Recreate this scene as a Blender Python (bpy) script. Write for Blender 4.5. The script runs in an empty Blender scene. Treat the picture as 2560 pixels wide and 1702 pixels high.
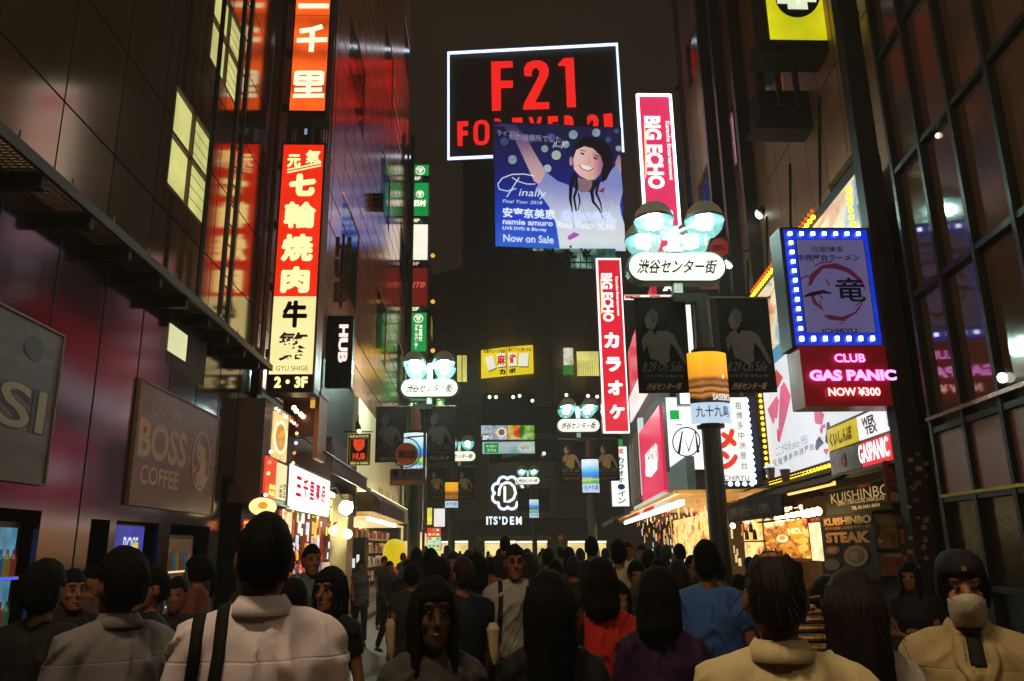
import bpy, bmesh, math, random
from mathutils import Vector, Matrix, noise
random.seed(7)
S = bpy.context.scene
COL = S.collection

# ------------------------------------------------------------------ camera
FPX = 1957.0                                   # focal length in pixels of the 2560 px wide photograph
EYE = Vector((0, 0, 1.65))
_z = Vector((-113, 7441, -FPX)).normalized()
_y = Vector((-90, -516.1, -FPX)); _y -= _z * _y.dot(_z); _y.normalize()
_x = _y.cross(_z)
R_WC = Matrix((_x, _y, _z))                    # camera coords -> world coords
cam_d = bpy.data.cameras.new('camera'); cam = bpy.data.objects.new('camera', cam_d)
COL.objects.link(cam); S.camera = cam
cam.matrix_world = Matrix.Translation(EYE) @ R_WC.to_4x4()
cam_d.sensor_width = 36; cam_d.lens = FPX / 2560 * 36
cam_d.clip_start = 0.05; cam_d.clip_end = 2000

# ------------------------------------------------------------------ night sky, render settings
W = bpy.data.worlds.new('World'); S.world = W; W.use_nodes = True
def lin(h):
    h = h.lstrip('#'); v = [int(h[i:i + 2], 16) / 255 for i in (0, 2, 4)]
    return tuple(c / 12.92 if c <= .04045 else ((c + .055) / 1.055) ** 2.4 for c in v)
bg = W.node_tree.nodes['Background']
bg.inputs[0].default_value = (*lin('#211910'), 1); bg.inputs[1].default_value = 1.0
S.view_settings.view_transform = 'Standard'; S.view_settings.look = 'None'
S.view_settings.exposure = 0; S.view_settings.gamma = 1
S.cycles.use_denoising = True; S.cycles.max_bounces = 5; S.cycles.diffuse_bounces = 3; S.cycles.glossy_bounces = 3
S.cycles.sample_clamp_indirect = 3.0; S.cycles.caustics_reflective = False; S.cycles.caustics_refractive = False
S.cycles.use_light_tree = True

# ------------------------------------------------------------------ materials
MC = {}
def nd(m, t, **k):
    n = m.node_tree.nodes.new(t)
    for a, b in k.items(): setattr(n, a, b)
    return n
def em(h, k=1.0, var=.12, sc=1.2, tube=0):
    """something lit from inside: colour, strength, unevenness of the light box"""
    key = ('em', h, k, var, sc, tube)
    if key in MC: return MC[key]
    m = bpy.data.materials.new('lit_' + h.strip('#')); m.use_nodes = True; L = m.node_tree.links
    b = m.node_tree.nodes['Principled BSDF']
    c = lin(h)
    b.inputs['Base Color'].default_value = (*[x * .3 for x in c], 1); b.inputs['Roughness'].default_value = .35
    b.inputs['Emission Color'].default_value = (*c, 1); b.inputs['Emission Strength'].default_value = k
    if var:
        tc = nd(m, 'ShaderNodeTexCoord'); nz = nd(m, 'ShaderNodeTexNoise'); nz.inputs['Scale'].default_value = sc
        nz.inputs['Detail'].default_value = 3
        L.new(tc.outputs['Object'], nz.inputs['Vector'])
        mr = nd(m, 'ShaderNodeMapRange'); mr.inputs[1].default_value = .25; mr.inputs[2].default_value = .75
        mr.inputs[3].default_value = k * (1 - var); mr.inputs[4].default_value = k * (1 + var)
        L.new(nz.outputs[0], mr.inputs[0])
        if tube:
            sp = nd(m, 'ShaderNodeSeparateXYZ'); L.new(tc.outputs['Object'], sp.inputs[0])
            mu = nd(m, 'ShaderNodeMath', operation='MULTIPLY'); mu.inputs[1].default_value = 2 * math.pi / tube
            sn = nd(m, 'ShaderNodeMath', operation='SINE'); L.new(sp.outputs[2], mu.inputs[0]); L.new(mu.outputs[0], sn.inputs[0])
            ma = nd(m, 'ShaderNodeMath', operation='MULTIPLY_ADD'); ma.inputs[1].default_value = .35; ma.inputs[2].default_value = 1
            L.new(sn.outputs[0], ma.inputs[0])
            mm = nd(m, 'ShaderNodeMath', operation='MULTIPLY'); L.new(mr.outputs[0], mm.inputs[0]); L.new(ma.outputs[0], mm.inputs[1])
            L.new(mm.outputs[0], b.inputs['Emission Strength'])
        else:
            L.new(mr.outputs[0], b.inputs['Emission Strength'])
    MC[key] = m; return m
def mt(h, rough=.6, metal=0.0, var=.25, sc=3.0, bump=.15, bsc=30, st=(1, 1, 1), rnd=0.0, spec=.5, em_k=0, coat=0):
    """a plain surface: colour with wear, grain relief; rnd = per-piece brightness change"""
    key = ('mt', h, rough, metal, var, sc, bump, bsc, st, rnd, spec, em_k, coat)
    if key in MC: return MC[key]
    m = bpy.data.materials.new('surface_' + h.strip('#')); m.use_nodes = True; L = m.node_tree.links
    b = m.node_tree.nodes['Principled BSDF']; c = lin(h)
    b.inputs['Roughness'].default_value = rough; b.inputs['Metallic'].default_value = metal
    b.inputs['Specular IOR Level'].default_value = spec
    b.inputs['Coat Weight'].default_value = coat; b.inputs['Coat Roughness'].default_value = .08
    tc = nd(m, 'ShaderNodeTexCoord'); mp = nd(m, 'ShaderNodeMapping'); mp.inputs['Scale'].default_value = st
    L.new(tc.outputs['Object'], mp.inputs[0])
    nz = nd(m, 'ShaderNodeTexNoise'); nz.inputs['Scale'].default_value = sc; nz.inputs['Detail'].default_value = 6
    L.new(mp.outputs[0], nz.inputs['Vector'])
    mx = nd(m, 'ShaderNodeMix', data_type='RGBA'); mx.inputs[6].default_value = (*[x * (1 - var) for x in c], 1)
    mx.inputs[7].default_value = (*[min(1, x * (1 + var)) for x in c], 1); L.new(nz.outputs[0], mx.inputs[0])
    out = mx.outputs[2]
    if rnd:
        oi = nd(m, 'ShaderNodeObjectInfo'); mr = nd(m, 'ShaderNodeMapRange'); mr.inputs[3].default_value = 1 - rnd; mr.inputs[4].default_value = 1 + rnd
        hs = nd(m, 'ShaderNodeHueSaturation'); L.new(oi.outputs['Random'], mr.inputs[0]); L.new(mr.outputs[0], hs.inputs['Value']); L.new(out, hs.inputs['Color']); out = hs.outputs[0]
    L.new(out, b.inputs['Base Color'])
    if rough < .5:
        mr2 = nd(m, 'ShaderNodeMapRange'); mr2.inputs[3].default_value = rough * .7; mr2.inputs[4].default_value = rough * 1.4
        L.new(nz.outputs[0], mr2.inputs[0]); L.new(mr2.outputs[0], b.inputs['Roughness'])
    if bump:
        n2 = nd(m, 'ShaderNodeTexNoise'); n2.inputs['Scale'].default_value = bsc; n2.inputs['Detail'].default_value = 3
        L.new(mp.outputs[0], n2.inputs['Vector'])
        bp = nd(m, 'ShaderNodeBump'); bp.inputs['Strength'].default_value = bump; bp.inputs['Distance'].default_value = .01
        L.new(n2.outputs[0], bp.inputs['Height']); L.new(bp.outputs[0], b.inputs['Normal'])
    MC[key] = m; return m
def food(a, b_, c_, k, sc=9, kind='VORONOI'):
    """printed photo of food, flowers or landscape as a flat blotchy print, lit or not"""
    key = ('food', a, b_, c_, k, sc)
    if key in MC: return MC[key]
    m = bpy.data.materials.new('print_' + a.strip('#')); m.use_nodes = True; L = m.node_tree.links
    b = m.node_tree.nodes['Principled BSDF']; b.inputs['Roughness'].default_value = .4
    tc = nd(m, 'ShaderNodeTexCoord'); nz = nd(m, 'ShaderNodeTexNoise'); nz.inputs['Scale'].default_value = sc; nz.inputs['Detail'].default_value = 7
    nz.inputs['Distortion'].default_value = .7
    mp = nd(m, 'ShaderNodeMapping'); mp.inputs['Scale'].default_value = (1, .3, 1); L.new(tc.outputs['Object'], mp.inputs[0]); L.new(mp.outputs[0], nz.inputs['Vector'])
    r = nd(m, 'ShaderNodeValToRGB'); L.new(nz.outputs[0], r.inputs[0])
    r.color_ramp.elements[0].position = .35; r.color_ramp.elements[0].color = (*lin(a), 1)
    r.color_ramp.elements[1].position = .65; r.color_ramp.elements[1].color = (*lin(c_), 1)
    e = r.color_ramp.elements.new(.5); e.color = (*lin(b_), 1)
    L.new(r.outputs[0], b.inputs['Base Color'])
    if k: L.new(r.outputs[0], b.inputs['Emission Color']); b.inputs['Emission Strength'].default_value = k
    MC[key] = m; return m
def ramp_print(stops, k, z0, z1, axis=2, nsc=3, nk=.06):
    """a printed picture that runs through colours from bottom to top (a sunset, a sea view)"""
    key = ('rp', tuple(stops), k, round(z0, 2), round(z1, 2), axis)
    if key in MC: return MC[key]
    m = bpy.data.materials.new('print_picture'); m.use_nodes = True; L = m.node_tree.links
    b = m.node_tree.nodes['Principled BSDF']; b.inputs['Roughness'].default_value = .4
    tc = nd(m, 'ShaderNodeTexCoord'); sp = nd(m, 'ShaderNodeSeparateXYZ'); L.new(tc.outputs['Object'], sp.inputs[0])
    mr = nd(m, 'ShaderNodeMapRange'); mr.inputs[1].default_value = z0; mr.inputs[2].default_value = z1; L.new(sp.outputs[axis], mr.inputs[0])
    nz = nd(m, 'ShaderNodeTexNoise'); nz.inputs['Scale'].default_value = nsc; nz.inputs['Detail'].default_value = 5; L.new(tc.outputs['Object'], nz.inputs['Vector'])
    ma = nd(m, 'ShaderNodeMath', operation='MULTIPLY_ADD'); ma.inputs[1].default_value = nk * 2; L.new(nz.outputs[0], ma.inputs[0]); L.new(mr.outputs[0], ma.inputs[2])
    r = nd(m, 'ShaderNodeValToRGB'); L.new(ma.outputs[0], r.inputs[0])
    r.color_ramp.elements[0].position = stops[0][0]; r.color_ramp.elements[0].color = (*lin(stops[0][1]), 1)
    r.color_ramp.elements[1].position = stops[-1][0]; r.color_ramp.elements[1].color = (*lin(stops[-1][1]), 1)
    for p, c in stops[1:-1]:
        e = r.color_ramp.elements.new(p); e.color = (*lin(c), 1)
    L.new(r.outputs[0], b.inputs['Base Color'])
    if k: L.new(r.outputs[0], b.inputs['Emission Color']); b.inputs['Emission Strength'].default_value = k
    MC[key] = m; return m
def glass(h='#101418', rough=.03):
    return mt(h, rough, 0, .1, 2, 0, 1, spec=1.0)

# ------------------------------------------------------------------ geometry of the view: pixels of the photograph -> places
def ray(px, py): return R_WC @ Vector((px - 1280, 851 - py, -FPX))
class Pl:
    """a vertical plane in the street; u runs to the right as seen, v is height above ground"""
    def __init__(s, o, r):
        s.o = Vector(o); s.r = Vector(r).normalized(); s.u = Vector((0, 0, 1)); s.n = s.r.cross(s.u)
    def hit(s, px, py, d=0):
        d_ = ray(px, py); t = (s.o + s.n * d - EYE).dot(s.n) / d_.dot(s.n); return EYE + d_ * t
    def loc(s, px, py, d=0):
        p = s.hit(px, py, d) - s.o; return p.dot(s.r), p.z + s.o.z
    def pt(s, u, v, d=0): 
        p = s.o + s.r * u + s.n * d; return Vector((p.x, p.y, v))
    def rect(s, x0, y0, x1, y1, d=0):
        xm, ym = (x0 + x1) / 2, (y0 + y1) / 2
        return s.loc(x0, ym, d)[0], s.loc(xm, y1, d)[1], s.loc(x1, ym, d)[0], s.loc(xm, y0, d)[1]
def PY(Y): return Pl((0, Y, 0), (1, 0, 0))
def PXL(X): return Pl((X, 0, 0), (0, 1, 0))
def PXR(X): return Pl((X, 0, 0), (0, -1, 0))

# ------------------------------------------------------------------ objects
def tag(o, label=None, cat=None, group=None, kind=None):
    if label: o['label'] = label
    if cat: o['category'] = cat
    if group: o['group'] = group
    if kind: o['kind'] = kind
    return o
def thing(name, label, cat, loc=(0, 0, 0), group=None, rz=0):
    o = bpy.data.objects.new(name, None); COL.objects.link(o); o.location = loc; o.rotation_euler = (0, 0, rz)
    o.empty_display_size = .1
    return tag(o, label, cat, group)
def put(name, me, mat=None, parent=None, loc=(0, 0, 0), kind=None, smooth=False, rel=False, label=None):
    """link a mesh as one object; loc and mesh are in street coordinates unless rel (then in the parent's own)"""
    if mat is not None and not me.materials: me.materials.append(mat)
    o = bpy.data.objects.new(name, me); COL.objects.link(o); o.location = loc
    if parent:
        o.parent = parent
        if not rel:
            chain = Vector((0, 0, 0)); q = parent
            while q: chain += q.location if q.type == 'EMPTY' else Vector((0, 0, 0)); q = q.parent
            if parent.type == 'EMPTY': o.matrix_parent_inverse = Matrix.Translation(-parent.location)
            else: o.matrix_parent_inverse = Matrix.Translation(-parent.location)
    if smooth:
        for p in me.polygons: p.use_smooth = True
    if kind: o['kind'] = kind
    if label: o['label'] = label
    if mat is not None and me.materials[0] is not mat:
        o.material_slots[0].link = 'OBJECT'; o.material_slots[0].material = mat
    return o
class MB:
    def __init__(s): s.v = []; s.f = []
    def add(s, vs, fs):
        n = len(s.v); s.v += [tuple(v) for v in vs]; s.f += [tuple(n + i for i in f) for f in fs]; return s
    def box(s, a, b):
        (x0, y0, z0), (x1, y1, z1) = a, b
        return s.hexa([(x0, y0, z0), (x1, y0, z0), (x1, y1, z0), (x0, y1, z0), (x0, y0, z1), (x1, y0, z1), (x1, y1, z1), (x0, y1, z1)])
    def hexa(s, p): return s.add(p, [(0, 3, 2, 1), (4, 5, 6, 7), (0, 1, 5, 4), (1, 2, 6, 5), (2, 3, 7, 6), (3, 0, 4, 7)])
    def slab(s, P, u0, v0, u1, v1, d0, d1):
        q = [P.pt(u, v, d) for d in (d0, d1) for u, v in ((u0, v0), (u1, v0), (u1, v1), (u0, v1))]
        return s.add(q, [(3, 2, 1, 0), (4, 5, 6, 7), (0, 1, 5, 4), (1, 2, 6, 5), (2, 3, 7, 6), (3, 0, 4, 7)])
    def tube(s, pts, rad, seg=8, cap=True, squash=1.0):
        pts = [Vector(p) for p in pts]; rad = rad if isinstance(rad, (list, tuple)) else [rad] * len(pts)
        rings = []; n = len(pts); up = None
        for i, p in enumerate(pts):
            t = (pts[min(i + 1, n - 1)] - pts[max(i - 1, 0)]).normalized()
            if up is None: up = Vector((0, 0, 1)) if abs(t.z) < .9 else Vector((0, 1, 0))
            a = t.cross(up).normalized(); b = a.cross(t).normalized(); up = b
            rings.append([p + (a * math.cos(q) + b * math.sin(q) * squash) * rad[i] for q in [2 * math.pi * k / seg for k in range(seg)]])
        v = [x for r in rings for x in r]; f = []
        for i in range(n - 1):
            for k in range(seg):
                k2 = (k + 1) % seg; f.append((i * seg + k, (i + 1) * seg + k, (i + 1) * seg + k2, i * seg + k2))
        if cap: f.append(tuple(range(seg))); f.append(tuple((n - 1) * seg + k for k in reversed(range(seg))))
        return s.add(v, f)
    def cyl(s, c, r, z0, z1, seg=16): return s.tube([(c[0], c[1], z0), (c[0], c[1], z1)], r, seg)
    def ball(s, c, r, seg=12, rings=8, z0=-1, z1=1):
        r = r if isinstance(r, (list, tuple)) else (r, r, r); v = []; f = []
        a0, a1 = math.asin(z0), math.asin(z1)
        for i in range(rings + 1):
            a = a0 + (a1 - a0) * i / rings
            for k in range(seg):
                q = 2 * math.pi * k / seg
                v.append((c[0] + r[0] * math.cos(a) * math.cos(q), c[1] + r[1] * math.cos(a) * math.sin(q), c[2] + r[2] * math.sin(a)))
        for i in range(rings):
            for k in range(seg):
                k2 = (k + 1) % seg; f.append((i * seg + k, i * seg + k2, (i + 1) * seg + k2, (i + 1) * seg + k))
        f.append(tuple(reversed(range(seg)))); f.append(tuple(rings * seg + k for k in range(seg)))
        return s.add(v, f)
    def loft(s, rings, seg=20):
        """rings of (z, half width, half depth, x offset, y offset)"""
        v = []; f = []
        for r in rings:
            z, a, b = r[:3]; ox = r[3] if len(r) > 3 else 0; oy = r[4] if len(r) > 4 else 0
            for k in range(seg):
                q = 2 * math.pi * k / seg; v.append((ox + a * math.cos(q), oy + b * math.sin(q), z))
        for i in range(len(rings) - 1):
            for k in range(seg):
                k2 = (k + 1) % seg; f.append((i * seg + k, i * seg + k2, (i + 1) * seg + k2, (i + 1) * seg + k))
        f.append(tuple(reversed(range(seg)))); f.append(tuple((len(rings) - 1) * seg + k for k in range(seg)))
        return s.add(v, f)
    def me(s, name='m'):
        m = bpy.data.meshes.new(name); m.from_pydata(s.v, [], s.f); m.update(); return m
    def build(s, name, mat, parent=None, kind=None, smooth=False, rel=False, label=None):
        return put(name, s.me(name), mat, parent, kind=kind, smooth=smooth, rel=rel, label=label)
def slab(name, P, px, d0, d1, mat, parent, kind=None):
    """box standing on plane P behind the pixel rectangle px, from depth d0 to d1 along the normal"""
    return MB().slab(P, *P.rect(*px, d1), d0, d1).build(name, mat, parent, kind)
def frame(name, P, px, w, d0, d1, mat, parent, one=True):
    u0, v0, u1, v1 = P.rect(*px, d1); m = MB()
    m.slab(P, u0 - w, v1, u1 + w, v1 + w, d0, d1); m.slab(P, u0 - w, v0 - w, u1 + w, v0, d0, d1)
    m.slab(P, u0 - w, v0, u0, v1, d0, d1); m.slab(P, u1, v0, u1 + w, v1, d0, d1)
    return m.build(name, mat, parent)
def poly(name, P, pts, d, mat, parent, th=.012, lab=None):
    """flat cut-out whose outline is given in pixels, standing on plane P"""
    q = [P.loc(x, y, d) for x, y in pts]; n = len(q)
    m = MB(); v = [P.pt(u, w, d) for u, w in q] + [P.pt(u, w, d - th) for u, w in q]
    area = sum(q[i][0] * q[(i + 1) % n][1] - q[(i + 1) % n][0] * q[i][1] for i in range(n))
    f = [tuple(range(n)) if area > 0 else tuple(reversed(range(n)))]
    f += [(i, (i + 1) % n, n + (i + 1) % n, n + i) for i in range(n)]
    m.add(v, f); me = m.me(name); bm = bmesh.new(); bm.from_mesh(me)
    bmesh.ops.triangulate(bm, faces=[x for x in bm.faces if len(x.verts) > 4]); bmesh.ops.recalc_face_normals(bm, faces=bm.faces[:]); bm.to_mesh(me); bm.free()
    return put(name, me, mat, parent, label=lab)
def ell(cx, cy, rx, ry, n=20, a0=0, a1=360):
    return [(cx + rx * math.cos(math.radians(a0 + (a1 - a0) * i / n)), cy + ry * math.sin(math.radians(a0 + (a1 - a0) * i / n))) for i in range(n if a1 - a0 == 360 else n + 1)]
def stroke(name, P, pts, w, d, mat, parent, th=.02, closed=False, m=None):
    """painted or neon line through pixel points; w = width in pixels, or a list of them"""
    n = len(pts); own = m is None; m = m or MB()
    u0, v0 = P.loc(*pts[0], d); u1, _ = P.loc(pts[0][0] + 10, pts[0][1], d); k = abs(u1 - u0) / 10
    q = [Vector(P.loc(x, y, d)) for x, y in pts]; ws = w if isinstance(w, list) else [w] * n
    L = []
    for i in range(n):
        a = q[(i - 1) % n] if (closed or i) else q[i]; b = q[(i + 1) % n] if (closed or i < n - 1) else q[i]
        t = (b - a).normalized() if (b - a).length > 1e-9 else Vector((1, 0)); nn = Vector((-t.y, t.x)) * ws[i] * k / 2
        L.append((q[i] + nn, q[i] - nn))
    v = []
    for a, b in L: v += [P.pt(a.x, a.y, d), P.pt(b.x, b.y, d), P.pt(a.x, a.y, d - th), P.pt(b.x, b.y, d - th)]
    f = []
    for i in range(n if closed else n - 1):
        a = 4 * i; b = 4 * ((i + 1) % n)
        f += [(a, a + 1, b + 1, b), (a, b, b + 2, a + 2), (a + 1, a + 3, b + 3, b + 1)]
    m.add(v, f)
    if own: return m.build(name, mat, parent)
TC = {}
def glyph(s, bold=.0, ser=False):
    key = (s, bold)
    if key in TC: return TC[key]
    fat = bold > .018 and any(ord(ch) > 0x2E80 for ch in s)
    c = bpy.data.curves.new('t', 'FONT'); c.body = s; c.offset = .008 if fat else bold; c.resolution_u = 3
    o = bpy.data.objects.new('t', c); me = bpy.data.meshes.new_from_object(o)
    v = [tuple(x.co[:2]) for x in me.vertices]; f = [tuple(p.vertices) for p in me.polygons]
    if fat:
        n0 = len(v); b0 = bold - .006; v0, f0 = v, f; v, f = [], []
        for k in range(6):
            a = k * math.pi / 3; v += [(x + b0 * math.cos(a), y + b0 * math.sin(a)) for x, y in v0]; f += [tuple(n0 * k + i for i in q) for q in f0]
    bpy.data.objects.remove(o); bpy.data.curves.remove(c); bpy.data.meshes.remove(me)
    xs = [a for a, b in v]; ys = [b for a, b in v]
    TC[key] = (v, f, min(xs), min(ys), max(xs), max(ys)); return TC[key]
def text(s, P, px, d, mat, parent, bold=.0, rot=0, vert=False, shear=0, name='lettering', keep=False, flip=False, dd=None):
    """lettering fitted into the pixel rectangle px on plane P; vert stacks the characters"""
    if isinstance(px, tuple) and len(px) == 4 and not isinstance(P, tuple): u0, v0, u1, v1 = P.rect(*px, d)
    m = MB()
    cells = [(s, u0, v0, u1, v1)]
    if vert:
        n = len(s); h = (v1 - v0) / n
        cells = [(ch, u0, v1 - (i + 1) * h + h * .06, u1, v1 - i * h - h * .06) for i, ch in enumerate(s) if ch != ' ']
    for ch, a0, b0, a1, b1 in cells:
        v, f, x0, y0, x1, y1 = glyph(ch, bold)
        q = []
        for x, y in v:
            X = (x - x0) / (x1 - x0 + 1e-6); Y = (y - y0) / (y1 - y0 + 1e-6)
            if rot == -90: X, Y = Y, 1 - X
            elif rot == 90: X, Y = 1 - Y, X
            q.append((X, Y))
        if ch in 'ー一ノ' and vert:
            if ch == 'ー': q = [(.46 + (Y - .5) * .12, X) for X, Y in q]
            else: q = [(X, .45 + Y * .14) for X, Y in q]
        if keep:
            asp = (x1 - x0) / (y1 - y0 + 1e-6)
            if (a1 - a0) / (b1 - b0) > asp: c_ = (a0 + a1) / 2; hw = asp * (b1 - b0) / 2; a0, a1 = c_ - hw, c_ + hw
            else: c_ = (b0 + b1) / 2; hh = (a1 - a0) / asp / 2; b0, b1 = c_ - hh, c_ + hh
        m.add([P.pt(a0 + (a1 - a0) * X + shear * (Y - .5) * (b1 - b0), b0 + (b1 - b0) * Y, d) for X, Y in q], f)
    return m.build(name, mat, parent)
PM = {}
def piece(name, P, u0, v0, u1, v1, d0, d1, mat, parent, bev=.004):
    """one cladding panel, brick or pane; alike pieces share their mesh"""
    w, h = u1 - u0, v1 - v0
    key = (round(w, 3), round(h, 3), round(d1 - d0, 3), tuple(round(x, 3) for x in P.r), mat.name)
    if key not in PM:
        Q = Pl((0, 0, 0), P.r); t = d1 - d0; b = min(bev, w / 4, h / 4, t)
        o = [Q.pt(u, v, 0) for u, v in ((0, 0), (w, 0), (w, h), (0, h))]; i = [Q.pt(u, v, t) for u, v in ((b, b), (w - b, b), (w - b, h - b), (b, h - b))]
        PM[key] = MB().add(o + i, [(3, 2, 1, 0), (4, 5, 6, 7), (0, 1, 5, 4), (1, 2, 6, 5), (2, 3, 7, 6), (3, 0, 4, 7)]).me(name); PM[key].materials.append(mat)
    p = P.pt(u0, v0, d0)
    return put(name, PM[key], mat, parent, loc=p)
def grid(name, P, us, vs, d0, d1, mat, parent, gap=.012, skip=None):
    for i in range(len(us) - 1):
        for j in range(len(vs) - 1):
            if skip and skip((us[i] + us[i + 1]) / 2, (vs[j] + vs[j + 1]) / 2): continue
            piece(name, P, us[i] + gap, vs[j] + gap, us[i + 1] - gap, vs[j + 1] - gap, d0, d1 + random.uniform(-.003, .003) * 0, mat, parent)
def fr(a, b, n): return [a + (b - a) * i / n for i in range(n + 1)]
BALLS = {}
def bulb(P, px, py, r, d, mat, parent, name='bulb'):
    if (r, mat.name) not in BALLS:
        me = MB().ball((0, 0, 0), r, 8, 5).me(name); me.materials.append(mat); BALLS[(r, mat.name)] = me
    return put(name, BALLS[(r, mat.name)], mat, parent, loc=P.hit(px, py, d))
CR = '#f3ecd2'
BLK = mt('#15120f', .5, spec=.15); DK = mt('#2a2622', .55, spec=.2); STEEL = mt('#6a6a68', .35, .9); CREAM = em('#f6efd8', 1.15, .08)
# ================================================================== ground
def ground():
    m = MB(); m.add([(-60, -40, 0), (60, -40, 0), (60, 260, 0), (-60, 260, 0)], [(0, 1, 2, 3)])
    m.build('street', mt('#5e4c30', .55, 0, .5, 1.2, .5, 60), kind='structure')
    tm = mt('#56503f', .5, 0, .3, 4, .3, 40, rnd=.12)
    for x0, x1, side in ((-3.8, -2.6, 'a'), (4.2, 5.3, 'b')):
        kb = MB().box((x0 if side == 'a' else x0, -5, 0), (x1, 70, .1)).build('pavement', mt('#4c463c', .7), kind='structure')
        for k in range(24 if side == 'a' else 10):
            for j in range(2):
                y = 5 + k * .9; xx = x0 + .02 + j * .6
                me = PM.get('pt') or MB().box((0, 0, 0), (.57, .87, .02)).me('paving_slab'); PM['pt'] = me
                put('paving_slab', me, tm, kb, loc=(xx, y, .1))
ground()

# ================================================================== dark metal building on the left
XW = -3.85
A = PXL(XW)
def left_near():
    t = thing('metal_clad_building', 'dark metal clad building on the left with drinks posters and vending machines', 'building', (XW - 3, 5, 0))
    wallm = mt('#4e3e4c', .12, .98, .45, 1.0, .05, 5, (1, 1.5, .12))
    upm = mt('#93836c', .11, .95, .1, .8, .03, 3, rnd=.05)
    # recesses in the lower wall, in street metres along y
    y_ = lambda x, y=1300: A.loc(x, y)[0]
    rec = [(-6, y_(102), 0, A.loc(60, 1272)[1]), (y_(228), y_(276), 0, A.loc(250, 1297)[1]), (y_(292), y_(400), 0, A.loc(340, 1303)[1]),
           (y_(428), y_(526), 0, A.loc(480, 1312)[1]), (y_(549), y_(622), 0, A.loc(585, 1196)[1])]
    m = MB(); x1 = 13.35; y = -6; zt = 4.9
    for a, b, z0, z1 in rec:
        if a > y: m.slab(A, y, 0, a, zt, -.3, 0)
        m.slab(A, a, z1, b, zt, -.3, 0); y = b
        m.slab(A, a, 0, b, z1, -1.0, -.9)                              # back of the recess
    m.slab(A, y, 0, x1, zt, -.3, 0)
    m.build('lower_wall', wallm, t)
    for k in range(11):                                                # sheet joints of the lower wall
        yy = 3.2 + k * .95
        if any(a - .05 < yy < b + .05 for a, b, _, _ in rec): z0 = 2.75
        else: z0 = .05
        MB().slab(A, yy, z0, yy + .012, 4.8, .0, .006).build('seam', BLK, t)
    core = MB().slab(A, -6, zt, x1, 16, -.35, -.06).build('upper_wall', DK, t)
    wins = [A.rect(425, 200, 515, 545), A.rect(520, -90, 580, 70)]
    wins[0] = (A.loc(432, 300)[0], A.loc(432, 480)[1], A.loc(530, 400)[0], A.loc(432, 190)[1]);
    h = wins[0][3] - wins[0][1]
    wins[1] = (wins[0][0] + 1.0, wins[0][3] + 1.05, wins[0][2] + 1.05, wins[0][3] + 1.05 + h)
    def inside(u, v): return any(a - .1 < u < c + .1 and b - .1 < v < d + .1 for a, b, c, d in wins)
    vs = [4.92, 5.75, 7.0, 8.25, 9.5, 10.75, 12, 13.25, 14.5, 16]
    us = [-6 + i * 1.06 for i in range(19)]; us = [u for u in us if u < 13.2] + [13.35]
    for i in range(len(us) - 1):
        for j in range(len(vs) - 1):
            u0, u1, v0, v1 = us[i], us[i + 1], vs[j], vs[j + 1]
            ov = [w for w in wins if w[0] < u1 and w[2] > u0 and w[1] < v1 and w[3] > v0]
            if not ov: piece('panel', A, u0 + .008, v0 + .008, u1 - .008, v1 - .008, -.05, 0, upm, t); continue
            w = ov[0]
            for a, b, c, d in ((u0, v0, min(u1, w[0]), v1), (max(u0, w[2]), v0, u1, v1), (max(u0, w[0]), v0, min(u1, w[2]), min(v1, w[1])), (max(u0, w[0]), max(v0, w[3]), min(u1, w[2]), v1)):
                if c - a > .04 and d - b > .04: piece('panel', A, a + .008, b + .008, c - .008, d - .008, -.05, 0, upm, t)
    lit = em('#dcdb86', .75, .3, 1.3); fm = mt('#5a4a40', .4, .6)
    for w in wins:
        wd = MB(); a, b, c, d = w
        for q in ((a, b, a + .04, d), (c - .04, b, c, d), (a, b, c, b + .04), (a, d - .04, c, d), ((a + c) / 2 - .02, b, (a + c) / 2 + .02, d), (a, b + (d - b) * .5, c, b + (d - b) * .5 + .05)):
            wd.slab(A, *q, -.05, .0)
        wo = wd.build('window', fm, t)
        MB().slab(A, a, b, c, d, -.06, -.055).build('lit_room', lit, wo)
        for k in range(8):                                             # blind slats
            z = b + .08 + k * (d - b) * .115
            MB().slab(A, a + (c - a) * .52, z, c - .05, z + .008, -.054, -.05).build('blind_slat', mt('#8a8a50', .6), wo)
        MB().slab(A, a + .06, b + .05, a + .085, d - .05, -.053, -.03).build('mullion', mt('#c8cac0', .3, .8), wo)
    # small lit window low on the wall, on a flat black plate painting the recess shade
    u0, v0, u1, v1 = A.rect(418, 825, 517, 915)
    m = MB().slab(A, u0, v0 - .12, u1, v1 + .12, 0, .004).build('niche_shade', BLK, t)
    slab('lit_pane', A, (421, 822, 468, 890), .004, .01, em('#dfe0a8', .95, .1), m)
    # catwalk of gratings
    cw = thing('catwalk', 'narrow steel catwalk with grating panels along the dark metal building', 'catwalk', (-3.7, 6, 4.65))
    gm = mt('#3a332d', .5, .4)
    MB().box((-3.52, -3, 4.63), (-3.48, 13.3, 4.73)).build('edge_beam', gm, cw)
    n = 19
    for k in range(n):
        y = -2.2 + k * .82
        MB().box((-3.85, y, 4.52), (-3.52, y + .07, 4.70)).build('bracket', BLK, cw)
        g = MB()
        for j in range(15): g.box((-3.85, y + .09 + j * .048, 4.66), (-3.52, y + .098 + j * .048, 4.69))
        for j in range(5): g.box((-3.83 + j * .07, y + .07, 4.672), (-3.822 + j * .07, y + .82, 4.688))
        g.build('grating', mt('#6d5f50', .5, .5), cw)
        MB().cyl((-3.5, y + .4), .012, 4.73, 4.80, 6).build('bolt', STEEL, cw)
    # ladder on the catwalk
    ld = thing('ladder', 'tall dark fixed ladder rising from the end of the catwalk', 'ladder', (-3.5, 10.9, 4.7))
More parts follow.
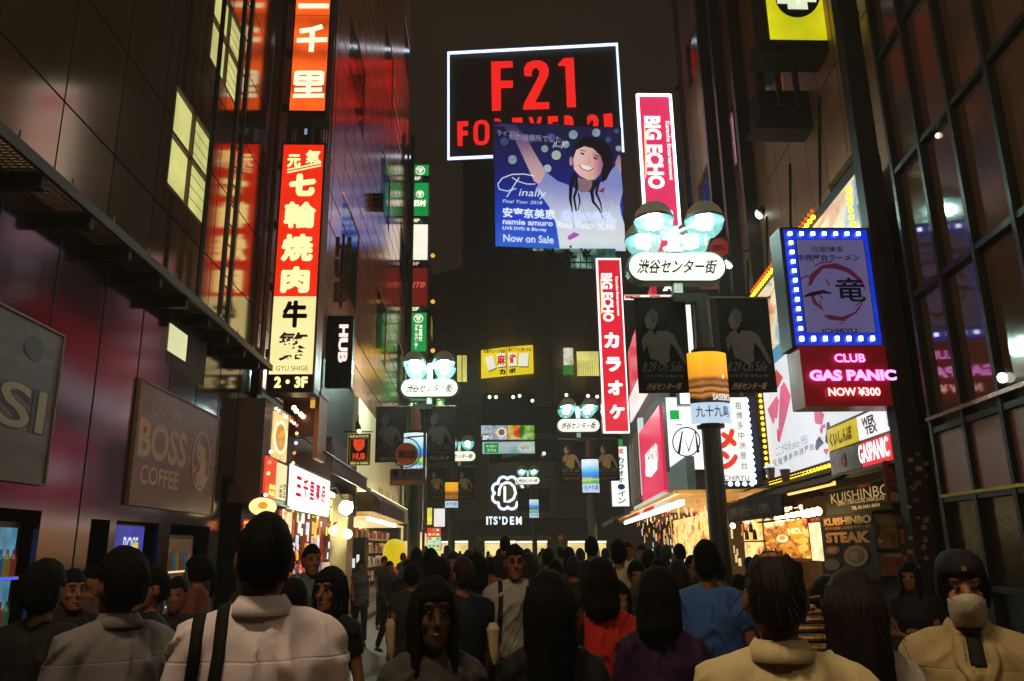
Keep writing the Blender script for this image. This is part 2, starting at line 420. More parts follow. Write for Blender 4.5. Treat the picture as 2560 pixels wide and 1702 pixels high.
    b = A.hit(555, 772); LY = -3.5 / A.hit(562, 772).x * A.hit(562, 772).y
    for yy in (LY - .14, LY + .2): MB().box((-3.56, yy, 4.73), (-3.5, yy + .055, 16)).build('rail', mt('#2e211a', .4, .5), ld)
    for k in range(36): MB().tube([(-3.53, LY - .12, 4.95 + k * .31), (-3.53, LY + .22, 4.95 + k * .31)], .012, 6).build('rung', mt('#2e211a', .4, .5), ld)
    MB().tube([(-3.62, 9.9, 4.7), (-3.62, 9.9, 16)], .035, 8).build('pipe', BLK, ld)
    # posters
    p = thing('coffee_poster', 'framed brown coffee poster with pale lettering and a smoking man in an oval', 'poster', A.hit(440, 1270) )
    bm_ = mt('#642a1a', .35, 0, .2, 2, .05)
    # poster outline follows the wall: corners known along the street
    a0, z0 = A.loc(313, 1256); a1, z1 = A.loc(543, 1046); L = mt('#cc9c7c', .6)
    MB().slab(A, a0, z0, a1, z1, .0, .03).build('board', bm_, p)
    m = MB()
    for q in ((a0 - .02, z0 - .02, a1 + .02, z0), (a0 - .02, z1, a1 + .02, z1 + .02), (a0 - .02, z0, a0, z1), (a1, z0, a1 + .02, z1)): m.slab(A, *q, 0, .045)
    m.build('frame', mt('#6a4a38', .4, .5), p)
    w_, h_ = a1 - a0, z1 - z0
    def bt(s, fx0, fy0, fx1, fy1, P_=p, o=(a0, z0, w_, h_), mat=L, dd=.033, bold=.01, **k):
        m = MB(); v, f, x0, y0, x1, y1 = glyph(s, bold)
        A0, B0, A1, B1 = o[0] + fx0 * o[2], o[1] + (1 - fy1) * o[3], o[0] + fx1 * o[2], o[1] + (1 - fy0) * o[3]
        m.add([A.pt(A0 + (A1 - A0) * (x - x0) / (x1 - x0), B0 + (B1 - B0) * (y - y0) / (y1 - y0), dd) for x, y in v], f)
        m.build('lettering', mat, P_)
    bt('SUNTORY', .12, .13, .47, .24); bt('BOSS', .03, .29, .57, .62, bold=.03); bt('COFFEE', .08, .67, .50, .83, bold=.02)
    cx, cz, rx, rz = a0 + w_ * .78, z0 + h_ * .5, w_ * .135, h_ * .30
    def ovl(rx, rz, d, mat, nm):
        m = MB(); m.add([A.pt(cx + rx * math.cos(2 * math.pi * k / 28), cz + rz * math.sin(2 * math.pi * k / 28), d) for k in range(28)], [tuple(range(28))]); m.build(nm, mat, p)
    ovl(rx, rz, .034, L, 'oval'); ovl(rx * .88, rz * .9, .036, bm_, 'oval')
    def sh(pts, d, mat, nm='portrait'):
        m = MB(); m.add([A.pt(cx + x * rx, cz + y * rz, d) for x, y in pts], [tuple(range(len(pts)))]); m.build(nm, mat, p)
    sh([(-.55, -.5), (-.1, -.3), (-.3, -.05), (-.5, .05), (-.62, .3), (-.5, .6), (-.1, .85), (.35, .8), (.6, .45), (.55, .0), (.45, -.35), (.75, -.55), (.3, -.85), (-.3, -.85)], .038, L)
    sh([(-.35, .55), (-.1, .85), (.4, .8), (.65, .4), (.55, .05), (.35, .1), (.3, .45), (0, .5)], .040, bm_)
    sh([(-.45, .22), (-.15, .24), (-.15, .17), (-.45, .15)], .040, bm_); sh([(-.5, -.12), (-.15, -.1), (-.2, -.17), (-.45, -.19)], .040, bm_)
    sh([(-.95, -.2), (-.75, -.2), (-.72, -.35), (-.45, -.14), (-.44, -.2), (-.7, -.45), (-.93, -.42)], .041, L, 'pipe')
    s = 'BOSS COFFEE BOSS COFFEE '
    m = MB()
    for i, ch in enumerate(s):
        if ch == ' ': continue
        an = math.pi * 1.0 - 2 * math.pi * i / len(s); v, f, x0, y0, x1, y1 = glyph(ch, .01)
        c_, s_ = math.cos(an), math.sin(an); ox, oz = cx + rx * 1.3 * c_, cz + rz * 1.16 * s_
        tx, tz = s_, -c_
        m.add([A.pt(ox + (tx * (x - (x0 + x1) / 2) + c_ * (y - .35)) * .13, oz + (tz * (x - (x0 + x1) / 2) + s_ * (y - .35)) * .13, .034) for x, y in v], f)
    m.build('ring_lettering', L, p)
    p = thing('cola_poster', 'faded grey cola poster cut by the edge of the picture', 'poster', A.hit(60, 1000))
    a1, z1 = A.loc(146, 842); z0 = A.loc(100, 1208)[1]; a0 = a1 - 3.1
    a1 = (A.loc(146, 842)[0] + A.loc(103, 1212)[0]) / 2
    MB().slab(A, a0, z0, a1, z1, 0, .03).build('board', food('#2c241c', '#3e3428', '#524636', 0, 5), p)
    m = MB()
    for q in ((a0, z0 - .02, a1 + .02, z0), (a0, z1, a1 + .02, z1 + .02), (a1, z0, a1 + .02, z1)): m.slab(A, *q, 0, .045)
    m.build('frame', mt('#5c4e40', .4, .5), p)
    o = (a0, z0, a1 - a0, z1 - z0)
    bt('PEPSI', .18, .40, .965, .70, p, o, mt('#15110e', .5), .034, .06); bt('PEPSI', .19, .41, .955, .69, p, o, mt('#a08a6c', .5), .038, .01)
    for k, (cx_, sz) in enumerate(((.3, .06), (.62, .05), (.86, .05))):
        m = MB(); m.add([A.pt(a0 + (a1 - a0) * (cx_ + sz * math.cos(q * .5)), z0 + (z1 - z0) * (.84 + sz * 1.6 * math.sin(q * .5)), .034) for q in range(13)], [tuple(range(13))]); m.build('bubble', mt('#2c241d', .5), p)
    # vending machines standing in the recesses
    def vend(px0, px1, ptop, label, rows, head):
        u0, u1 = A.loc(px0, 1350)[0], A.loc(px1, 1350)[0]; zt = A.loc((px0 + px1) / 2, ptop)[1]
        t = thing('vending_machine', label, 'vending machine', A.pt((u0 + u1) / 2, 0, -.5), 'vending machines in the dark wall')
        MB().slab(A, u0, 0.03, u1, zt, -.85, -.12).build('cabinet', mt('#2a2d38', .35, .3), t)
        MB().slab(A, u0 + .06, .75, u1 - .06, zt - .05, -.12, -.115).build('display', rows[0], t)
        if head:
            MB().slab(A, u0 + .05, zt - .42, u1 - .05, zt - .02, -.11, -.09).build('header', em('#26308c', 1.0, .4, 5), t)
            hd = Pl(A.pt(0, 0, 0), A.r); v, f, x0, y0, x1, y1 = glyph('BOSS', .0)
            MB().add([A.pt(u0 + (u1 - u0) * (.38 + .4 * (x - x0) / (x1 - x0)), zt - .36 + .22 * (y - y0) / (y1 - y0), -.085) for x, y in v], f).build('lettering', em('#d8e4f4', 1.1), t)
            MB().slab(A, u1 - .3, zt - .38, u1 - .2, zt - .2, -.09, -.084).build('badge', em('#e8c32a', .9), t)
        for r in range(3):
            z = zt - (.45 if not head else .72) - r * .42
            MB().slab(A, u0 + .06, z - .03, u1 - .06, z, -.11, -.05).build('shelf', mt('#c8c8c8', .3), t)
            MB().slab(A, u0 + .08, z - .026, u1 - .08, z - .008, -.05, -.045).build('button_row', rows[1 + r % 2], t)
            n = 9
            for k in range(n):
                u = u0 + .12 + (u1 - u0 - .24) * k / (n - 1); c = A.pt(u, z, -.085)
                key = ('can', k % 4)
                if key not in PM: PM[key] = MB().tube([(0, 0, 0), (0, 0, .14), (0, 0, .18), (0, 0, .22)], [.028, .028, .012, .012], 8).me('bottle')
                put('bottle', PM[key], [em('#8a3020', .3), em('#8a7a30', .3), em('#30608a', .35), em('#34603a', .3)][(k * 7 + r * 3) % 4], t, loc=c)
        MB().slab(A, u0 + .15, .25, u1 - .15, .5, -.118, -.10).build('delivery_flap', BLK, t)
    vend(-100, 84, 1298, 'blue lit vending machine at the edge of the picture below the cola poster', (em('#5a9fc4', .55, .5, 6), em('#3a50e0', 1.5), em('#d0ffa0', .8)), False)
    vend(292, 382, 1308, 'vending machine with a blue lit header panel under the coffee poster', (em('#26385e', .5, .5, 6), em('#9fb0ff', 1.0), em('#ffdca0', .8)), True)
    vend(432, 505, 1336, 'dim vending machine with brown lit shelves beside the doorway', (em('#5c4430', .4, .6, 8), em('#ffd9a0', 1.2), em('#b8c4ff', 1.0)), False)
left_near()

# ================================================================== copper building with the tall orange signs
def vsign(name, label, Y, px, depth, mats, side=-1, body=None, wx=None, group=None):
    pass
def left_mid():
    t = thing('copper_panel_building', 'copper toned narrow building behind the tall red and orange signs', 'building', (-5, 15, 0))
    X = -4.0; P = PXL(X); pm = mt('#b86438', .3, .5, .2, 1, .08, 6, rnd=.15)
    MB().box((X - 5, 13.45, 0), (X - .05, 17.2, 16)).build('wall', DK, t)
    grid('panel', P, fr(13.45, 17.2, 5), fr(4.6, 16, 10), -.05, 0, pm, t)
    F = PY(13.44)
    grid('panel', F, [-5.5, -4.6, -4.0], fr(4.6, 16, 10), 0, .03, pm, t)
    for x in (-3.93, -3.7): MB().tube([(x, 14.2, 4.4), (x, 14.2, 16)], .05, 8).build('pipe', mt('#6b4a30', .35, .6), t)
    for k in range(8): MB().box((-3.98, 14.6, 5.2 + k * 1.3), (-3.6, 14.66, 5.35 + k * 1.3)).build('bracket', DK, t)
    # corrugated end wall facing the street between the signs
    F2 = PY(15.3)
    m = MB()
    for k in range(16):
        u = -4.0 + k * .06; m.slab(F2, u, 8, u + .03, 16, 0, .02)
    m.build('corrugated_sheet', mt('#7c4630', .45, .3), t)
    # upper sign
    Y = 13.6; P = PY(Y)
    s = thing('vertical_sign', 'orange lit vertical sign with rounded white characters above the red one', 'sign', (-3.2, Y, 9.5))
    bx = (726, -160, 822, 296); u0, v0, u1, v1 = P.rect(*bx)
    u0, u1 = P.loc(724, 200)[0], P.loc(820, 200)[0]; v0 = P.loc(772, 296)[1]; v1 = v0 + 7
    MB().slab(P, u0, v0, u1, v1, -.42, 0).build('box', DK, s)
    zz = P.loc(770, 40)[1]
    om = em('#f0571a', 1.15, .35, 2.2, tube=.75)
    MB().slab(P, u0 + .035, v0 + .16, u1 - .035, zz - .01, 0, .015).build('face_panel', om, s)
    MB().slab(P, u0 + .035, zz + .01, u1 - .035, v1 - .05, 0, .015).build('face_panel', om, s)
    wt = em('#fff4c8', 1.35, .05)
    def st(pts, w=11): stroke('character', P, pts, w, .035, wt, s)
    st([(746, 15), (822, 15)], 12)
    # sen
    m = MB(); stroke('', P, [(749, 78), (780, 74), (806, 66)], 12, .035, wt, s, m=m); stroke('', P, [(742, 101), (818, 99)], 12, .035, wt, s, m=m); stroke('', P, [(781, 74), (779, 110), (777, 130)], 12, .036, wt, s, m=m); m.build('character', wt, s)
    # ri
    m = MB()
    for pts in ([(741, 182), (805, 182)], [(740, 196), (805, 196)], [(738, 209), (804, 209)], [(736, 225), (805, 224)], [(732, 240), (810, 239)]): stroke('', P, pts, 10, .035, wt, s, m=m)
    for pts in ([(742, 180), (739, 212)], [(773, 180), (770, 240)], [(805, 180), (803, 212)]): stroke('', P, pts, 11, .036, wt, s, m=m)
    m.build('character', wt, s)
    MB().box((-3.4, 13.75, v0 - .55), (-3.15, 13.95, v0)).build('bracket', DK, s)
    MB().slab(P, P.loc(757, 320)[0], P.loc(757, 327)[1], P.loc(764, 320)[0], P.loc(757, 312)[1], -.2, -.15).build('small_lamp', em('#bcd4ff', 2), s)
    # lower sign
    s = thing('vertical_sign', 'tall red and cream lit vertical sign with a black box at its foot', 'sign', (-3.2, Y, 4.4))
    u0, u1 = P.loc(692, 640)[0], P.loc(796, 640)[0]
    v1 = P.loc(762, 364)[1]; vm = P.loc(740, 742)[1]; vb = P.loc(725, 934)[1]; v0 = P.loc(725, 980)[1]
    MB().slab(P, u0 - .04, v0, u1 + .04, v1 + .05, -.45, 0).build('box', mt('#2b1a12', .4), s)
    MB().slab(P, u1 + .03, v0 + .1, u1 + .045, v1, -.5, .01).build('edge_trim', mt('#8c5a3a', .4, .6), s)
    MB().slab(P, u0, vm, u1, v1, 0, .015).build('red_panel', em('#ef2a12', 1.05, .12, 1.2), s)
    MB().slab(P, u0, vb, u1, vm - .005, 0, .015).build('cream_panel', em('#f8e6a0', 1.1, .12, 1.5), s)
    MB().slab(P, u0, v0 + .02, u1, vb - .005, 0, .012).build('black_panel', BLK, s)
    y1 = em('#ffe9a0', 1.25, .05)
    def tx(c, x, y, w, h, m, b=.05, d=.03): text(c, P, (x - w / 2, y - h / 2, x + w / 2, y + h / 2), d, m, s, b)
    tx('元', 735, 403, 34, 32, y1); tx('氣', 783, 393, 38, 34, y1, .03)
    stroke('underline', P, [(718, 425), (803, 407)], 3, .03, y1, s); stroke('underline', P, [(718, 432), (803, 414)], 3, .03, y1, s)
    tx('七', 756, 463, 68, 56, y1, .09); tx('輪', 750, 538, 80, 66, y1, .045); tx('焼', 743, 620, 80, 68, y1, .05); tx('肉', 738, 700, 72, 66, y1, .06)
    br = mt('#2a120a', .5)
    tx('牛', 737, 786, 62, 68, br, .05); tx('繁', 733, 866, 74, 70, br, .014); text('GYU SHIGE', P, (690, 913, 770, 925), .03, br, s, .0)
    tx('2・3F', 727, 954, 84, 28, y1, .05)
    # balcony with lights under the sign
    b = thing('balcony', 'small lit balcony room under the tall sign with a string of bulbs', 'balcony', (-3.4, 14.5, 3.4))
    P2 = PY(14.6)
    u0, v0, u1, v1 = P2.rect(690, 990, 792, 1080)
    MB().slab(P2, u0, v0, u1, v1, -.6, -.5).build('back_wall', mt('#5a2c18', .4, .2), b)
    MB().slab(P2, u0, v1, u1 + .1, v1 + .1, -.6, .2).build('roof', mt('#7c4028', .3, .3), b)
    MB().slab(P2, u1, v0 - .5, u1 + .08, v1 + .1, -.6, .2).build('post', mt('#a86a40', .3, .4), b)
    slab('lit_pane', P2, (776, 998, 789, 1018), -.4, -.38, em('#e8b24a', .9), b)
    sb = thing('string_lights', 'string of warm and coloured bulbs above the shop posters under the tall sign', 'string lights', (-3.3, 14, 3.8))
    warm = em('#ffe6b0', 6, 0); cols = [em('#ffb070', 3, 0), em('#b8c4ff', 4, 0), em('#ff7a5a', 2, 0)]
    P3 = PXL(-3.3)
    for x, y in ((735, 1018), (741, 1026), (752, 1034), (758, 1040), (768, 1048), (778, 1053), (785, 1060)): bulb(P3, x, y, .045, 0, warm, sb)
    for k in range(9): bulb(P3, 690 + k * 6.5, 1020 + k * 5.2, .03, 0, cols[k % 3], sb)
    for k, (x, y) in enumerate(((742, 1082), (740, 1106), (736, 1131), (733, 1156), (677, 1128), (674, 1154), (671, 1182), (664, 1236))): bulb(P3, x, y, .03, 0.05, cols[k % 3], sb)
    MB().tube([P3.hit(688, 1014), P3.hit(744, 1060)], .008, 5).build('cable', BLK, sb)
left_mid()

def left_shops():
    P = PXL(-3.45)
    t = thing('poster_box', 'tall lit box of ramen shop posters with bulbs at its edges', 'light box', P.hit(690, 1250))
    def q(name, px, mat, d0=0, d1=.03): return slab(name, P, px, d0, d1, mat, t)
    slab('cabinet', P, (655, 1015, 735, 1262), -.5, 0, mt('#3b1c12', .4), t)
    q('poster', (683, 1035, 719, 1148), em('#f2cf86', 1.05, .3, 4)); q('poster', (663, 1142, 690, 1243), em('#e8441c', 1.0, .15, 3)); q('poster', (693, 1158, 716, 1248), em('#f6e4a8', 1.05, .1))
    poly('dish_picture', P, ell(702, 1092, 17, 42), .04, em('#fff0c0', 1.15, .25, 9), t)
    poly('dish_picture', P, ell(702, 1092, 12, 34), .045, em('#e8a648', .9, .6, 14), t)
    text('美味', P, (672, 1208, 688, 1240), .04, em('#ffd870', 1.2), t, .03, vert=True); text('牛野菜', P, (698, 1210, 706, 1244), .04, BLK, t, .02, vert=True); text('焼そば丼', P, (707, 1208, 714, 1246), .04, BLK, t, .02, vert=True)
    # round lanterns and red sign behind the head of the man
    o = thing('oval_sign', 'glowing oval cream sign with an orange crest above the shop door', 'sign', PY(11).hit(653, 1290))
    Y = PY(12.8); poly('disc', Y, ell(655, 1265, 33, 23), .02, em('#ffe49a', 1.3, .2, 6), o, .1); poly('crest', Y, ell(657, 1262, 12, 9), .04, em('#e8a030', 1.0, .3, 9), o)
    MB().tube([Y.hit(655, 1242), Y.hit(655, 1232)], .02, 6).build('bracket', BLK, o)
    o = thing('red_sign', 'small red lit sign with yellow characters under the oval sign', 'sign', Y.hit(614, 1325))
    slab('panel', Y, (606, 1296, 634, 1325), -.08, 0, em('#c8280f', .9, .2), o); text('営業中', Y, (610, 1300, 630, 1320), .02, em('#ffd080', 1.2), o, .02)
    # drug store sign
    o = thing('drugstore_sign', 'large white lit shop sign with red characters under the dark red awning', 'sign', P.hit(770, 1250))
    u0, u1 = P.loc(722, 1200)[0], P.loc(822, 1240)[0]; v1 = P.loc(730, 1160)[1]; v0 = P.loc(716, 1262)[1]
    MB().slab(P, u0 - .05, v0 - .05, u1 + .05, v1 + .05, -.3, 0).build('cabinet', STEEL, o)
    MB().slab(P, u0, v0, u1, v1, 0, .015).build('face_panel', em('#f3f0ea', 1.5, .08), o)
    rd = em('#c2183c', .8, 0); n = 5; w = (u1 - u0)
    for i, ch in enumerate('三千里薬品'):
        v, f, x0, y0, x1, y1 = glyph(ch, .035); A0 = u0 + w * (.13 + i * .155); A1 = A0 + w * .12; B0 = v0 + (v1 - v0) * .28; B1 = v0 + (v1 - v0) * .78
        MB().add([P.pt(A0 + (A1 - A0) * (x - x0) / (x1 - x0), B0 + (B1 - B0) * (y - y0) / (y1 - y0), .02) for x, y in v], f).build('character', rd, o)
    # awning over it
    aw = thing('awning', 'dark red sloping shop awning above the white drugstore sign', 'awning', (-3, 17, 4))
    za = P.loc(735, 1140)[1] - .02; am = mt('#4a1416', .5, 0, .2, 2, .1, 8)
    m = MB(); m.hexa([(-3.5, 15, za + .5), (-2.7, 15, za - .05), (-2.7, 19.8, za - .05), (-3.5, 19.8, za + .5), (-3.5, 15, za + .54), (-2.7, 15, za), (-2.7, 19.8, za), (-3.5, 19.8, za + .54)]); m.build('canvas', am, aw)
    MB().box((-2.72, 15, za - .3), (-2.70, 19.8, za - .05)).build('valance', am, aw)
    MB().tube([(-2.71, 15, za - .02), (-2.71, 19.8, za - .02)], .03, 8).build('front_bar', STEEL, aw)
    aw = thing('awning', 'second dark red awning further down the left side above the cream shop front', 'awning', (-3, 23, 3.6))
    m = MB(); m.hexa([(-3.5, 20.6, za + .2), (-2.4, 20.6, za - .55), (-2.4, 27, za - .55), (-3.5, 27, za + .2), (-3.5, 20.6, za + .24), (-2.4, 20.6, za - .5), (-2.4, 27, za - .5), (-3.5, 27, za + .24)]); m.build('canvas', am, aw)
    MB().box((-2.41, 20.6, za - .85), (-2.39, 27, za - .55)).build('valance', am, aw)
    # goods and price cards hanging under the drugstore sign
    g = thing('shop_front', 'brightly lit drugstore entrance crowded with price cards below the white sign', 'shop front', (-3.6, 17.5, 0))
    MB().box((-4.6, 14.9, 0), (-4.5, 20, 2.9)).build('lit_interior', em('#e8d9a8', .9, .5, 2), g)
    MB().box((-4.5, 14.9, 2.9), (-3.5, 20, 3.0)).build('ceiling', em('#fff6e0', 2.0, .2), g)
    for k in range(70):
        y = 15 + random.random() * 4.6; z = random.uniform(1.2, 2.75); w = random.uniform(.1, .3); h = random.uniform(.1, .35); dd = -random.random() * .3
        c = random.choice(['#f4f0e0', '#f0e040', '#e84028', '#f8f4e8', '#f4b020', '#e8f0ff', '#d83020'])
        piece('price_card', P, y, z, y + w, z + h, dd - .01, dd, em(c, .85, .35, 9), g)
    for k in range(5):
        y = 15.3 + k * .95; MB().box((-4.0, y, 0), (-3.5, y + .8, 1.15)).build('display_stand', mt('#c8b890', .5), g)
        for j in range(3): MB().box((-3.98, y + .03, 1.16), (-3.55, y + .77, 1.2 + .0)).build('shelf', STEEL, g) if j == 0 else None
        for j in range(6): piece('product', P, y + .04 + j * .125, 1.2, y + .14 + j * .125, 1.36, -.15, -.06, em(random.choice(['#e84028', '#f8e8a0', '#58a8e0', '#f0f0f0']), .5, .1), g)
    # red SIZE-UP board, flood lamp, round lamps
    o = thing('red_board', 'tall red board with white letters in front of the pub', 'sign', (-3.3, 19.6, 0))
    Q = PY(19.8); slab('panel', Q, (755, 1330, 806, 1420), -.06, 0, em('#8c2414', .55, .2), o); text('SIZUYA', Q, (778, 1338, 797, 1362), .02, em(CR, 1), o, .02)
    MB().cyl((Q.hit(760, 1400).x, 19.8), .03, 0, 1.4, 8).build('leg', BLK, o); MB().cyl((Q.hit(800, 1400).x, 19.8), .03, 0, 1.4, 8).build('leg', BLK, o)
    o = thing('flood_lamp', 'dazzling white flood lamp under the awning end', 'lamp', Q.hit(865, 1270))
    c = Q.hit(865, 1268, .3); MB().ball(c, .16, 14, 8).build('bulb', em('#f4ffe0', 160, 0), o, smooth=True)
    MB().tube([c + Vector((0, .05, .05)), c + Vector((-.3, .3, .5)), c + Vector((-.9, .3, .5))], .03, 6).build('arm', DK, o); MB().box(c + Vector((-.15, .1, -.1)), c + Vector((.15, .25, .16))).build('housing', DK, o)
    for x, y, l in ((833, 1325, 'round glowing globe lamp on the pub wall, beside the flood lamp'), (869, 1334, 'round glowing globe lamp lower on the pub front over the speaker cabinet')):
        o = thing('globe_lamp', l, 'lamp', Q.hit(x, y)); c = Q.hit(x, y); MB().ball(c, .12, 14, 8).build('globe', em('#ffe9b0', 2.5, .05), o, smooth=True)
        MB().tube([c + Vector((0, 0, .1)), c + Vector((0, .2, .2)), c + Vector((0, .5, .2))], .015, 6).build('bracket', BLK, o)
    # dark pub corner with brick piers
    p = thing('pub_building', 'dark brick pub front between the drugstore and the cream shop', 'building', (-3.8, 21, 0))
    brm = mt('#6a3a22', .7, 0, .3, 8, .3, 40, rnd=.25)
    MB().box((-6, 19.9, 0), (-3.62, 24, 4.4)).build('wall', mt('#3a241a', .7), p)
    MB().box((-3.62, 20.2, 0), (-3.2, 21.2, 3.0)).build('cream_pier', mt('#c8b080', .6, em_k=0), p)
    MB().box((-3.4, 21.3, 0), (-2.9, 22.0, 1.95)).build('speaker_cabinet', BLK, p)
    PB = PY(19.9)
    for r in range(30):
        for k in range(5): piece('brick', PB, -4.9 + k * .25 + (r % 2) * .12, .1 + r * .1, -4.67 + k * .25 + (r % 2) * .12, .19 + r * .1, 0, .02, brm, p, .002)
    slab('menu_card', PB, (773, 1371, 783, 1396), .02, .04, em('#f0f0e8', .9), p); slab('menu_card', PB, (757, 1335, 770, 1350), .02, .04, em('#a08a60', .7), p)
    PC = PY(21.29); slab('notice', PC, (871, 1395, 887, 1418), 0, .02, em('#e8e8e0', .9), p); slab('notice', PC, (891, 1385, 898, 1405), 0, .02, em('#e8e8e0', .9), p)
    # pub sign hanging over the street
    Y = PY(20.6); o = thing('pub_sign', 'hanging black pub sign with red letters and a brass lamp above it', 'sign', Y.hit(897, 1165))
    slab('board', Y, (869, 1082, 926, 1162), -.08, 0, BLK, o); frame('gold_border', Y, (870, 1083, 925, 1161), .015, -.02, .012, em('#c89a40', .5), o)
    frame('gold_line', Y, (875, 1096, 920, 1151), .006, 0, .012, em('#c89a40', .5), o)
    text('ALES & STOUTS', Y, (874, 1086, 921, 1092), .014, em('#f0d890', .9), o, .02); text('FISH & CHIPS', Y, (876, 1154, 920, 1159), .014, em('#f0d890', .9), o, .02)
    rr = em('#e03c1c', .85, .2, 12)
    poly('shield', Y, [(884, 1097), (911, 1097), (912, 1112), (906, 1122), (897, 1127), (888, 1122), (883, 1112)], .014, rr, o); text('HUB', Y, (882, 1131, 913, 1147), .014, rr, o, .05)
    c = Y.hit(898, 1076); MB().ball(c, .05, 8, 6).build('lamp_bulb', em('#fff0c0', 14, 0), o); MB().tube([c + Vector((0, 0, .03)), c + Vector((-.05, 0, .2)), c + Vector((-.05, 0, .3))], [.09, .06, .02], 10).build('lamp_hood', mt('#8c6a30', .3, .9), o)
    MB().tube([Y.hit(860, 1078), Y.hit(932, 1078)], .018, 6).build('bracket', BLK, o)
    MB().tube([Y.hit(896, 1066), Y.hit(896, 1035)], .012, 6).build('rod', BLK, o)
    # cream shop front with blinds beyond the pub
    P = PXL(-3.6); o = thing('cream_shop', 'cream shop front with a blind and a lit open display of bags beyond the pub', 'shop front', (-4, 28, 0))
    cm = mt('#f4deb0', .6, 0, .1, 1, .05); lt = em('#ffeec0', 1.4, .3, 1)
    MB().box((-6, 24.05, 2.6), (-3.6, 38, 6.2)).build('wall', cm, o)
    MB().box((-3.6, 24.4, 2.75), (-3.1, 37, 3.35)).build('fascia', mt('#f0dcc0', .5, 0, .1), o)
    MB().box((-3.6, 24.4, 3.36), (-3.14, 37, 3.39)).build('fascia_light', em('#ffeebc', 3.0, .1), o)
    MB().box((-5.2, 24.4, 0), (-5.1, 38, 2.6)).build('lit_interior', em('#ffedc4', 1.1, .5, 2.5), o)
    MB().box((-5.2, 24.4, 2.58), (-3.3, 37, 2.62)).build('ceiling_light', em('#ffdf9c', .9, .4), o)
    for k in range(9):
        y = 24.6 + k * 1.4
        for z in (.5, 1.0, 1.5, 2.0):
            MB().box((-4.3, y, z), (-3.9, y + 1.2, z + .03)).build('shelf', mt('#d8cdb0', .5), o)
            for j in range(5): 
                Q = PXL(-3.92); piece('product', Q, y + .05 + j * .23, z + .03, y + .22 + j * .23, z + .2 + .2 * random.random(), -.2, 0, mt(random.choice(['#c83c28', '#e8d8a0', '#2c2420', '#f0f0e8', '#6a3c28']), .5), o)
    for k in range(11): MB().tube([(-3.3, 24.8 + k * .8, 2.5), (-3.3, 24.8 + k * .8, 2.62)], .06, 8).build('spot_lamp', em('#fff6d8', 5, 0), o)
    bl = thing('roller_blind', 'pale striped banner hung across the cream shop wall', 'banner', (-3.4, 29, 4))
    PXq = PXL(-3.5)
    for k in range(20):
        u = PXq.loc(947 + k * 4.2, 1225 + k * 2)[0]; z = PXq.loc(947 + k * 4.2, 1215 + k * 2.6)[1]
        MB().slab(PXq, u, z - .62 + .1 * (k % 3), u + .12, z, .0, .012).build('stripe', mt('#20403c' if k % 4 != 3 else '#c8b890', .6), bl)
    # HUB building: copper panels that mirror the signs
    P = PXL(-3.7); b = thing('pink_panel_building', 'tall building clad in glossy pinkish copper panels that mirror the signs', 'building', (-7, 28, 0))
    hm = mt('#ffac8c', .14, .5, .08, .6, .02, 3, rnd=.05)
    MB().box((-12, 17.25, 6.25), (-3.76, 39.5, 44)).build('core', DK, b)
    MB().box((-12, 17.25, 4.0), (-3.76, 24, 6.25)).build('core', DK, b)
    wm = glass('#1c1512', .08)
    for i in range(14):
        u0 = 17.25 + i * 1.589; u1 = u0 + 1.589
        for j in range(34):
            v0 = 6.25 + j * .85; v1 = v0 + .85
            if v0 > u0 * .82 + 2.5: continue
            win = (j % 7 in (3, 4, 5)) and (i % 5 in (2, 3))
            piece('window_pane' if win else 'panel', P, u0 + .022, v0 + .022, u1 - .022, v1 - .022, -.06, -.03 if win else 0, wm if win else hm, b, .012)
    for k in range(3): 
        c = P.hit(935, 500 + 14 * k); MB().box((c.x, c.y - .3, c.z), (c.x + .35, c.y + .1, c.z + .12)).build('camera_box', DK, b)
    # black blade sign of the pub
    Y = PY(19.0); o = thing('blade_sign', 'black blade sign with a glowing red and white script on its side', 'sign', (-3.2, 19, 5))
    u0, v0, u1, v1 = Y.rect(806, 700, 840, 960)
    MB().box((-3.7, 19.0, Y.loc(870, 965)[1]), (-3.05, 19.25, Y.loc(820, 790)[1])).build('box', BLK, o)
    script = em('#f4ece0', 1.1); script_r = em('#e0442c', .9)
    for dx, mm in ((1.5, script_r), (0, script)):
        text('HUB', Y, (846 + dx, 812, 869 + dx, 905), .03 - dx * .006, mm, o, .05 - dx * .01, rot=-90) if True else stroke('script', Y, [(850 + dx, 850), (848 + dx, 832), (852 + dx, 818), (856 + dx, 840), (860 + dx, 826), (864 + dx, 850), (862 + dx, 872), (867 + dx, 890), (864 + dx, 896), (860 + dx, 884)], 6.5 - 2.4 * dx, .02 + dx * .006, mm, o)
    MB().box((-3.05, 18.99, Y.loc(860, 930)[1]), (-3.03, 19.2, Y.loc(860, 900)[1])).build('light_strip', em('#f0ece0', 1.5), o)
    o = thing('dark_letters_sign', 'unlit stacked metal letters fixed to the copper corner', 'sign', (-3.4, 17.2, 8))
    Q = PY(17.2); text('HUB', Q, (836, 590, 876, 760), 0, mt('#7a4c38', .4, .5), o, .04, vert=True)
    MB().slab(Q, *Q.rect(852, 585, 858, 770), -.06, -.02).build('backing_bar', mt('#3a2218', .4, .5), o)
    # second thing: green fruit parlour signs
    Y = PY(40.0); s = thing('floor_directory_sign', 'stack of green, white and dark red floor signs on the pink building corner', 'sign', (-2.9, 40, 5))
    gm = em('#14a04a', .9, .25, .8); wh = em('#f4efdc', 1.2, .06); rdm = em('#6e1812', .9, .1)
    def cell(x0, y0, x1, y1, mat, nm): 
        slab('light_box', Y, (x0 - 2, y0 - 2, x1 + 3, y1 + 2), -.5, 0, mt('#7a4428', .4, .4), s); return slab(nm, Y, (x0, y0, x1, y1), 0, .03, mat, s)
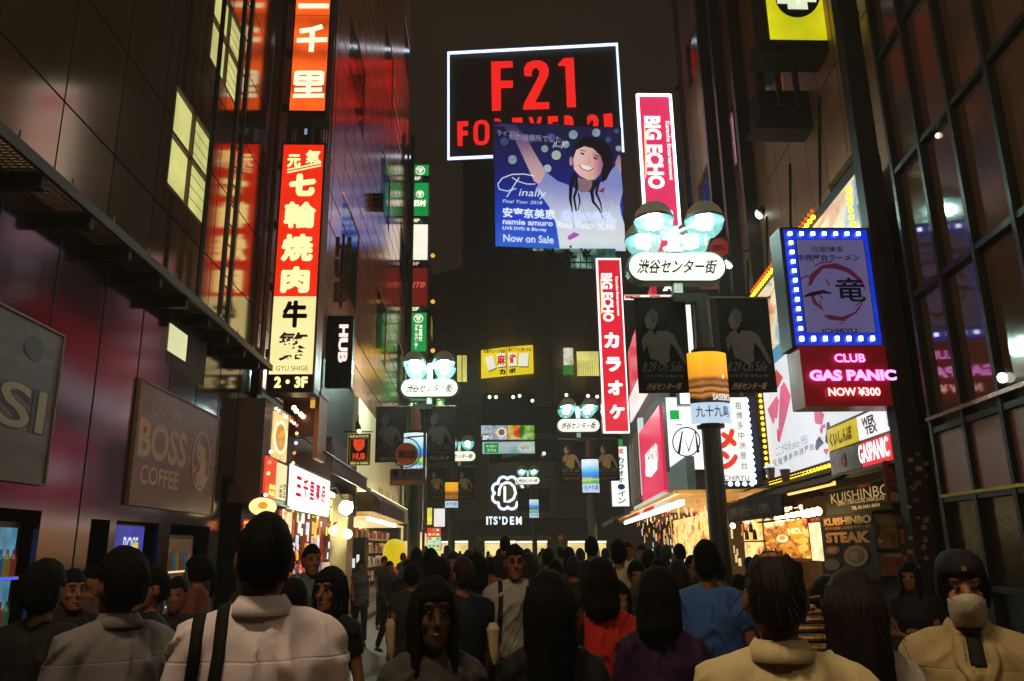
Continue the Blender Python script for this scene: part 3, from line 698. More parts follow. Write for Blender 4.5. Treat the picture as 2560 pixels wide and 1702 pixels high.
    fl = [(1027, 413, 1072, 439, gm), (1029, 458, 1071, 540, gm), (1027, 562, 1069, 650, wh), (1024, 671, 1068, 764, rdm), (1024, 783, 1066, 877, gm), (1021, 899, 1065, 1000, gm)]
    for c in fl: cell(*c, 'face_panel')
    for x, y, c in ((1043, 447, '5F'), (1040, 552, '4F'), (1039, 660, '3F'), (1038, 773, '2F'), (1035, 889, '1F'), (1032, 1010, 'B1')):
        slab('floor_plate', Y, (x - 13, y - 7, x + 13, y + 7), -.3, .01, em('#10502c', .5) if c != '3F' else DK, s); text(c, Y, (x - 9, y - 4.5, x + 9, y + 4.5), .03, em(CR, 1.1 if c != '3F' else .5), s, .05)
    def melon(x, y, r):
        m = MB(); stroke('', Y, ell(x, y, r, r * .9, 18), 2.2, .045, wh, s, closed=True, m=m)
        for dx, dy in ((-.45, -.35), (0, -.4), (.45, -.35), (-.25, .05), (.25, .05), (0, .45)): stroke('', Y, ell(x + dx * r, y + dy * r, r * .2, r * .18, 8), 1.6, .045, wh, s, closed=True, m=m)
        m.build('melon_mark', wh, s)
    melon(1051, 427, 11); melon(1050, 486, 9); melon(1046, 797, 11); melon(1042, 915, 11)
    text('西村', Y, (1034, 500, 1065, 517), .045, wh, s, .05); text('JTB', Y, (1029, 706, 1063, 724), .045, em('#d05848', .8), s, .05, shear=.3)
    text('渋谷西村', Y, (1047, 812, 1056, 852), .045, wh, s, .03, vert=True); text('フルーツパーラー', Y, (1036, 812, 1045, 872), .045, wh, s, .05, vert=True)
    text('渋谷', Y, (1045, 930, 1056, 952), .045, wh, s, .03, vert=True); text('フルーツ', Y, (1028, 945, 1040, 990), .045, wh, s, .05, vert=True)
    slab('lower_box', Y, (1012, 1022, 1060, 1100), -.3, 0, BLK, s); text('CLUB', Y, (1016, 1040, 1024, 1098), .02, wh, s, .04, rot=90)
    stroke('letter', Y, ell(1040, 1086, 10, 11, 14, 20, 320), 4, .03, em('#e8ecff', 1.2), s); stroke('letter', Y, [(1040, 1066), (1052, 1066)], 3, .03, em('#e8ecff', 1.2), s)
    MB().tube([(-3.45, 39.8, 2), (-3.45, 39.8, 24)], .12, 10).build('pipe', mt('#5a6a30', .3, .6), s)
    for y in (640, 755, 875): MB().ball(Y.hit(1082, y, .3), .12, 8, 6).build('spot_lamp', em('#e8b040', 1.2), s)
    # side shops far down the left
    o = thing('yellow_sign', 'narrow yellow vertical lit sign behind the second lamp post', 'sign', (-3, 44, 3)); Y = PY(44)
    slab('box', Y, (1021, 1243, 1048, 1360), -.4, -.01, DK, o); slab('panel', Y, (1023, 1246, 1046, 1330), -.01, .02, em('#f0ec28', 1.0, .1), o); slab('panel', Y, (1023, 1335, 1044, 1356), -.01, .02, em('#f0ec28', 1.0, .1), o)
    text('定食居酒屋', Y, (1028, 1250, 1040, 1322), .04, em('#c8b020', .6), o, .02, vert=True)
    for i, (x0, y0, x1, y1, c, l) in enumerate(((1085, 1270, 1112, 1315, '#f2f0ea', 'plain white lit sign beyond the second lamp post'), (1068, 1318, 1102, 1340, '#e8342a', 'red and white lit poster board low beyond the lamp post'), (1068, 1340, 1102, 1375, '#c0e0b0', 'pale green lit poster board under the red one'), (1088, 1068, 1112, 1098, '#38a828', 'green second floor sign with a white number'), (1068, 1268, 1080, 1310, '#f0e850', 'slim yellow and white poster strip beside the lamp post'))):
        o = thing('lit_sign', l, 'sign', Y.hit((x0 + x1) / 2, y1)); Z = PY(48 + i); slab('panel', Z, (x0, y0, x1, y1), 0, .03, em(c, 1.0, .3 if i else .06, 3), o); slab('box', Z, (x0 - 1, y0 - 1, x1 + 1, y1 + 1), -.3, 0, DK, o)
        if i == 3: text('2F', Z, (1093, 1084, 1108, 1096), .05, em(CR, 1.1), o, .05)
        if i in (1, 2):
            for k in range(6): piece('printed_patch', Z, *[a for a in Z.rect(x0 + 3 + (k % 3) * 10, y0 + 3 + (k // 3) * (y1 - y0) / 2, x0 + 10 + (k % 3) * 10, y0 + 8 + (k // 3) * (y1 - y0) / 2)], .03, .05, em(random.choice(['#f8f4e0', '#e84028', '#f0e040', '#58b060']), 1.0), o)
    # green vertical sign behind second lamp
    o = thing('green_sign', 'bright green vertical sign partly hidden behind the second lamp', 'sign', (-2.6, 46, 6)); Z = PY(46)
    slab('panel', Z, (1090, 930, 1111, 1100), 0, .04, em('#3aa428', .9, .3), o); slab('box', Z, (1089, 929, 1112, 1101), -.3, 0, DK, o); text('フレンチカフェ', Z, (1094, 940, 1107, 1080), .06, wh, o, .04, vert=True)
    # left far building row closing the street
    b = thing('far_building', 'dark building on the left beyond the floor signs', 'building', (-8, 55, 0))
    MB().box((-13, 41, 0), (-3.9, 70, 26)).build('wall', mt('#3a3028', .7), b)
    P = PXL(-3.88)
    for j in range(7):
        for i in range(9): piece('window_pane', P, 42 + i * 3, 3.6 + j * 3.2, 44 + i * 3, 5.2 + j * 3.2, 0, .04, em('#c8b060', .35, .4) if (i * 5 + j * 3) % 11 == 0 else wm, b)
    MB().box((-3.88, 42, 0), (-3.7, 66, 2.7)).build('lit_shop_front', em('#ffe0a0', .9, .6, .8), b)
    # yellow balloon and red bunch
    o = thing('balloon', 'big yellow balloon at the cream shop entrance', 'balloon', PY(24).hit(985, 1382)); c = PY(24).hit(986, 1380)
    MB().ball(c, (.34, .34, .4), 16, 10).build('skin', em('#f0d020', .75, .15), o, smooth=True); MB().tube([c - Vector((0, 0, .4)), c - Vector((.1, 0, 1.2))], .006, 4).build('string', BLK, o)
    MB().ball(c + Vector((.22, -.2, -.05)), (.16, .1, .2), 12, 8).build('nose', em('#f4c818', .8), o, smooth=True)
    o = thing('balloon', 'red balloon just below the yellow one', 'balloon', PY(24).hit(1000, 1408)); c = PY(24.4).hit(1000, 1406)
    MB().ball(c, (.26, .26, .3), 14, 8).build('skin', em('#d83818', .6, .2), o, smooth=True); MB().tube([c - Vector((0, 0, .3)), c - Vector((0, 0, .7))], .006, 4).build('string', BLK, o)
left_shops()
# ================================================================== buildings closing the street
def centre():
    st = mt('#7c6a56', .6, 0, .25, .4, .1, 6, rnd=.05, spec=.2)
    b = thing('round_front_building', 'dark stone clad building with a bulging front closing the end of the street', 'building', (4, 76, 0))
    plan = [(-6.0, 80), (-1.5, 77), (1.2, 73.5), (4.0, 72), (7.2, 72), (10.5, 73.5), (14.5, 78), (20, 84)]
    H_ = 29.5
    m = MB(); n = len(plan)
    v = [(x, y + .12, z) for z in (0, H_) for x, y in plan] + [(20, 95, 0), (-6, 95, 0), (20, 95, H_), (-6, 95, H_)]
    f = [(i, i + 1, n + i + 1, n + i) for i in range(n - 1)] + [tuple(range(n, 2 * n)) + (2 * n + 2, 2 * n + 3)] + [(n - 1, 2 * n, 2 * n + 2, 2 * n - 1), (2 * n + 1, 0, n, 2 * n + 3)]
    m.add(v, f).build('core', BLK, b)
    segs = []
    for i in range(n - 1):
        a, c = Vector((*plan[i], 0)), Vector((*plan[i + 1], 0)); L = (c - a).length; P = Pl(a, c - a); segs.append((P, L))
    dkg = glass('#191613', .12); lit = [em('#e8dc70', .8, .5, .7), em('#3f8a34', .7, .4, .6)]
    for s_, (P, L) in enumerate(segs):
        k = max(2, round(L / 1.6)); us = fr(0, L, k)
        for i in range(k):
            for z0, z1, kind in [(4.4, 6.1, 0), (6.1, 7.8, 0), (7.8, 9.2, 0), (9.2, 11.2, 1), (11.2, 11.8, 0), (11.8, 14.2, 1), (14.2, 15.0, 0), (15.0, 17.9, 2), (17.9, 19.3, 0)] + [(19.3 + q * 2.04, 21.34 + q * 2.04, 0) for q in range(5)]:
                if kind and s_ in (2, 3, 4) and i % 3 != 2 and kind == 1: piece('window_pane', P, us[i] + .03, z0 + .03, us[i + 1] - .03, z1 - .03, -.1, -.06, dkg, b)
                else: piece('stone_slab', P, us[i] + .02, z0 + .02, us[i + 1] - .02, z1 - .02, -.02, .03, st, b, .015)
        for z in (19.25, 29.4, 4.3): MB().slab(P, -.05, z - .15, L + .05, z + .15, 0, .3).build('cornice', st, b)
    # windows, pictures and signs on the front (placed on their own planes just proud of it)
    F = PY(71.6)
    w = slab('window', F, (1143, 887, 1167, 952), -.2, 0, lit[0], b); slab('mullion', F, (1154, 885, 1156, 955), 0, .05, BLK, b)
    for px, mm in (((1409, 868, 1433, 910), em('#e8e8c8', .8, .6, 1.5)), ((1409, 911, 1433, 935), lit[1])): slab('window', F, px, -.2, 0, mm, b)
    slab('window', F, (1443, 877, 1500, 937), -.2, 0, em('#f0e884', .95, .5, .5), b)
    for k in range(12): slab('curtain_fold', F, (1444 + k * 4.6, 900, 1445.2 + k * 4.6, 937), 0, .03, em('#b8a840', .6), b)
    slab('dark_glazing', F, (1205, 982, 1337, 1060), -.1, 0, dkg, b); slab('dark_glazing', F, (1412, 985, 1500, 1020), -.1, 0, dkg, b)
    for x, y in ((1224, 991), (1240, 991), (1283, 991), (1299, 988), (1331, 1000), (1416, 986), (1470, 988), (1493, 990), (1360, 1132)): bulb(F, x, y, .16, .2, em('#fff4d8', 2.5, 0), b, 'spot_lamp')
    s = thing('picture_window_band', 'band of lit pictures of coffee, fruit and salad on the stone building', 'light box', F.hit(1270, 1098))
    for x0, x1, c in ((1203, 1232, ('#8ab0c8', '#dce8f0', '#5a6a70')), (1233, 1268, ('#e8f0f4', '#a8b8c8', '#c88a50')), (1269, 1300, ('#d83020', '#f0c020', '#f8e8c0')), (1301, 1336, ('#287820', '#8cc840', '#f0f4e0'))):
        slab('picture', F, (x0, 1062, x1, 1097), 0, .08, food(*c, .75, 1.1), s)
    poly('cup', F, ell(1254, 1079, 12, 12), .12, em('#f4f4f0', .9), s); poly('coffee', F, ell(1254, 1079, 8, 8), .15, em('#a8683c', .7), s)
    text('3F', F, (1206, 1087, 1222, 1098), .12, em('#f4f8f8', 1.1), s, .05)
    slab('picture', F, (1206, 1103, 1337, 1132), 0, .08, food('#88b8b8', '#b8d8d8', '#d8e4e0', .7, .5), s); slab('green_plate', F, (1211, 1106, 1246, 1131), .08, .12, em('#189038', .9), s)
    text('ベーカリー', F, (1215, 1110, 1242, 1118), .14, em('#d8f4d0', .9), s, .03); text('カフェ', F, (1218, 1120, 1240, 1127), .14, em('#d8f4d0', .9), s, .03)
    poly('plate', F, ell(1314, 1118, 20, 11), .12, em('#dce4e4', .8), s); poly('salad', F, ell(1314, 1115, 13, 7), .15, food('#287820', '#f0f4e0', '#8cc840', .7, 1.5), s)
    # mahjong sign
    s = thing('mahjong_sign', 'bright yellow lit sign with four tiles and red characters on the dark stone building', 'sign', F.hit(1268, 935))
    ym = em('#f4d820', 1.0, .12, .6)
    poly('panel', F, [(1203, 874), (1266, 866), (1266, 936), (1203, 943)], .1, ym, s, .4); poly('panel', F, [(1268, 866), (1332, 861), (1334, 930), (1268, 936)], .1, ym, s, .4)
    bt = em('#281a10', .1, 0)
    text('全国チェーンの店', F, (1208, 871, 1263, 881), .13, bt, s, .03); text('麻雀プロと遊べる店', F, (1271, 867, 1329, 877), .13, em('#b83010', .6), s, .03)
    for px in ([(1213, 892), (1232, 886), (1240, 918), (1221, 926)], [(1242, 883), (1263, 881), (1264, 914), (1245, 916)], [(1271, 881), (1292, 881), (1292, 913), (1272, 914)], [(1299, 882), (1322, 880), (1320, 914), (1296, 914)]):
        poly('tile_side', F, [(x + 1.5, y + 3) for x, y in px], .13, em('#58803c', .6), s); poly('tile', F, px, .16, em('#f6f2dc', 1.05), s)
    text('麻', F, (1243, 885, 1263, 911), .2, em('#d02010', .8), s, .05); text('雀', F, (1272, 883, 1291, 909), .2, em('#d02010', .8), s, .05)
    text('カ', F, (1248, 921, 1264, 935), .15, bt, s, .07); text('ボ', F, (1272, 919, 1290, 932), .15, bt, s, .07)
    # flower sign
    s = thing('flower_logo_sign', 'white neon flower outline with a letter inside above white shop lettering', 'sign', F.hit(1270, 1310))
    wn = em('#eef8ee', 1.6, 0); bl = em('#1c4c9a', .7, 0)
    pts = []
    for k in range(8):
        a = math.radians(k * 45 + 22); cx, cy = 1269 + 27 * math.cos(a), 1231 + 29 * math.sin(a)
        for q in range(-3, 4):
            aa = a + math.radians(q * 27); pts.append((cx + 13 * math.cos(aa), cy + 13.5 * math.sin(aa)))
    stroke('neon_tube', F, pts, 10, .2, bl, s, closed=True); stroke('neon_tube', F, pts, 6.5, .35, wn, s, closed=True)
    stroke('neon_letter', F, [(1262, 1214), (1262, 1253), (1272, 1252), (1283, 1246), (1289, 1232), (1285, 1215), (1275, 1206), (1265, 1205), (1254, 1210), (1249, 1221), (1247, 1238)], 6.5, .36, wn, s)
    
    for ch, x0, x1, y0 in (('I', 1216, 1220, 1290), ('T', 1222, 1232, 1290), ('S', 1234, 1244, 1290), ("'", 1248, 1251, 1290), ('D', 1256, 1269, 1290), ('E', 1275, 1285, 1290), ('M', 1290, 1304, 1290)):
        y1 = 1310 if ch != "'" else 1297
        text(ch, F, (x0 - 1.5, y0 - 1.5, x1 + 1.5, y1 + 1.5), .3, bl, s, .03); text(ch, F, (x0, y0, x1, y1), .36, wn, s, .03)
    # ground floor shops
    s = thing('lit_shop_windows', 'row of glowing shop windows at street level of the stone building', 'shop front', F.hit(1300, 1400)); wm = em('#f8dc90', 1.1, .5, .8); wh = em('#fff4d0', 1.8, .1)
    for x0, x1 in ((1090, 1170), (1212, 1290), (1292, 1368), (1420, 1462), (1464, 1516)):
        slab('shop_window', F, (x0, 1357, x1, 1408), 0, .04, wm, s); slab('fluorescent_strip', F, (x0, 1351, x1, 1356), 0, .1, wh, s)
        for k in range(int((x1 - x0) / 9)):
            hh = random.uniform(12, 34); x = x0 + 3 + k * 9; slab('goods', F, (x, 1404 - hh, x + 6, 1404), .05, .12, mt(random.choice(['#c86848', '#58402c', '#e8e0d0', '#302820', '#d8a030']), .6), s)
    s = thing('canopy_ledge', 'long pale ledge over the lit shop windows', 'canopy', F.hit(1270, 1345)); slab('ledge', F, (1190, 1338, 1380, 1350), -.2, 1.2, st, s)
    s = thing('no_entry_sign', 'small round red no entry sign rising above the crowd', 'road sign', PY(45).hit(1402, 1500)); Y = PY(45)
    c = Y.hit(1402, 1343); MB().tube([c + Vector((0, .0, 0)), c + Vector((0, -.05, 0))], .3 * .55, 24).build('disc', mt('#d02418', .5, em_k=0), s); MB().box((c.x - .1, c.y - .07, c.z - .025), (c.x + .1, c.y - .05, c.z + .025)).build('bar', mt('#f0e8e0', .5), s); MB().cyl((c.x, c.y + .03), .03, 0, c.z, 8).build('post', STEEL, s)
    # terrace with greenery
    T = PY(73); s = thing('rooftop_terrace', 'teal lit roof terrace with railing and round topped plants under the video billboard', 'terrace', T.hit(1410, 680))
    slab('glass_wall', T, (1325, 622, 1540, 672), -.3, 0, food('#16302a', '#4a8070', '#b8e0c8', .6, .7), s)
    slab('rail', T, (1320, 655, 1540, 658), .6, .7, DK, s)
    for k in range(14): slab('strut', T, (1330 + k * 15, 625, 1332 + k * 15, 672), .3, .4, mt('#80a890', .4), s)
    for k, x in enumerate((1322, 1371, 1420, 1466)):
        p = thing('potted_tree', ['first', 'second', 'third', 'fourth'][k] + ' from the terrace corner of four round topped dark shrubs under the billboard', 'shrub', T.hit(x, 675, 1), 'round shrubs on the roof terrace'); c = T.hit(x, 634, 1)
        m = MB(); 
        for q in range(26): 
            o = Vector((random.gauss(0, .25), random.gauss(0, .2), random.gauss(0, .22))); m.ball(c + o, .14, 5, 3)
        m.build('crown', mt('#1a1e14', .8), p); MB().tube([c - Vector((0, 0, .3)), c - Vector((0, 0, 1.4))], .05, 6).build('trunk', BLK, p)
    slab('parapet', T, (1180, 672, 1560, 690), -.3, .8, st, s)
    # building behind with the two billboards
    b = thing('billboard_tower', 'tall dark tower behind carrying the red lettered neon billboard', 'building', (6, 90, 0))
    MB().box((-1.5, 88, 0), (16.5, 105, 57)).build('wall', mt('#54483a', .7, 0, .2, .3), b)
    Q = Pl((0, 80, 0), (.9962, -.0872, 0)); s = thing('neon_billboard', 'giant black billboard with red letters inside a white neon rectangle', 'billboard', Q.hit(1340, 400))
    poly('board', Q, [(1118, 130), (1543, 107), (1561, 380), (1118, 400)], 0, mt('#141210', .7), s, .6)
    fw = em('#dcecf4', 2.2, 0); fb = em('#3f68b8', .7, 0)
    stroke('neon_frame', Q, [(1121, 133), (1542, 111), (1558, 377), (1121, 397)], 13, .1, fb, s, .1, closed=True); stroke('neon_frame', Q, [(1121, 133), (1542, 111), (1558, 377), (1121, 397)], 8, .3, fw, s, .1, closed=True)
    rd = em('#f0201c', 1.25, .05)
    def rot_t(txt, x0, y0, x1, y1, bold):
        text(txt, Q, (x0, y0, x1, y1), .4, rd, s, bold)
    # block letters drawn as shapes
    def shp(pts): poly('letter', Q, pts, .4, rd, s, .2)
    shp([(1228, 155), (1281, 153), (1282, 167), (1251, 169), (1251, 203), (1282, 202), (1282, 218), (1252, 219), (1252, 275), (1230, 276)])
    shp([(1311, 187), (1310, 170), (1318, 158), (1334, 152), (1352, 152), (1366, 160), (1372, 175), (1370, 190), (1337, 257), (1373, 256), (1373, 271), (1308, 273), (1309, 262), (1347, 190), (1349, 177), (1342, 168), (1334, 170), (1329, 178), (1330, 189), (1312, 189)])
    shp([(1395, 161), (1410, 146), (1434, 145), (1440, 266), (1418, 267), (1413, 163), (1396, 163)])
    shp([(1143, 305), (1170, 303), (1170, 314), (1156, 315), (1156, 328), (1169, 327), (1169, 337), (1156, 338), (1156, 364), (1144, 364)])
    stroke('letter', Q, [(1204, 305), (1194, 308), (1189, 318), (1189, 348), (1194, 358), (1204, 359), (1214, 356), (1218, 346), (1218, 316), (1213, 307)], 11, .4, rd, s, closed=True)
    for ch, x0, x1 in (('R', 1236, 1262), ('E', 1281, 1307), ('V', 1322, 1356), ('E', 1370, 1396), ('R', 1411, 1443), ('2', 1468, 1500), ('1', 1510, 1532)):
        y = 297 - (x0 - 1236) * .045; text(ch, Q, (x0, y, x1, y + 56), .4, rd, s, .06)
    # video billboard
    V = Pl((0, 75, 0), (.9952, .098, 0)); s = thing('video_billboard', 'large blue video billboard of a smiling singer in a white shirt with raised arms', 'billboard', V.hit(1398, 630))
    blu = ramp_print([(0, '#3a74d8'), (.35, '#1c44c4'), (.7, '#141c70'), (1, '#161640')], 1.0, 31, 45, nsc=.25, nk=.12)
    poly('screen', V, [(1235, 306), (1551, 322), (1561, 629), (1239, 616)], 0, blu, s, .5)
    poly('housing', V, [(1233, 304), (1553, 320), (1563, 632), (1237, 619)], -.06, BLK, s, .6)
    def C(u, v): return (1080 + u * .3698, 80 + v * .3698)
    bk = em('#9ab4c4', .75, .3, 1); bk2 = em('#4a60a0', .6, .3, 1)
    for u, v, r, m_ in ((545, 865, 30, bk), (840, 835, 32, em('#b8c4bc', .85)), (762, 792, 24, bk), (780, 925, 27, em('#b0c8d0', .85)), (955, 697, 30, bk), (805, 715, 28, bk2), (905, 762, 25, bk), (1110, 683, 28, bk), (1192, 730, 20, bk2), (490, 742, 28, bk2), (655, 730, 24, bk2), (1250, 672, 18, bk2), (1262, 790, 20, bk)):
        poly('light_spot', V, [C(*p) for p in ell(u, v, r, r, 16)], .02, m_, s)
    sk = ramp_print([(0, '#ecc8c0'), (.5, '#c8a0a8'), (.8, '#7a5a80'), (1, '#3c3060')], .9, 37.5, 45.3, 2, .5, .05); sk2 = em('#a8808c', .7, .1); wht = ramp_print([(0, '#b8d8f0'), (.3, '#e8f0f4'), (.6, '#d8dcf0'), (.85, '#a0a4d8'), (1, '#8890d0')], .95, 31, 40, 2, .35, .12); hair = em('#1a1030', .12, 0); cap = em('#1c1a3c', .12, 0)
    poly('arm', V, [C(*p) for p in ((432, 640), (455, 624), (560, 630), (640, 720), (700, 830), (760, 930), (780, 1010), (730, 1040), (690, 1010), (640, 900), (590, 790), (545, 700), (480, 640))], .04, sk, s)
    poly('arm', V, [C(*p) for p in ((1262, 830), (1276, 850), (1280, 960), (1240, 930), (1240, 880))], .04, sk, s)
    poly('shirt', V, [C(*p) for p in ((770, 950), (850, 1010), (930, 1040), (1010, 1085), (1080, 1085), (1150, 1010), (1200, 950), (1245, 900), (1280, 970), (1290, 1080), (1270, 1170), (1280, 1240), (1300, 1300), (1310, 1483), (865, 1470), (840, 1300), (790, 1180), (700, 1060), (740, 1010))], .05, wht, s)
    poly('neck', V, [C(*p) for p in ((960, 980), (1080, 1010), (1085, 1060), (1050, 1085), (1000, 1080), (975, 1040))], .07, sk2, s)
    poly('cap', V, [C(*p) for p in ((950, 880), (960, 790), (990, 735), (1050, 710), (1130, 715), (1190, 760), (1225, 830), (1215, 930), (1180, 1000), (1150, 1020), (1140, 900), (1100, 830), (1040, 790), (985, 790))], .06, cap, s)
    poly('face', V, [C(*p) for p in ((955, 860), (975, 800), (1030, 775), (1090, 790), (1140, 840), (1158, 900), (1140, 960), (1100, 1000), (1060, 1005), (1000, 975), (960, 930))], .09, ramp_print([(0, '#f4ccc0'), (.55, '#e4b0a8'), (.8, '#b87890'), (1, '#6a3c70')], .95, 11.0, 14.3, 0, .6, .05), s)
    poly('ear', V, [C(*p) for p in ell(940, 875, 12, 32, 10)], .08, sk, s)
    for p in ([(1005, 820), (1030, 830)], [(1092, 850), (1118, 862)]): stroke('eye', V, [C(*q) for q in p], 4, .11, hair, s)
    for p in ([(1000, 800), (1040, 808)], [(1090, 832), (1128, 845)]): stroke('brow', V, [C(*q) for q in p], 2, .11, hair, s)
    poly('mouth', V, [C(*p) for p in ((995, 900), (1040, 905), (1090, 925), (1060, 938), (1020, 925))], .11, em('#f8f4f0', 1.0), s); stroke('lip', V, [C(*p) for p in ((992, 898), (1020, 930), (1060, 942), (1092, 924))], 2.5, .12, em('#b83048', .7), s)
    stroke('nose', V, [C(*p) for p in ((1062, 850), (1068, 885), (1052, 888))], 1.5, .11, sk2, s)
    for pts, w in (([(965, 960), (940, 1040), (935, 1130), (950, 1220)], [10, 10, 7, 2]), ([(975, 980), (980, 1060), (960, 1120), (975, 1210), (990, 1240)], [6, 8, 6, 4, 1]), ([(1110, 1010), (1080, 1080), (1090, 1150), (1130, 1200), (1160, 1270)], [10, 10, 7, 4, 1]), ([(1130, 1000), (1110, 1090), (1140, 1160), (1150, 1230)], [8, 7, 4, 1]), ([(990, 1090), (1000, 1150), (985, 1220)], [4, 4, 1])):
        stroke('hair_lock', V, [C(*p) for p in pts], w, .13, em('#281848', .2, 0), s)
    for pts in ([(1000, 1100), (1020, 1200), (1080, 1330)], [(1170, 1050), (1200, 1150), (1160, 1330)], [(1220, 1060), (1250, 1180)], [(880, 1060), (940, 1180), (960, 1330)]): stroke('shirt_fold', V, [C(*p) for p in pts], 1.5, .07, em('#a8b8d8', .8), s)
    poly('shirt_print', V, [C(*p) for p in ((915, 1385), (960, 1355), (1000, 1370), (975, 1390), (925, 1412))], .08, em('#c060c8', .9), s); poly('shirt_mark', V, [C(*p) for p in ((1120, 1080), (1170, 1050), (1160, 1090))], .08, em('#a83040', .7), s)
    wt = em('#dce6ee', 1.1, 0)
    def CT(tx, u0, v0, u1, v1, b=.02, sh=0, m_=wt):
        a, b_ = C(u0, v0); c, d = C(u1, v1); text(tx, V, (a, b_, c, d), .16, m_, s, b, shear=sh)
    CT('ライブは、', 440, 668, 600, 706, .0, m_=em('#a8b0c0', .8)); CT('私の居場所でした。', 522, 698, 890, 742, .0, m_=em('#a8b0c0', .8))
    stroke('signature', V, [C(*p) for p in ((818, 785), (830, 750), (842, 745), (835, 780), (850, 770), (858, 782), (868, 765), (875, 790), (890, 740), (885, 770), (905, 750), (918, 748))], 1.3, .16, wt, s)
    stroke('script', V, [C(*p) for p in ((690, 975), (620, 962), (540, 965), (475, 990), (445, 1030), (455, 1065), (510, 1078), (570, 1060))], 2.2, .16, wt, s); stroke('script', V, [C(*p) for p in ((540, 985), (580, 1010), (640, 1030), (700, 1030))], 2, .16, wt, s); stroke('script', V, [C(*p) for p in ((590, 985), (560, 1030), (530, 1080), (505, 1118))], 2.2, .16, wt, s)
    CT('inally', 590, 1065, 770, 1130, .0, .25); CT('Final Tour 2018', 480, 1140, 745, 1162, .0, .3)
    CT('安室奈美恵', 478, 1195, 832, 1262, .03); CT('最後の作品。', 880, 1210, 1245, 1280, .02, m_=em('#c8d8f4', 1.0)); CT('namie amuro Final Tour 2018', 478, 1278, 1240, 1318, .03); CT('LIVE DVD & Blu-ray', 478, 1322, 776, 1350, .03); CT('Now on Sale', 482, 1375, 822, 1426, .02)
    # dark clutter between the buildings and the copper facade
    b = thing('roof_edge_building', 'far dark office block behind the billboards at the left', 'building', (-12, 95, 0)); MB().box((-30, 90, 0), (-7, 110, 40)).build('wall', mt('#3a332a', .8), b)
centre()
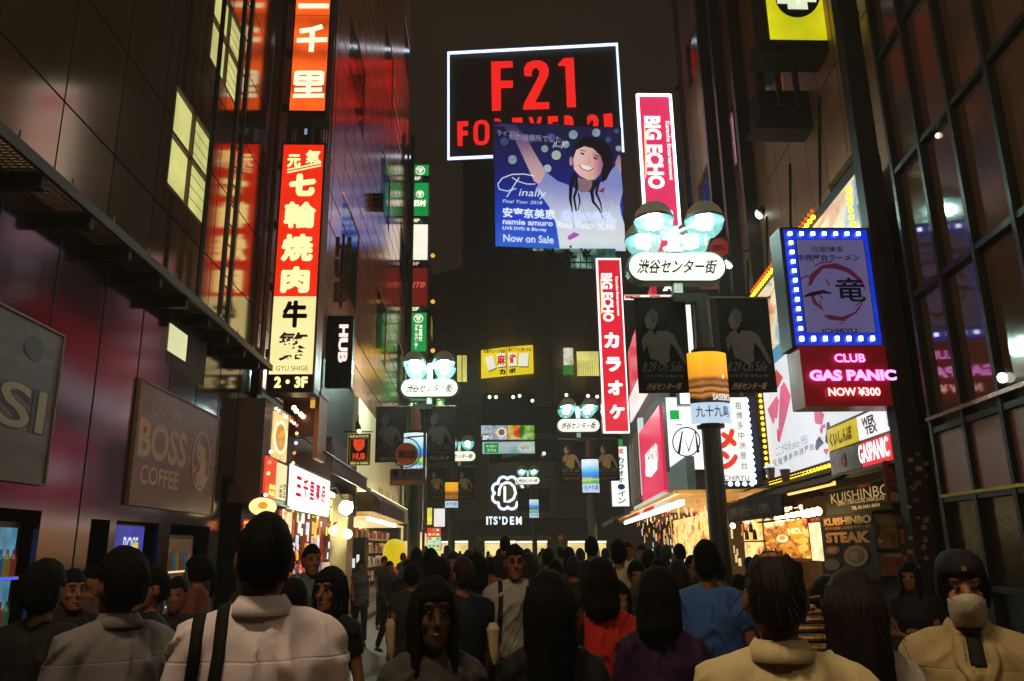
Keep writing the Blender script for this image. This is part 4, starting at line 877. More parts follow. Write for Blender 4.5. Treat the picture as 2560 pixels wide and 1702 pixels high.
# ================================================================== right side
RD = (-.104, -1, 0)
def PR(a): return Pl((a, 0, 0), RD)            # slightly splayed frontage
def right_side():
    # near glass wall
    G = Pl((3.84, 0, 0), (-.143, -1, 0))
    b = thing('glass_building', 'dark glass and pink metal building at the right edge of the picture', 'building', (9, 7, 0))
    u_end = G.loc(2312, 900)[0]
    gl = mt('#5c4638', .06, .12, .1, 1, .0, 3, spec=1.0); pk = mt('#7e4c4a', .45, .2, .15, 1.5, .05, rnd=.1); fr_ = mt('#1c1714', .45, .3, spec=.2)
    MB().slab(G, u_end, 0, u_end + 12, 18, -3, -.12).build('core', BLK, b)
    zA = G.loc(2430, 1110)[1]
    z1 = G.loc(2400, 1243)[1]; z2 = G.loc(2400, 1055)[1]; z3 = G.loc(2400, 655)[1]; z4 = G.loc(2450, 300)[1]
    us = [u_end] + [G.loc(x, 1000)[0] for x in (2410, 2520)] 
    st_ = us[1] - us[0]; us = [u_end + st_ * 1.0 * k for k in range(9)]
    vs = [.15, 1.2, z1, z2, z3, z3 + (z3 - z2), z3 + 2 * (z3 - z2), z3 + 3 * (z3 - z2), z3 + 4 * (z3 - z2)]
    lowm = mt('#3c3218', .15, .4, .5, 4, .3, 8)
    for i in range(8):
        for j in range(len(vs) - 1):
            mat = pk if j == 2 else lowm if j == 1 else gl
            nm = 'panel' if j in (0, 2) else 'window_pane'
            piece(nm, G, us[i] + .03, vs[j] + .03, us[i + 1] - .03, vs[j + 1] - .03, -.08, -.0 if j == 2 else -.03, mat if j else fr_, b, .006)
    for i in range(9): MB().slab(G, us[i] - .03, 0, us[i] + .03, 18, -.1, .05).build('mullion', fr_, b)
    for v in vs[1:]: MB().slab(G, u_end, v - .03, u_end + 12, v + .03, -.1, .04).build('transom', fr_, b)
    MB().slab(G, u_end, z2 + .1, u_end + 12, z2 + .14, -.1, .09).build('rail', mt('#8a6a60', .25, .9), b)
    MB().slab(G, u_end, z1 + .02, u_end + 12, z1 + .05, -.1, .06).build('brass_trim', mt('#8a7a30', .25, .9), b)
    MB().slab(G, u_end - .06, 0, u_end, 18, -3, .04).build('corner_post', mt('#4c4038', .3, .7), b)
    for x, y in ((2345, 340),): bulb(G, x, y, .03, -.02, em('#fff0c0', 2, 0), b)
    bulb(G, 2506, 943, .05, -.0, em('#f4fff4', 2.5, 0), b)
    # sticker covered pillar
    b = thing('sticker_pillar', 'dark pillar covered in faded stickers between the restaurant and the glass building', 'pillar', (6.2, 10, 0))
    P = Pl((0, 9.7, 0), (1, -.1, 0)); a, _ = P.loc(2262, 1200); c, _ = P.loc(2318, 1200)
    MB().slab(P, a, 0, c, 17, -.22, 0).build('shaft', mt('#241a17', .6, 0, .3, spec=.15), b)
    for k in range(26):
        x = random.uniform(2272, 2318); y = random.uniform(1120, 1420); r = random.uniform(3, 8)
        if k % 3: piece('sticker', P, *P.rect(x - r, y - r, x + r, y + r * .6), 0, .004, mt(random.choice(['#6a4c40', '#8a6a58', '#5a3c34', '#7a5c50']), .6), b, .001)
        else: poly('sticker', P, ell(x, y, r, r, 12), .005, mt('#7a5444', .6), b)
    # main brown facade
    P = PR(5.1); b = thing('brown_panel_building', 'tall brown panelled building over the restaurants on the right', 'building', (9, 16, 0))
    bm_ = mt('#b08464', .45, .3, .2, .6, .08, 6, rnd=.12)
    uL, uR = -25.5, -9.9
    m = MB().slab(P, uL, 3.5, uR, 26, -6, -.1).build('core', DK, b)
    vs = [4.2 + k * 1.85 for k in range(13)]; us = fr(uL, uR, 16)
    for i in range(16):
        for j in range(12):
            win = j % 3 == 1 and i % 4 in (1, 2)
            piece('window_pane' if win else 'panel', P, us[i] + .012, vs[j] + .012, us[i + 1] - .012, vs[j + 1] - .012, -.1, -.08 if win else 0, glass('#1a1714', .1) if win else bm_, b)
    for k, x in enumerate((1795, 1830, 1880)): 
        u = P.loc(x, 400)[0]; MB().slab(P, u - .12, 3, u + .12, 26, 0, .3).build('drain_column', mt('#3a2c24', .5, .3), b)
    for k in range(7): MB().tube([P.pt(-23.5 + k * 2.0, 5 + k * .3, .1), P.pt(-22.5 + k * 2.0, 8 + k * .3, .1)], .03, 6).build('conduit', DK, b)
    Q = PY(27); o = thing('pale_side_building', 'grey brown side wall rising behind the tall pink karaoke sign', 'building', (9, 27, 0))
    x0 = Q.hit(1694, 228); 
    F = PR(x0.x - .104 * 27 + .02 - .0)
    MB().slab(F, -27, 0, -25.6, 30, -6, 0).build('core', BLK, o)
    F2 = Pl((x0.x, 27, 0), (.4, -1, 0)); w = 6.5
    sm = mt('#9a8466', .6, .1, .15, .5, .05, 4, rnd=.05)
    for i in range(4):
        for j in range(9): piece('panel', F2, i * w / 4 + .01, x0.z - .01 - (j + 1) * 1.9 + .02, (i + 1) * w / 4 - .01, x0.z - j * 1.9 - .01, 0, .05, sm, o)
    MB().slab(F2, 0, 0, w, x0.z, -3, -.01).build('wall', mt('#4a4034', .6), o)
    MB().slab(F2, -.05, x0.z, w + .05, x0.z + .15, -3, .1).build('coping', DK, o)
    # upper dark awning box, yellow sign, spot lamps
    Y = PY(13.2); o = thing('dark_sign_box', 'long unlit dark sign box jutting from the brown facade', 'sign', Y.hit(2010, 320)); slab('box', Y, (1898, 228, 2150, 318), -.5, 0, mt('#1e1a15', .5), o)
    slab('lower_edge', Y, (1890, 305, 2060, 322), -.5, .02, mt('#2c251e', .5), o)
    Y = PY(12.0); o = thing('yellow_sign', 'yellow lit floor sign with a black disc cut by the top of the picture', 'sign', Y.hit(1995, 100))
    slab('box', Y, (1908, -140, 2080, 104), -.6, -.01, mt('#2a2418', .5), o)
    slab('face_panel', Y, (1914, -136, 2074, 98), -.01, .02, em('#dcd818', .85, .35, 1.2), o); poly('disc', Y, ell(1994, -10, 56, 54, 28), .03, BLK, o)
    text('4F', Y, (1942, -28, 2040, 24), .05, em('#eaf4d0', 1.0), o, .1)
    MB().slab(Y, *Y.rect(1905, 104, 2085, 132), -.6, .02).build('lower_box', DK, o)
    for k in (1965, 2010): MB().slab(Y, *Y.rect(k, 132, k + 12, 228), -.5, -.42).build('strut', DK, o)
    slab('orange_lamp', Y, (1948, 190, 1958, 224), -.5, -.45, em('#8a4a14', .6), o)
    Y = PY(17); 
    for k, (x, y, l) in enumerate(((1898, 536, 'white spot lamp clipped to the brown facade right of the twin globes'), (1822, 660, 'small white spot lamp beside the end of the white oval street sign'), (1950, 560, 'narrow white strip lamp beside a window on the brown facade'))):
        o = thing('spot_lamp', l, 'lamp', Y.hit(x, y)); c = Y.hit(x, y); MB().tube([c, c + Vector((.35, .1, .35))], [.12, .07], 10).build('housing', DK, o); MB().ball(c, (.1, .05, .13), 8, 6).build('lens', em('#e8fff0', 5, 0), o); MB().tube([c + Vector((.3, .1, .3)), c + Vector((1.0, .3, .6))], .02, 5).build('arm', DK, o)
    # small round sign 3F
    Y = PY(20); o = thing('round_mark_sign', 'dim grey sign board with a red disc behind the oval street sign', 'sign', Y.hit(1810, 660)); slab('board', Y, (1768, 592, 1855, 668), -.1, 0, mt('#6a6458', .6), o); poly('disc', Y, ell(1798, 620, 25, 23), .02, em('#a83028', .45), o); text('美豚公', Y, (1782, 612, 1814, 628), .03, mt('#c8b0a0', .5), o, .02); text('3F', Y, (1835, 600, 1848, 607), .02, BLK, o, .03)
    # karaoke blades
    red = em('#e01c34', 1.0, .1, .5); pnk = em('#e83868', 1.0, .1, .4); wh = em('#fffaf0', 1.3, 0); glow = em('#e4fbff', 3.0, 0)
    Y = PY(23.5); o = thing('karaoke_blade_sign', 'upper pink karaoke blade sign with a glowing white border above the near street lamp', 'sign', Y.hit(1640, 690))
    u0, u1 = Y.loc(1602, 400)[0], Y.loc(1688, 400)[0]; uu0 = Y.loc(1591, 240)[0]; v1 = Y.loc(1635, 238)[1]; v0 = Y.loc(1660, 640)[1]
    MB().slab(Y, u0, v0, u1, v1, -.5, 0).build('box', mt('#b8c4c8', .3, .3), o); MB().slab(Y, u0 + .06, v0 + .08, u1 - .06, v1 - .08, 0, .02).build('face_panel', pnk, o)
    m = MB()
    for q in ((u0 - .03, v0, u0 + .06, v1), (u1 - .06, v0, u1 + .03, v1), (u0, v1 - .08, u1, v1 + .02)): m.slab(Y, *q, -.02, .05)
    m.build('neon_border', glow, o); MB().slab(Y, u1 + .06, v0, u1 + .14, v1, -.6, -.45).build('side_tube', em('#dff4f0', 1.6, 0), o)
    def big(o, Y, dx, x0, y0, x1, y1, small='Karaoke Entertainment'):
        text('BIG ECHO', Y, (x0, y0, x1, y1), .04, wh, o, .05, rot=-90); w = x1 - x0; h = y1 - y0
        text(small, Y, (x1 + w * .28, y0 + h * .07, x1 + w * .52, y1 - h * .12), .04, wh, o, .03, rot=-90)
        stroke('swoosh', Y, [(x0 - w * .10, y0 + h * .08), (x0 - w * .04, y0 + h * .3), (x0 + w * .02, y0 + h * .55), (x0 - w * .0, y0 + h * .75), (x0 - w * .02, y0 + h * .85)], [1, 4, 5, 4, 1], .04, em('#f8e8a0', 1.2), o)
    big(o, Y, 0, 1615, 291, 1657, 473)
    text('カラオケ', Y, (1650, 512, 1690, 760), .04, wh, o, .06, vert=True)
    Y = PY(31); o = thing('karaoke_blade_sign', 'lower red karaoke blade sign with four large white kana beside the near banner', 'sign', Y.hit(1535, 1082))
    m0 = Y.loc(1498, 865)[0]; m1 = Y.loc(1564, 865)[0]; v1 = Y.loc(1520, 648)[1]; v0 = Y.loc(1540, 1080)[1]; m0 = Y.loc(1500, 865)[0]; m1 = Y.loc(1563, 865)[0]
    MB().slab(Y, m0, v0, m1, v1, -.5, 0).build('box', mt('#b02030', .4), o); MB().slab(Y, m0 + .05, v0 + .05, m1 - .05, v1 - .05, 0, .02).build('face_panel', red, o)
    m = MB()
    for q in ((m0 - .02, v0, m0 + .06, v1), (m1 - .05, v0, m1 + .0, v1), (m0, v1 - .06, m1, v1 + .02), (m0, v0 - .03, m1, v0 + .05)): m.slab(Y, *q, -.02, .04)
    m.build('neon_border', em('#fff0f0', 1.6, 0), o)
    big(o, Y, 0, 1505, 684, 1533, 805)
    for ch, x, y in (('カ', 1529, 850), ('ラ', 1534, 909), ('オ', 1538, 968), ('ケ', 1543, 1028)): text(ch, Y, (x - 19, y - 18, x + 19, y + 18), .045, wh, o, .06)
    # white bookshop sign behind banner, cafe board
    Y = PY(20); o = thing('white_blade_sign', 'tall white lit blade sign with black letters half hidden by the near banner', 'sign', Y.hit(1715, 1000)); slab('box', Y, (1690, 735, 1736, 1010), -.3, 0, STEEL, o); slab('face_panel', Y, (1692, 738, 1734, 1008), 0, .02, em('#f4f4ec', 1.4, .05), o); text('books', Y, (1694, 760, 1718, 960), .04, BLK, o, .06, rot=-90)
    o = thing('red_white_strip_sign', 'thin red and white lit strip just under the oval street sign', 'sign', Y.hit(1640, 745)); slab('panel', Y, (1562, 738, 1700, 748), -.1, 0, em('#f4e8e0', 1.2), o); slab('red_patch', Y, (1563, 739, 1600, 747), 0, .02, em('#e04840', .9), o); slab('red_patch', Y, (1625, 739, 1650, 747), 0, .02, em('#e04840', .9), o)
    Y = PY(21.5); o = thing('cafe_board', 'white lit board with a large blue ringed letter over the bright shop', 'sign', Y.hit(1710, 1172))
    slab('box', Y, (1668, 990, 1762, 1175), -.4, 0, STEEL, o); slab('face_panel', Y, (1670, 992, 1760, 1172), 0, .02, em('#f2f4ee', 1.3, .06), o); bl = em('#1c3a60', .35, 0)
    slab('green_patch', Y, (1675, 1024, 1698, 1047), .02, .04, em('#18b048', 1.0), o)
    poly('disc', Y, ell(1716, 1103, 39, 40, 30), .05, em('#f8faf6', 1.4), o); stroke('ring', Y, ell(1716, 1103, 34, 36, 30), 3, .08, bl, o, closed=True)
    stroke('letter', Y, [(1697, 1132), (1706, 1076), (1722, 1126), (1738, 1076), (1746, 1130)], [7, 6, 7, 6, 7], .08, bl, o); stroke('swoosh', Y, [(1700, 1155), (1712, 1148)], 4, .05, em('#2878c0', .8), o); stroke('swoosh', Y, [(1690, 1060), (1706, 1060)], 2, .05, em('#2878c0', .8), o)
    # big pink store panel
    P = PR(3.1); b = thing('karaoke_building', 'bright pink and white karaoke shop front on the right beyond the near lamp', 'building', (8, 29, 0))
    u0, u1 = P.loc(1574, 1200)[0], P.loc(1668, 1200)[0]; zt = P.loc(1640, 1000)[1]
    MB().slab(P, u0 - 6, 2.9, u1 + .2, zt + 3.0, -5, -.2).build('wall', mt('#4a4440', .6), b)
    MB().slab(P, u1 + .05, 2.9, u1 + 3.5, 3.7, -.2, .0).build('fascia', mt('#98a8a4', .3, .4), b)
    uu0, vv0, uu1, vv1 = P.rect(1604, 1048, 1660, 1238)
    MB().slab(P, uu0, P.loc(1635, 1240)[1], uu1, P.loc(1635, 1068)[1] + .4, -.15, .05).build('pink_panel', em('#e01850', 1.0, .15, .4), b)
    text('BIG ECHO', P, (1613, 1118, 1644, 1168), .07, wh, b, .05); stroke('swoosh', P, [(1614, 1180), (1625, 1168), (1642, 1160)], [2, 5, 2], .07, wh, b); text('Karaoke Entertainment', P, (1612, 1115, 1640, 1124), .07, em('#f8b0c0', 1), b)
    MB().slab(P, uu0 - .6, P.loc(1600, 1240)[1], uu0 - .1, P.loc(1600, 1068)[1] + .4, -.15, .02).build('white_post', em('#e0ece8', .8, .1), b)
    for k in range(6): MB().slab(P, uu0 - 2.9 + k * .42, P.loc(1590, 1250)[1], uu0 - 2.75 + k * .42, P.loc(1590, 1085)[1], -.15, .02 + .01 * k).build('shutter_post', mt('#8a3c30' if k % 2 else '#b8b8a8', .5), b)
    zf0 = P.loc(1620, 1290)[1]; zf1 = P.loc(1620, 1262)[1]
    MB().slab(P, uu0 - 2.4, zf0, uu1 + .1, zf1 + .12, -.1, .15).build('white_band', em('#dcdcd4', .75, .1), b)
    for a, c in ((-2.3, -.4), (1.2, 4.2)): MB().slab(P, uu0 + a, zf0 + .12, uu0 + c, zf1 - .02, .15, .17).build('red_patch', em('#e02028', .9), b)
    text('カラオケ', P, (1612, 1268, 1628, 1282), .17, BLK, b, .02)
    # slanted pink canopy panels above
    MB().slab(P, uu0 - 2.6, P.loc(1600, 1090)[1] + .9, uu1, P.loc(1600, 1060)[1] + 1.5, .05, .1).build('white_band', em('#e8dcd8', 1.0, .1), b)
    MB().slab(P, uu0 - 2.6, P.loc(1600, 1060)[1] + 1.6, uu1, P.loc(1600, 1060)[1] + 3.4, -.1, .06).build('red_upper_panel', em('#c81c38', .9, .15, .5), b)
    # warm open shop below
    s = thing('warm_shop', 'open shop glowing orange full of goods and price tags under a blue awning', 'shop front', P.pt(u0, 0, -1))
    MB().slab(P, u0 - 4, 0, u1 + .6, 2.9, -2.4, -2.3).build('lit_back_wall', food('#f8c050', '#ffe8a0', '#e07820', 1.1, 3), s)
    MB().slab(P, u0 - 4, 2.82, u1 + 3.5, 2.9, -2.3, .3).build('ceiling', em('#d89848', .7, .6, 3), s)
    MB().slab(P, u0 - 1, 2.55, u1 + 3.5, 2.68, .1, .2).build('light_tube', em('#fff4d8', 4, 0), s)
    for k in range(150):
        u = u0 - 1 + random.random() * (u1 - u0 + 4.4); z = random.uniform(1.0, 2.5); w = random.uniform(.1, .28); h = random.uniform(.1, .3); dd = -random.uniform(.1, 2)
        piece('price_tag', P, u, z, u + w, z + h, dd - .01, dd, em(random.choice(['#fff4d8', '#f0b020', '#e06820', '#ffe8a0', '#f8d890', '#f09020', '#ffe0a0']), .8, .35, 8), s)
    for k in range(46):
        u = u0 - 3.5 + random.random() * (u1 - u0 + 6.4); z = random.uniform(2.35, 2.72); w = random.uniform(.12, .24); dd = random.uniform(-1.2, .1)
        piece('hanging_tag', P, u, z, u + w, z + random.uniform(.08, .2), dd - .01, dd, em(random.choice(['#e05a18', '#ffe8b0', '#d83818', '#f0b030', '#fff4d8']), .8, .3, 8), s)
    for k in range(9): MB().slab(P, u0 - 3.8 + k * .95, 2.7, u0 - 3.74 + k * .95, 2.81, -2.2, .25).build('ceiling_beam', mt('#7a5430', .6), s)
    for k in range(8): c = P.pt(u0 - 3.4 + k * .95, 2.66, .0); put('bulb', BALLS.setdefault(('hl', 1), MB().ball((0, 0, 0), .075, 8, 6).me('bulb')), em('#ffd890', 9, 0), s, loc=c)
    aw = thing('awning', 'dark blue awning strip over the glowing orange shop', 'awning', P.pt(u0, 2.9, 0)); am = mt('#1c1c44', .6)
    q = [P.pt(u0 - 5, 2.95, 0), P.pt(u0 + 3.2, 2.95, 0), P.pt(u0 + 3.2, 2.72, 1.0), P.pt(u0 - 5, 2.72, 1.0)]; m = MB(); m.add(q + [p - Vector((0, 0, .05)) for p in q], [(0, 1, 2, 3), (7, 6, 5, 4), (0, 3, 7, 4), (2, 1, 5, 6), (3, 2, 6, 7)]); m.build('canvas', am, aw); MB().slab(P, u0 - 5, 2.5, u0 + 3.2, 2.68, .98, 1.0).build('valance', am, aw)
    for k in range(7): MB().slab(P, u0 - 4.5 + k * 1.1, 2.55, u0 - 4.35 + k * 1.1, 2.65, 1.0, 1.01).build('white_mark', mt('#c8c8d8', .6), aw)
    # white far blade with blue kana
    Y = PY(36); o = thing('white_blade_sign', 'white vertical lit sign with blue kana under a green cap near the third lamp', 'sign', Y.hit(1548, 1265)); slab('box', Y, (1526, 1113, 1572, 1266), -.3, 0, STEEL, o); slab('face_panel', Y, (1528, 1115, 1570, 1264), 0, .02, em('#f0f2ec', 1.3, .05), o); slab('green_cap', Y, (1530, 1097, 1557, 1112), -.1, .02, em('#18983c', .9), o)
    text('カラオケ・イン', Y, (1543, 1140, 1562, 1258), .04, em('#1c4c78', .5), o, .02, vert=True); text('楽', Y, (1545, 1119, 1560, 1134), .04, em('#d83830', .8), o, .02)
    # vertical ramen sign with blue leds
    led = em('#d8e8ff', 6, 0); ledb = em('#2a5cff', 1.6, 0); yb = em('#ffc428', 3.2, 0); yb2 = em('#d85a10', 1.3, 0)
    Y = PY(15.5); o = thing('ramen_blade_sign', 'white vertical ramen sign with red kana edged by blue and white lights', 'sign', Y.hit(1840, 1215)); slab('box', Y, (1790, 990, 1898, 1214), -.3, 0, mt('#10142c', .4), o); slab('face_panel', Y, (1802, 992, 1877, 1200), 0, .02, em('#f0ece4', 1.15, .06), o)
    rk = em('#e0402c', .95, .1)
    for ch, x0, y0, x1, y1 in (('ラ', 1796, 950, 1830, 990), ('メ', 1797, 1070, 1842, 1120), ('ン', 1801, 1125, 1846, 1172)): text(ch, Y, (x0, y0, x1, y1), .04, rk, o, .09)
    stroke('kana_bar', Y, [(1812, 1005), (1806, 1060)], [12, 7], .04, rk, o)
    for i, ch in enumerate('祖博多中洲屋台'): text(ch, Y, (1838 + i * 2.6, 1003 + i * 25, 1853 + i * 2.6, 1021 + i * 25), .04, em('#28242c', .2, 0), o, .0)
    text('ICHIRYU', Y, (1806, 1187, 1873, 1199), .04, em('#28242c', .2, 0), o, .0)
    for k in range(14): bulb(Y, 1865 + k * 1.6, 1000 + k * 15.6, .05, .04, led, o, 'led')
    for k in range(8): bulb(Y, 1792 - k * .0 + k * 1.5, 1070 + k * 16, .03, .04, led, o, 'led')
    for k in range(5): bulb(Y, 1808 + k * 18, 1208, .045, .04, led, o, 'led')
    # giant poster board in the splayed frontage, bulbs round it
    P = PR(4.55); o = thing('giant_ramen_poster', 'giant white lit poster with pink brush strokes edged with yellow bulbs', 'billboard', P.hit(2050, 1200))
    uL = P.loc(1912, 1000)[0]; zb = P.loc(1998, 1172)[1]; uR = P.loc(2225, 1000)[0]; zt = P.loc(2000, 612)[1]; zt = (P.loc(1932, 690)[1] + P.loc(2060, 545)[1]) / 2
    zb = (P.loc(1940, 1192)[1] + P.loc(2070, 1150)[1]) / 2; zm = (P.loc(1935, 905)[1] + P.loc(1978, 880)[1]) / 2
    MB().slab(P, uL - .2, zb - .2, uR + .1, zt + .2, -.3, 0).build('cabinet', BLK, o)
    MB().slab(P, uL, zb, uR, zm, 0, .02).build('white_face', em('#dcdce0', .95, .06, .5), o)
    MB().slab(P, uL, zm, uR, zm + .3, 0, .025).build('blue_strip', em('#4a88b0', .8, .1), o)
    MB().slab(P, uL, zm + .3, uR, zt, 0, .02).build('food_picture', food('#b0301c', '#e0c8a0', '#3878a8', .8, 1.6), o)
    pk_ = em('#d84878', .85, .35, 1.2); rd = em('#c81c24', .8, .2); blu = em('#3c4c74', .45, .1)
    def D(u, v): return (1900 + u * .2551, 850 + v * .2551)
    def DS(pts, w, m_): stroke('brush_stroke', P, [D(*p) for p in pts], w, .04, m_, o)
    DS([(150, 310), (185, 370), (160, 450)], [4, 16, 3], rd); DS([(225, 420), (245, 500), (215, 700), (180, 980)], [3, 24, 16, 2], pk_); DS([(170, 560), (140, 680), (100, 720), (130, 810)], [4, 14, 16, 2], pk_)
    DS([(375, 450), (345, 520), (370, 630)], [3, 18, 2], pk_); DS([(590, 640), (560, 730), (540, 800)], [18, 22, 3], pk_); DS([(180, 880), (178, 985)], [8, 4], rd)
    for pts, w in (([(570, 960), (600, 975), (560, 1010), (545, 1060)], [3, 8, 7, 3]), ([(660, 800), (665, 860), (650, 1000)], [3, 7, 4]), ([(640, 960), (680, 985)], [6, 6])): DS(pts, w, blu)
    DS([(640, 830), (600, 850), (590, 900)], 3, pk_); DS([(625, 1080), (660, 1075), (640, 1100)], 3, pk_)
    for i, ch in enumerate('元祖博多中洲屋台'):
        x = 1937 + i * 13.2; y = 1158 - i * 6.0; text(ch, P, (x - 5, y - 10, x + 5, y + 8), .04, blu, o, .01)
    text('ここが中洲 since 1955', P, (1938, 1097, 2020, 1125), .04, em('#7c90b4', .6), o)
    zz = zt
    m1 = P.pt(uL, zt, 0)
    def bulbs(u0, z0, u1, z1, n, mat, r=.045, d=.06):
        key = (r, mat.name)
        if key not in BALLS:
            me = MB().ball((0, 0, 0), r, 8, 5).me('bulb'); me.materials.append(mat); BALLS[key] = me
        for k in range(n): put('bulb', BALLS[key], mat, o, loc=P.pt(u0 + (u1 - u0) * (k + .5) / n, z0 + (z1 - z0) * (k + .5) / n, d))
    bulbs(uL - .1, zb - .1, uR, zb - .1, 34, yb, .035); bulbs(uL - .1, zt + .1, uR - 1.8, zt + .1, 26, yb, .045); bulbs(uL - .1, zt + .22, uR - 1.8, zt + .22, 26, yb2, .035); bulbs(uL - .12, zb, uL - .12, zm, 18, yb, .04)
    # triangle of bulbs on top
    c = P.loc(2120, 478); 
    for k in range(7): bulb(P, 2121 + k * 2.1, 476 + k * 17, .04, .06, yb, o)
    # LED framed blade with club panel
    Y = PY(9.3); o = thing('dragon_blade_sign', 'grey ramen sign with a red dragon ring edged by blue white lights', 'sign', Y.hit(2085, 850))
    # the face leans with perspective only: a true upright rectangle
    u0 = Y.loc(1987, 720)[0]; u1 = Y.loc(2189, 720)[0]; v1 = Y.loc(2080, 588)[1]; v0 = Y.loc(2105, 848)[1]
    MB().slab(Y, u0 - .12, v0 - .1, u1 + .12, v1 + .1, -.35, 0).build('box', mt('#1a2038', .4), o); MB().slab(Y, u1 + .12, v0 - 1.05, u1 + .75, v1 + .6, -.4, -.3).build('mounting_wall', mt('#241c30', .4, .3), o)
    MB().slab(Y, u0 + .09, v0 + .08, u1 - .09, v1 - .08, 0, .02).build('face_panel', em('#6c6494', .6, .2, .6), o)
    n = 0
    for k in range(8): 
        for z in (v1, v0): put('led', BALLS.setdefault(('L', 1), MB().box((-.023, -.02, -.023), (.023, .0, .023)).me('led')), led, o, loc=Y.pt(u0 + (u1 - u0) * k / 7, z, .03))
    for k in range(1, 11):
        for u in (u0, u1): put('led', BALLS[('L', 1)], led, o, loc=Y.pt(u, v0 + (v1 - v0) * k / 11, .03))
    m = MB()
    for q in ((u0 - .07, v0 - .07, u0 + .07, v1 + .07), (u1 - .07, v0 - .07, u1 + .07, v1 + .07), (u0 + .07, v0 - .07, u1 - .07, v0 + .07), (u0 + .07, v1 - .07, u1 - .07, v1 + .07)): m.slab(Y, *q, 0, .012)
    m.build('light_channel', em('#1434c8', .9, .2, 3), o)
    dk = em('#1a1c3c', .12, 0); dr = em('#5c1c3c', .5, 0)
    text('元祖博多', Y, (2028, 617, 2108, 632), .03, dk, o, .01); text('中洲屋台ラーメン', Y, (1993, 637, 2148, 653), .03, dk, o, .02); text('ICHIRYU', Y, (2056, 822, 2142, 834), .03, dk, o, .02)
    def E(u, v): return (1850 + u * .4145, 450 + v * .4145)
    stroke('dragon_ring', Y, [E(*p) for p in ((440, 620), (420, 640), (440, 580), (500, 525), (580, 520), (660, 550), (730, 610), (755, 660))], [2, 6, 14, 9, 14, 12, 8, 2], .03, dr, o); stroke('dragon_ring', Y, [E(*p) for p in ((740, 740), (700, 800), (620, 840), (540, 830), (510, 820))], [2, 5, 10, 12, 3], .03, dr, o); stroke('dragon_ring', Y, [E(*p) for p in ((430, 680), (450, 740), (500, 780), (480, 730))], [6, 10, 8, 2], .03, dr, o)
    for pts in ([(450, 520), (490, 500), (555, 495)], [(365, 600), (400, 580), (430, 590)], [(520, 600), (540, 640)], [(590, 840), (640, 850), (600, 870)], [(440, 700), (480, 690), (500, 720)], [(700, 760), (740, 730)]): stroke('dragon_line', Y, [E(*p) for p in pts], 3, .03, dr, o)
    stroke('brush_stroke', Y, [E(*p) for p in ((385, 705), (430, 690), (500, 675), (550, 685))], [3, 9, 9, 3], .035, dk, o); text('竜', Y, (2090, 695, 2162, 755), .035, dk, o, .016)
    s = thing('club_sign', 'dark red panel with glowing pink club lettering and a price below the dragon sign', 'sign', Y.hit(2120, 1010)); Z = PY(9.22)
    a0 = Z.loc(2006, 940)[0]; a1 = Z.loc(2252, 940)[0]; b1 = Z.loc(2120, 862)[1]; b0 = Z.loc(2130, 1014)[1]
    MB().slab(Z, a0, b0, a1, b1, -.4, 0).build('box', mt('#c0203c', .35, 0, .1, 1, 0), s)
    lp = em('#ff9cf0', 2.0, 0); lpk = em('#d01890', 1.3, 0); lr = em('#ffc8c0', 2.0, 0); lrr = em('#e01c2c', 1.3, 0)
    for tx, px, a, c, bo in (('CLUB', (2086, 883, 2163, 904), lp, lpk, .02), ('GAS PANIC', (2024, 923, 2241, 950), lp, lpk, .05), ('NOW ¥300', (2071, 967, 2201, 988), lr, lrr, .03)):
        text(tx, Z, (px[0] - 1.5, px[1] - 1.5, px[2] + 1.5, px[3] + 1.5), .02, c, s, bo + .05); text(tx, Z, px, .04, a, s, bo)
    for k in range(3):
        MB().slab(Z, a0 + .2, b0 + .1 + .001, a1 - .2, b0 + .12, -.45, -.41).build('bracket', BLK, s) if k == 0 else None
    # four small lit shop signs
    P = PR(4.25); o = thing('four_panel_sign', 'grid of four small lit shop signs, yellow, white, silver and red, under the club sign', 'sign', P.hit(2160, 1180))
    ua = P.loc(2075, 1120)[0]; um = P.loc(2152, 1110)[0]; ub = P.loc(2228, 1090)[0]; za = (P.loc(2075, 1068)[1] + P.loc(2210, 1018)[1]) / 2; zc = (P.loc(2090, 1188)[1] + P.loc(2235, 1143)[1]) / 2; zmid = (za + zc) / 2
    MB().slab(P, ua - .04, zc - .04, ub + .04, za + .04, -.3, 0).build('cabinet', mt('#5a5650', .3, .7), o)
    g = .02
    MB().slab(P, ua, zmid + g, um - g, za, 0, .02).build('yellow_panel', em('#d8c018', .85, .25, 3), o); MB().slab(P, um + g, zmid + g, ub, za, 0, .02).build('white_panel', em('#f2ecee', 1.1, .06), o)
    MB().slab(P, ua, zc, um - g, zmid - g, 0, .02).build('silver_panel', mt('#a8a098', .2, .7, .3, 4), o); MB().slab(P, um + g, zc, ub, zmid - g, 0, .02).build('red_panel', em('#e01c2c', 1.0, .08), o)
    def TP(tx, fa, fb, fc, fd, mat, bo=.03, vert=False, dd=.03):
        W_ = ub - ua; H_ = za - zc; U0, U1, V0, V1 = ua + fa * W_, ua + fc * W_, zc + fb * H_, zc + fd * H_
        v, f, x0, y0, x1, y1 = glyph(tx, bo); MB().add([P.pt(U0 + (U1 - U0) * (x - x0) / (x1 - x0), V0 + (V1 - V0) * (y - y0) / (y1 - y0), dd) for x, y in v], f).build('lettering', mat, o)
    TP('くいしんぼ', .05, .60, .46, .90, em('#7a2410', .3, 0), .05); TP('WER', .64, .75, .84, .93, BLK, .04); TP('TEX', .68, .58, .86, .74, BLK, .04); TP('GASPANIC', .53, .07, .98, .44, em('#fff0f4', 1.6, 0), .03)
    TP('4', .2, .1, .3, .4, mt('#a83028', .4), .08)
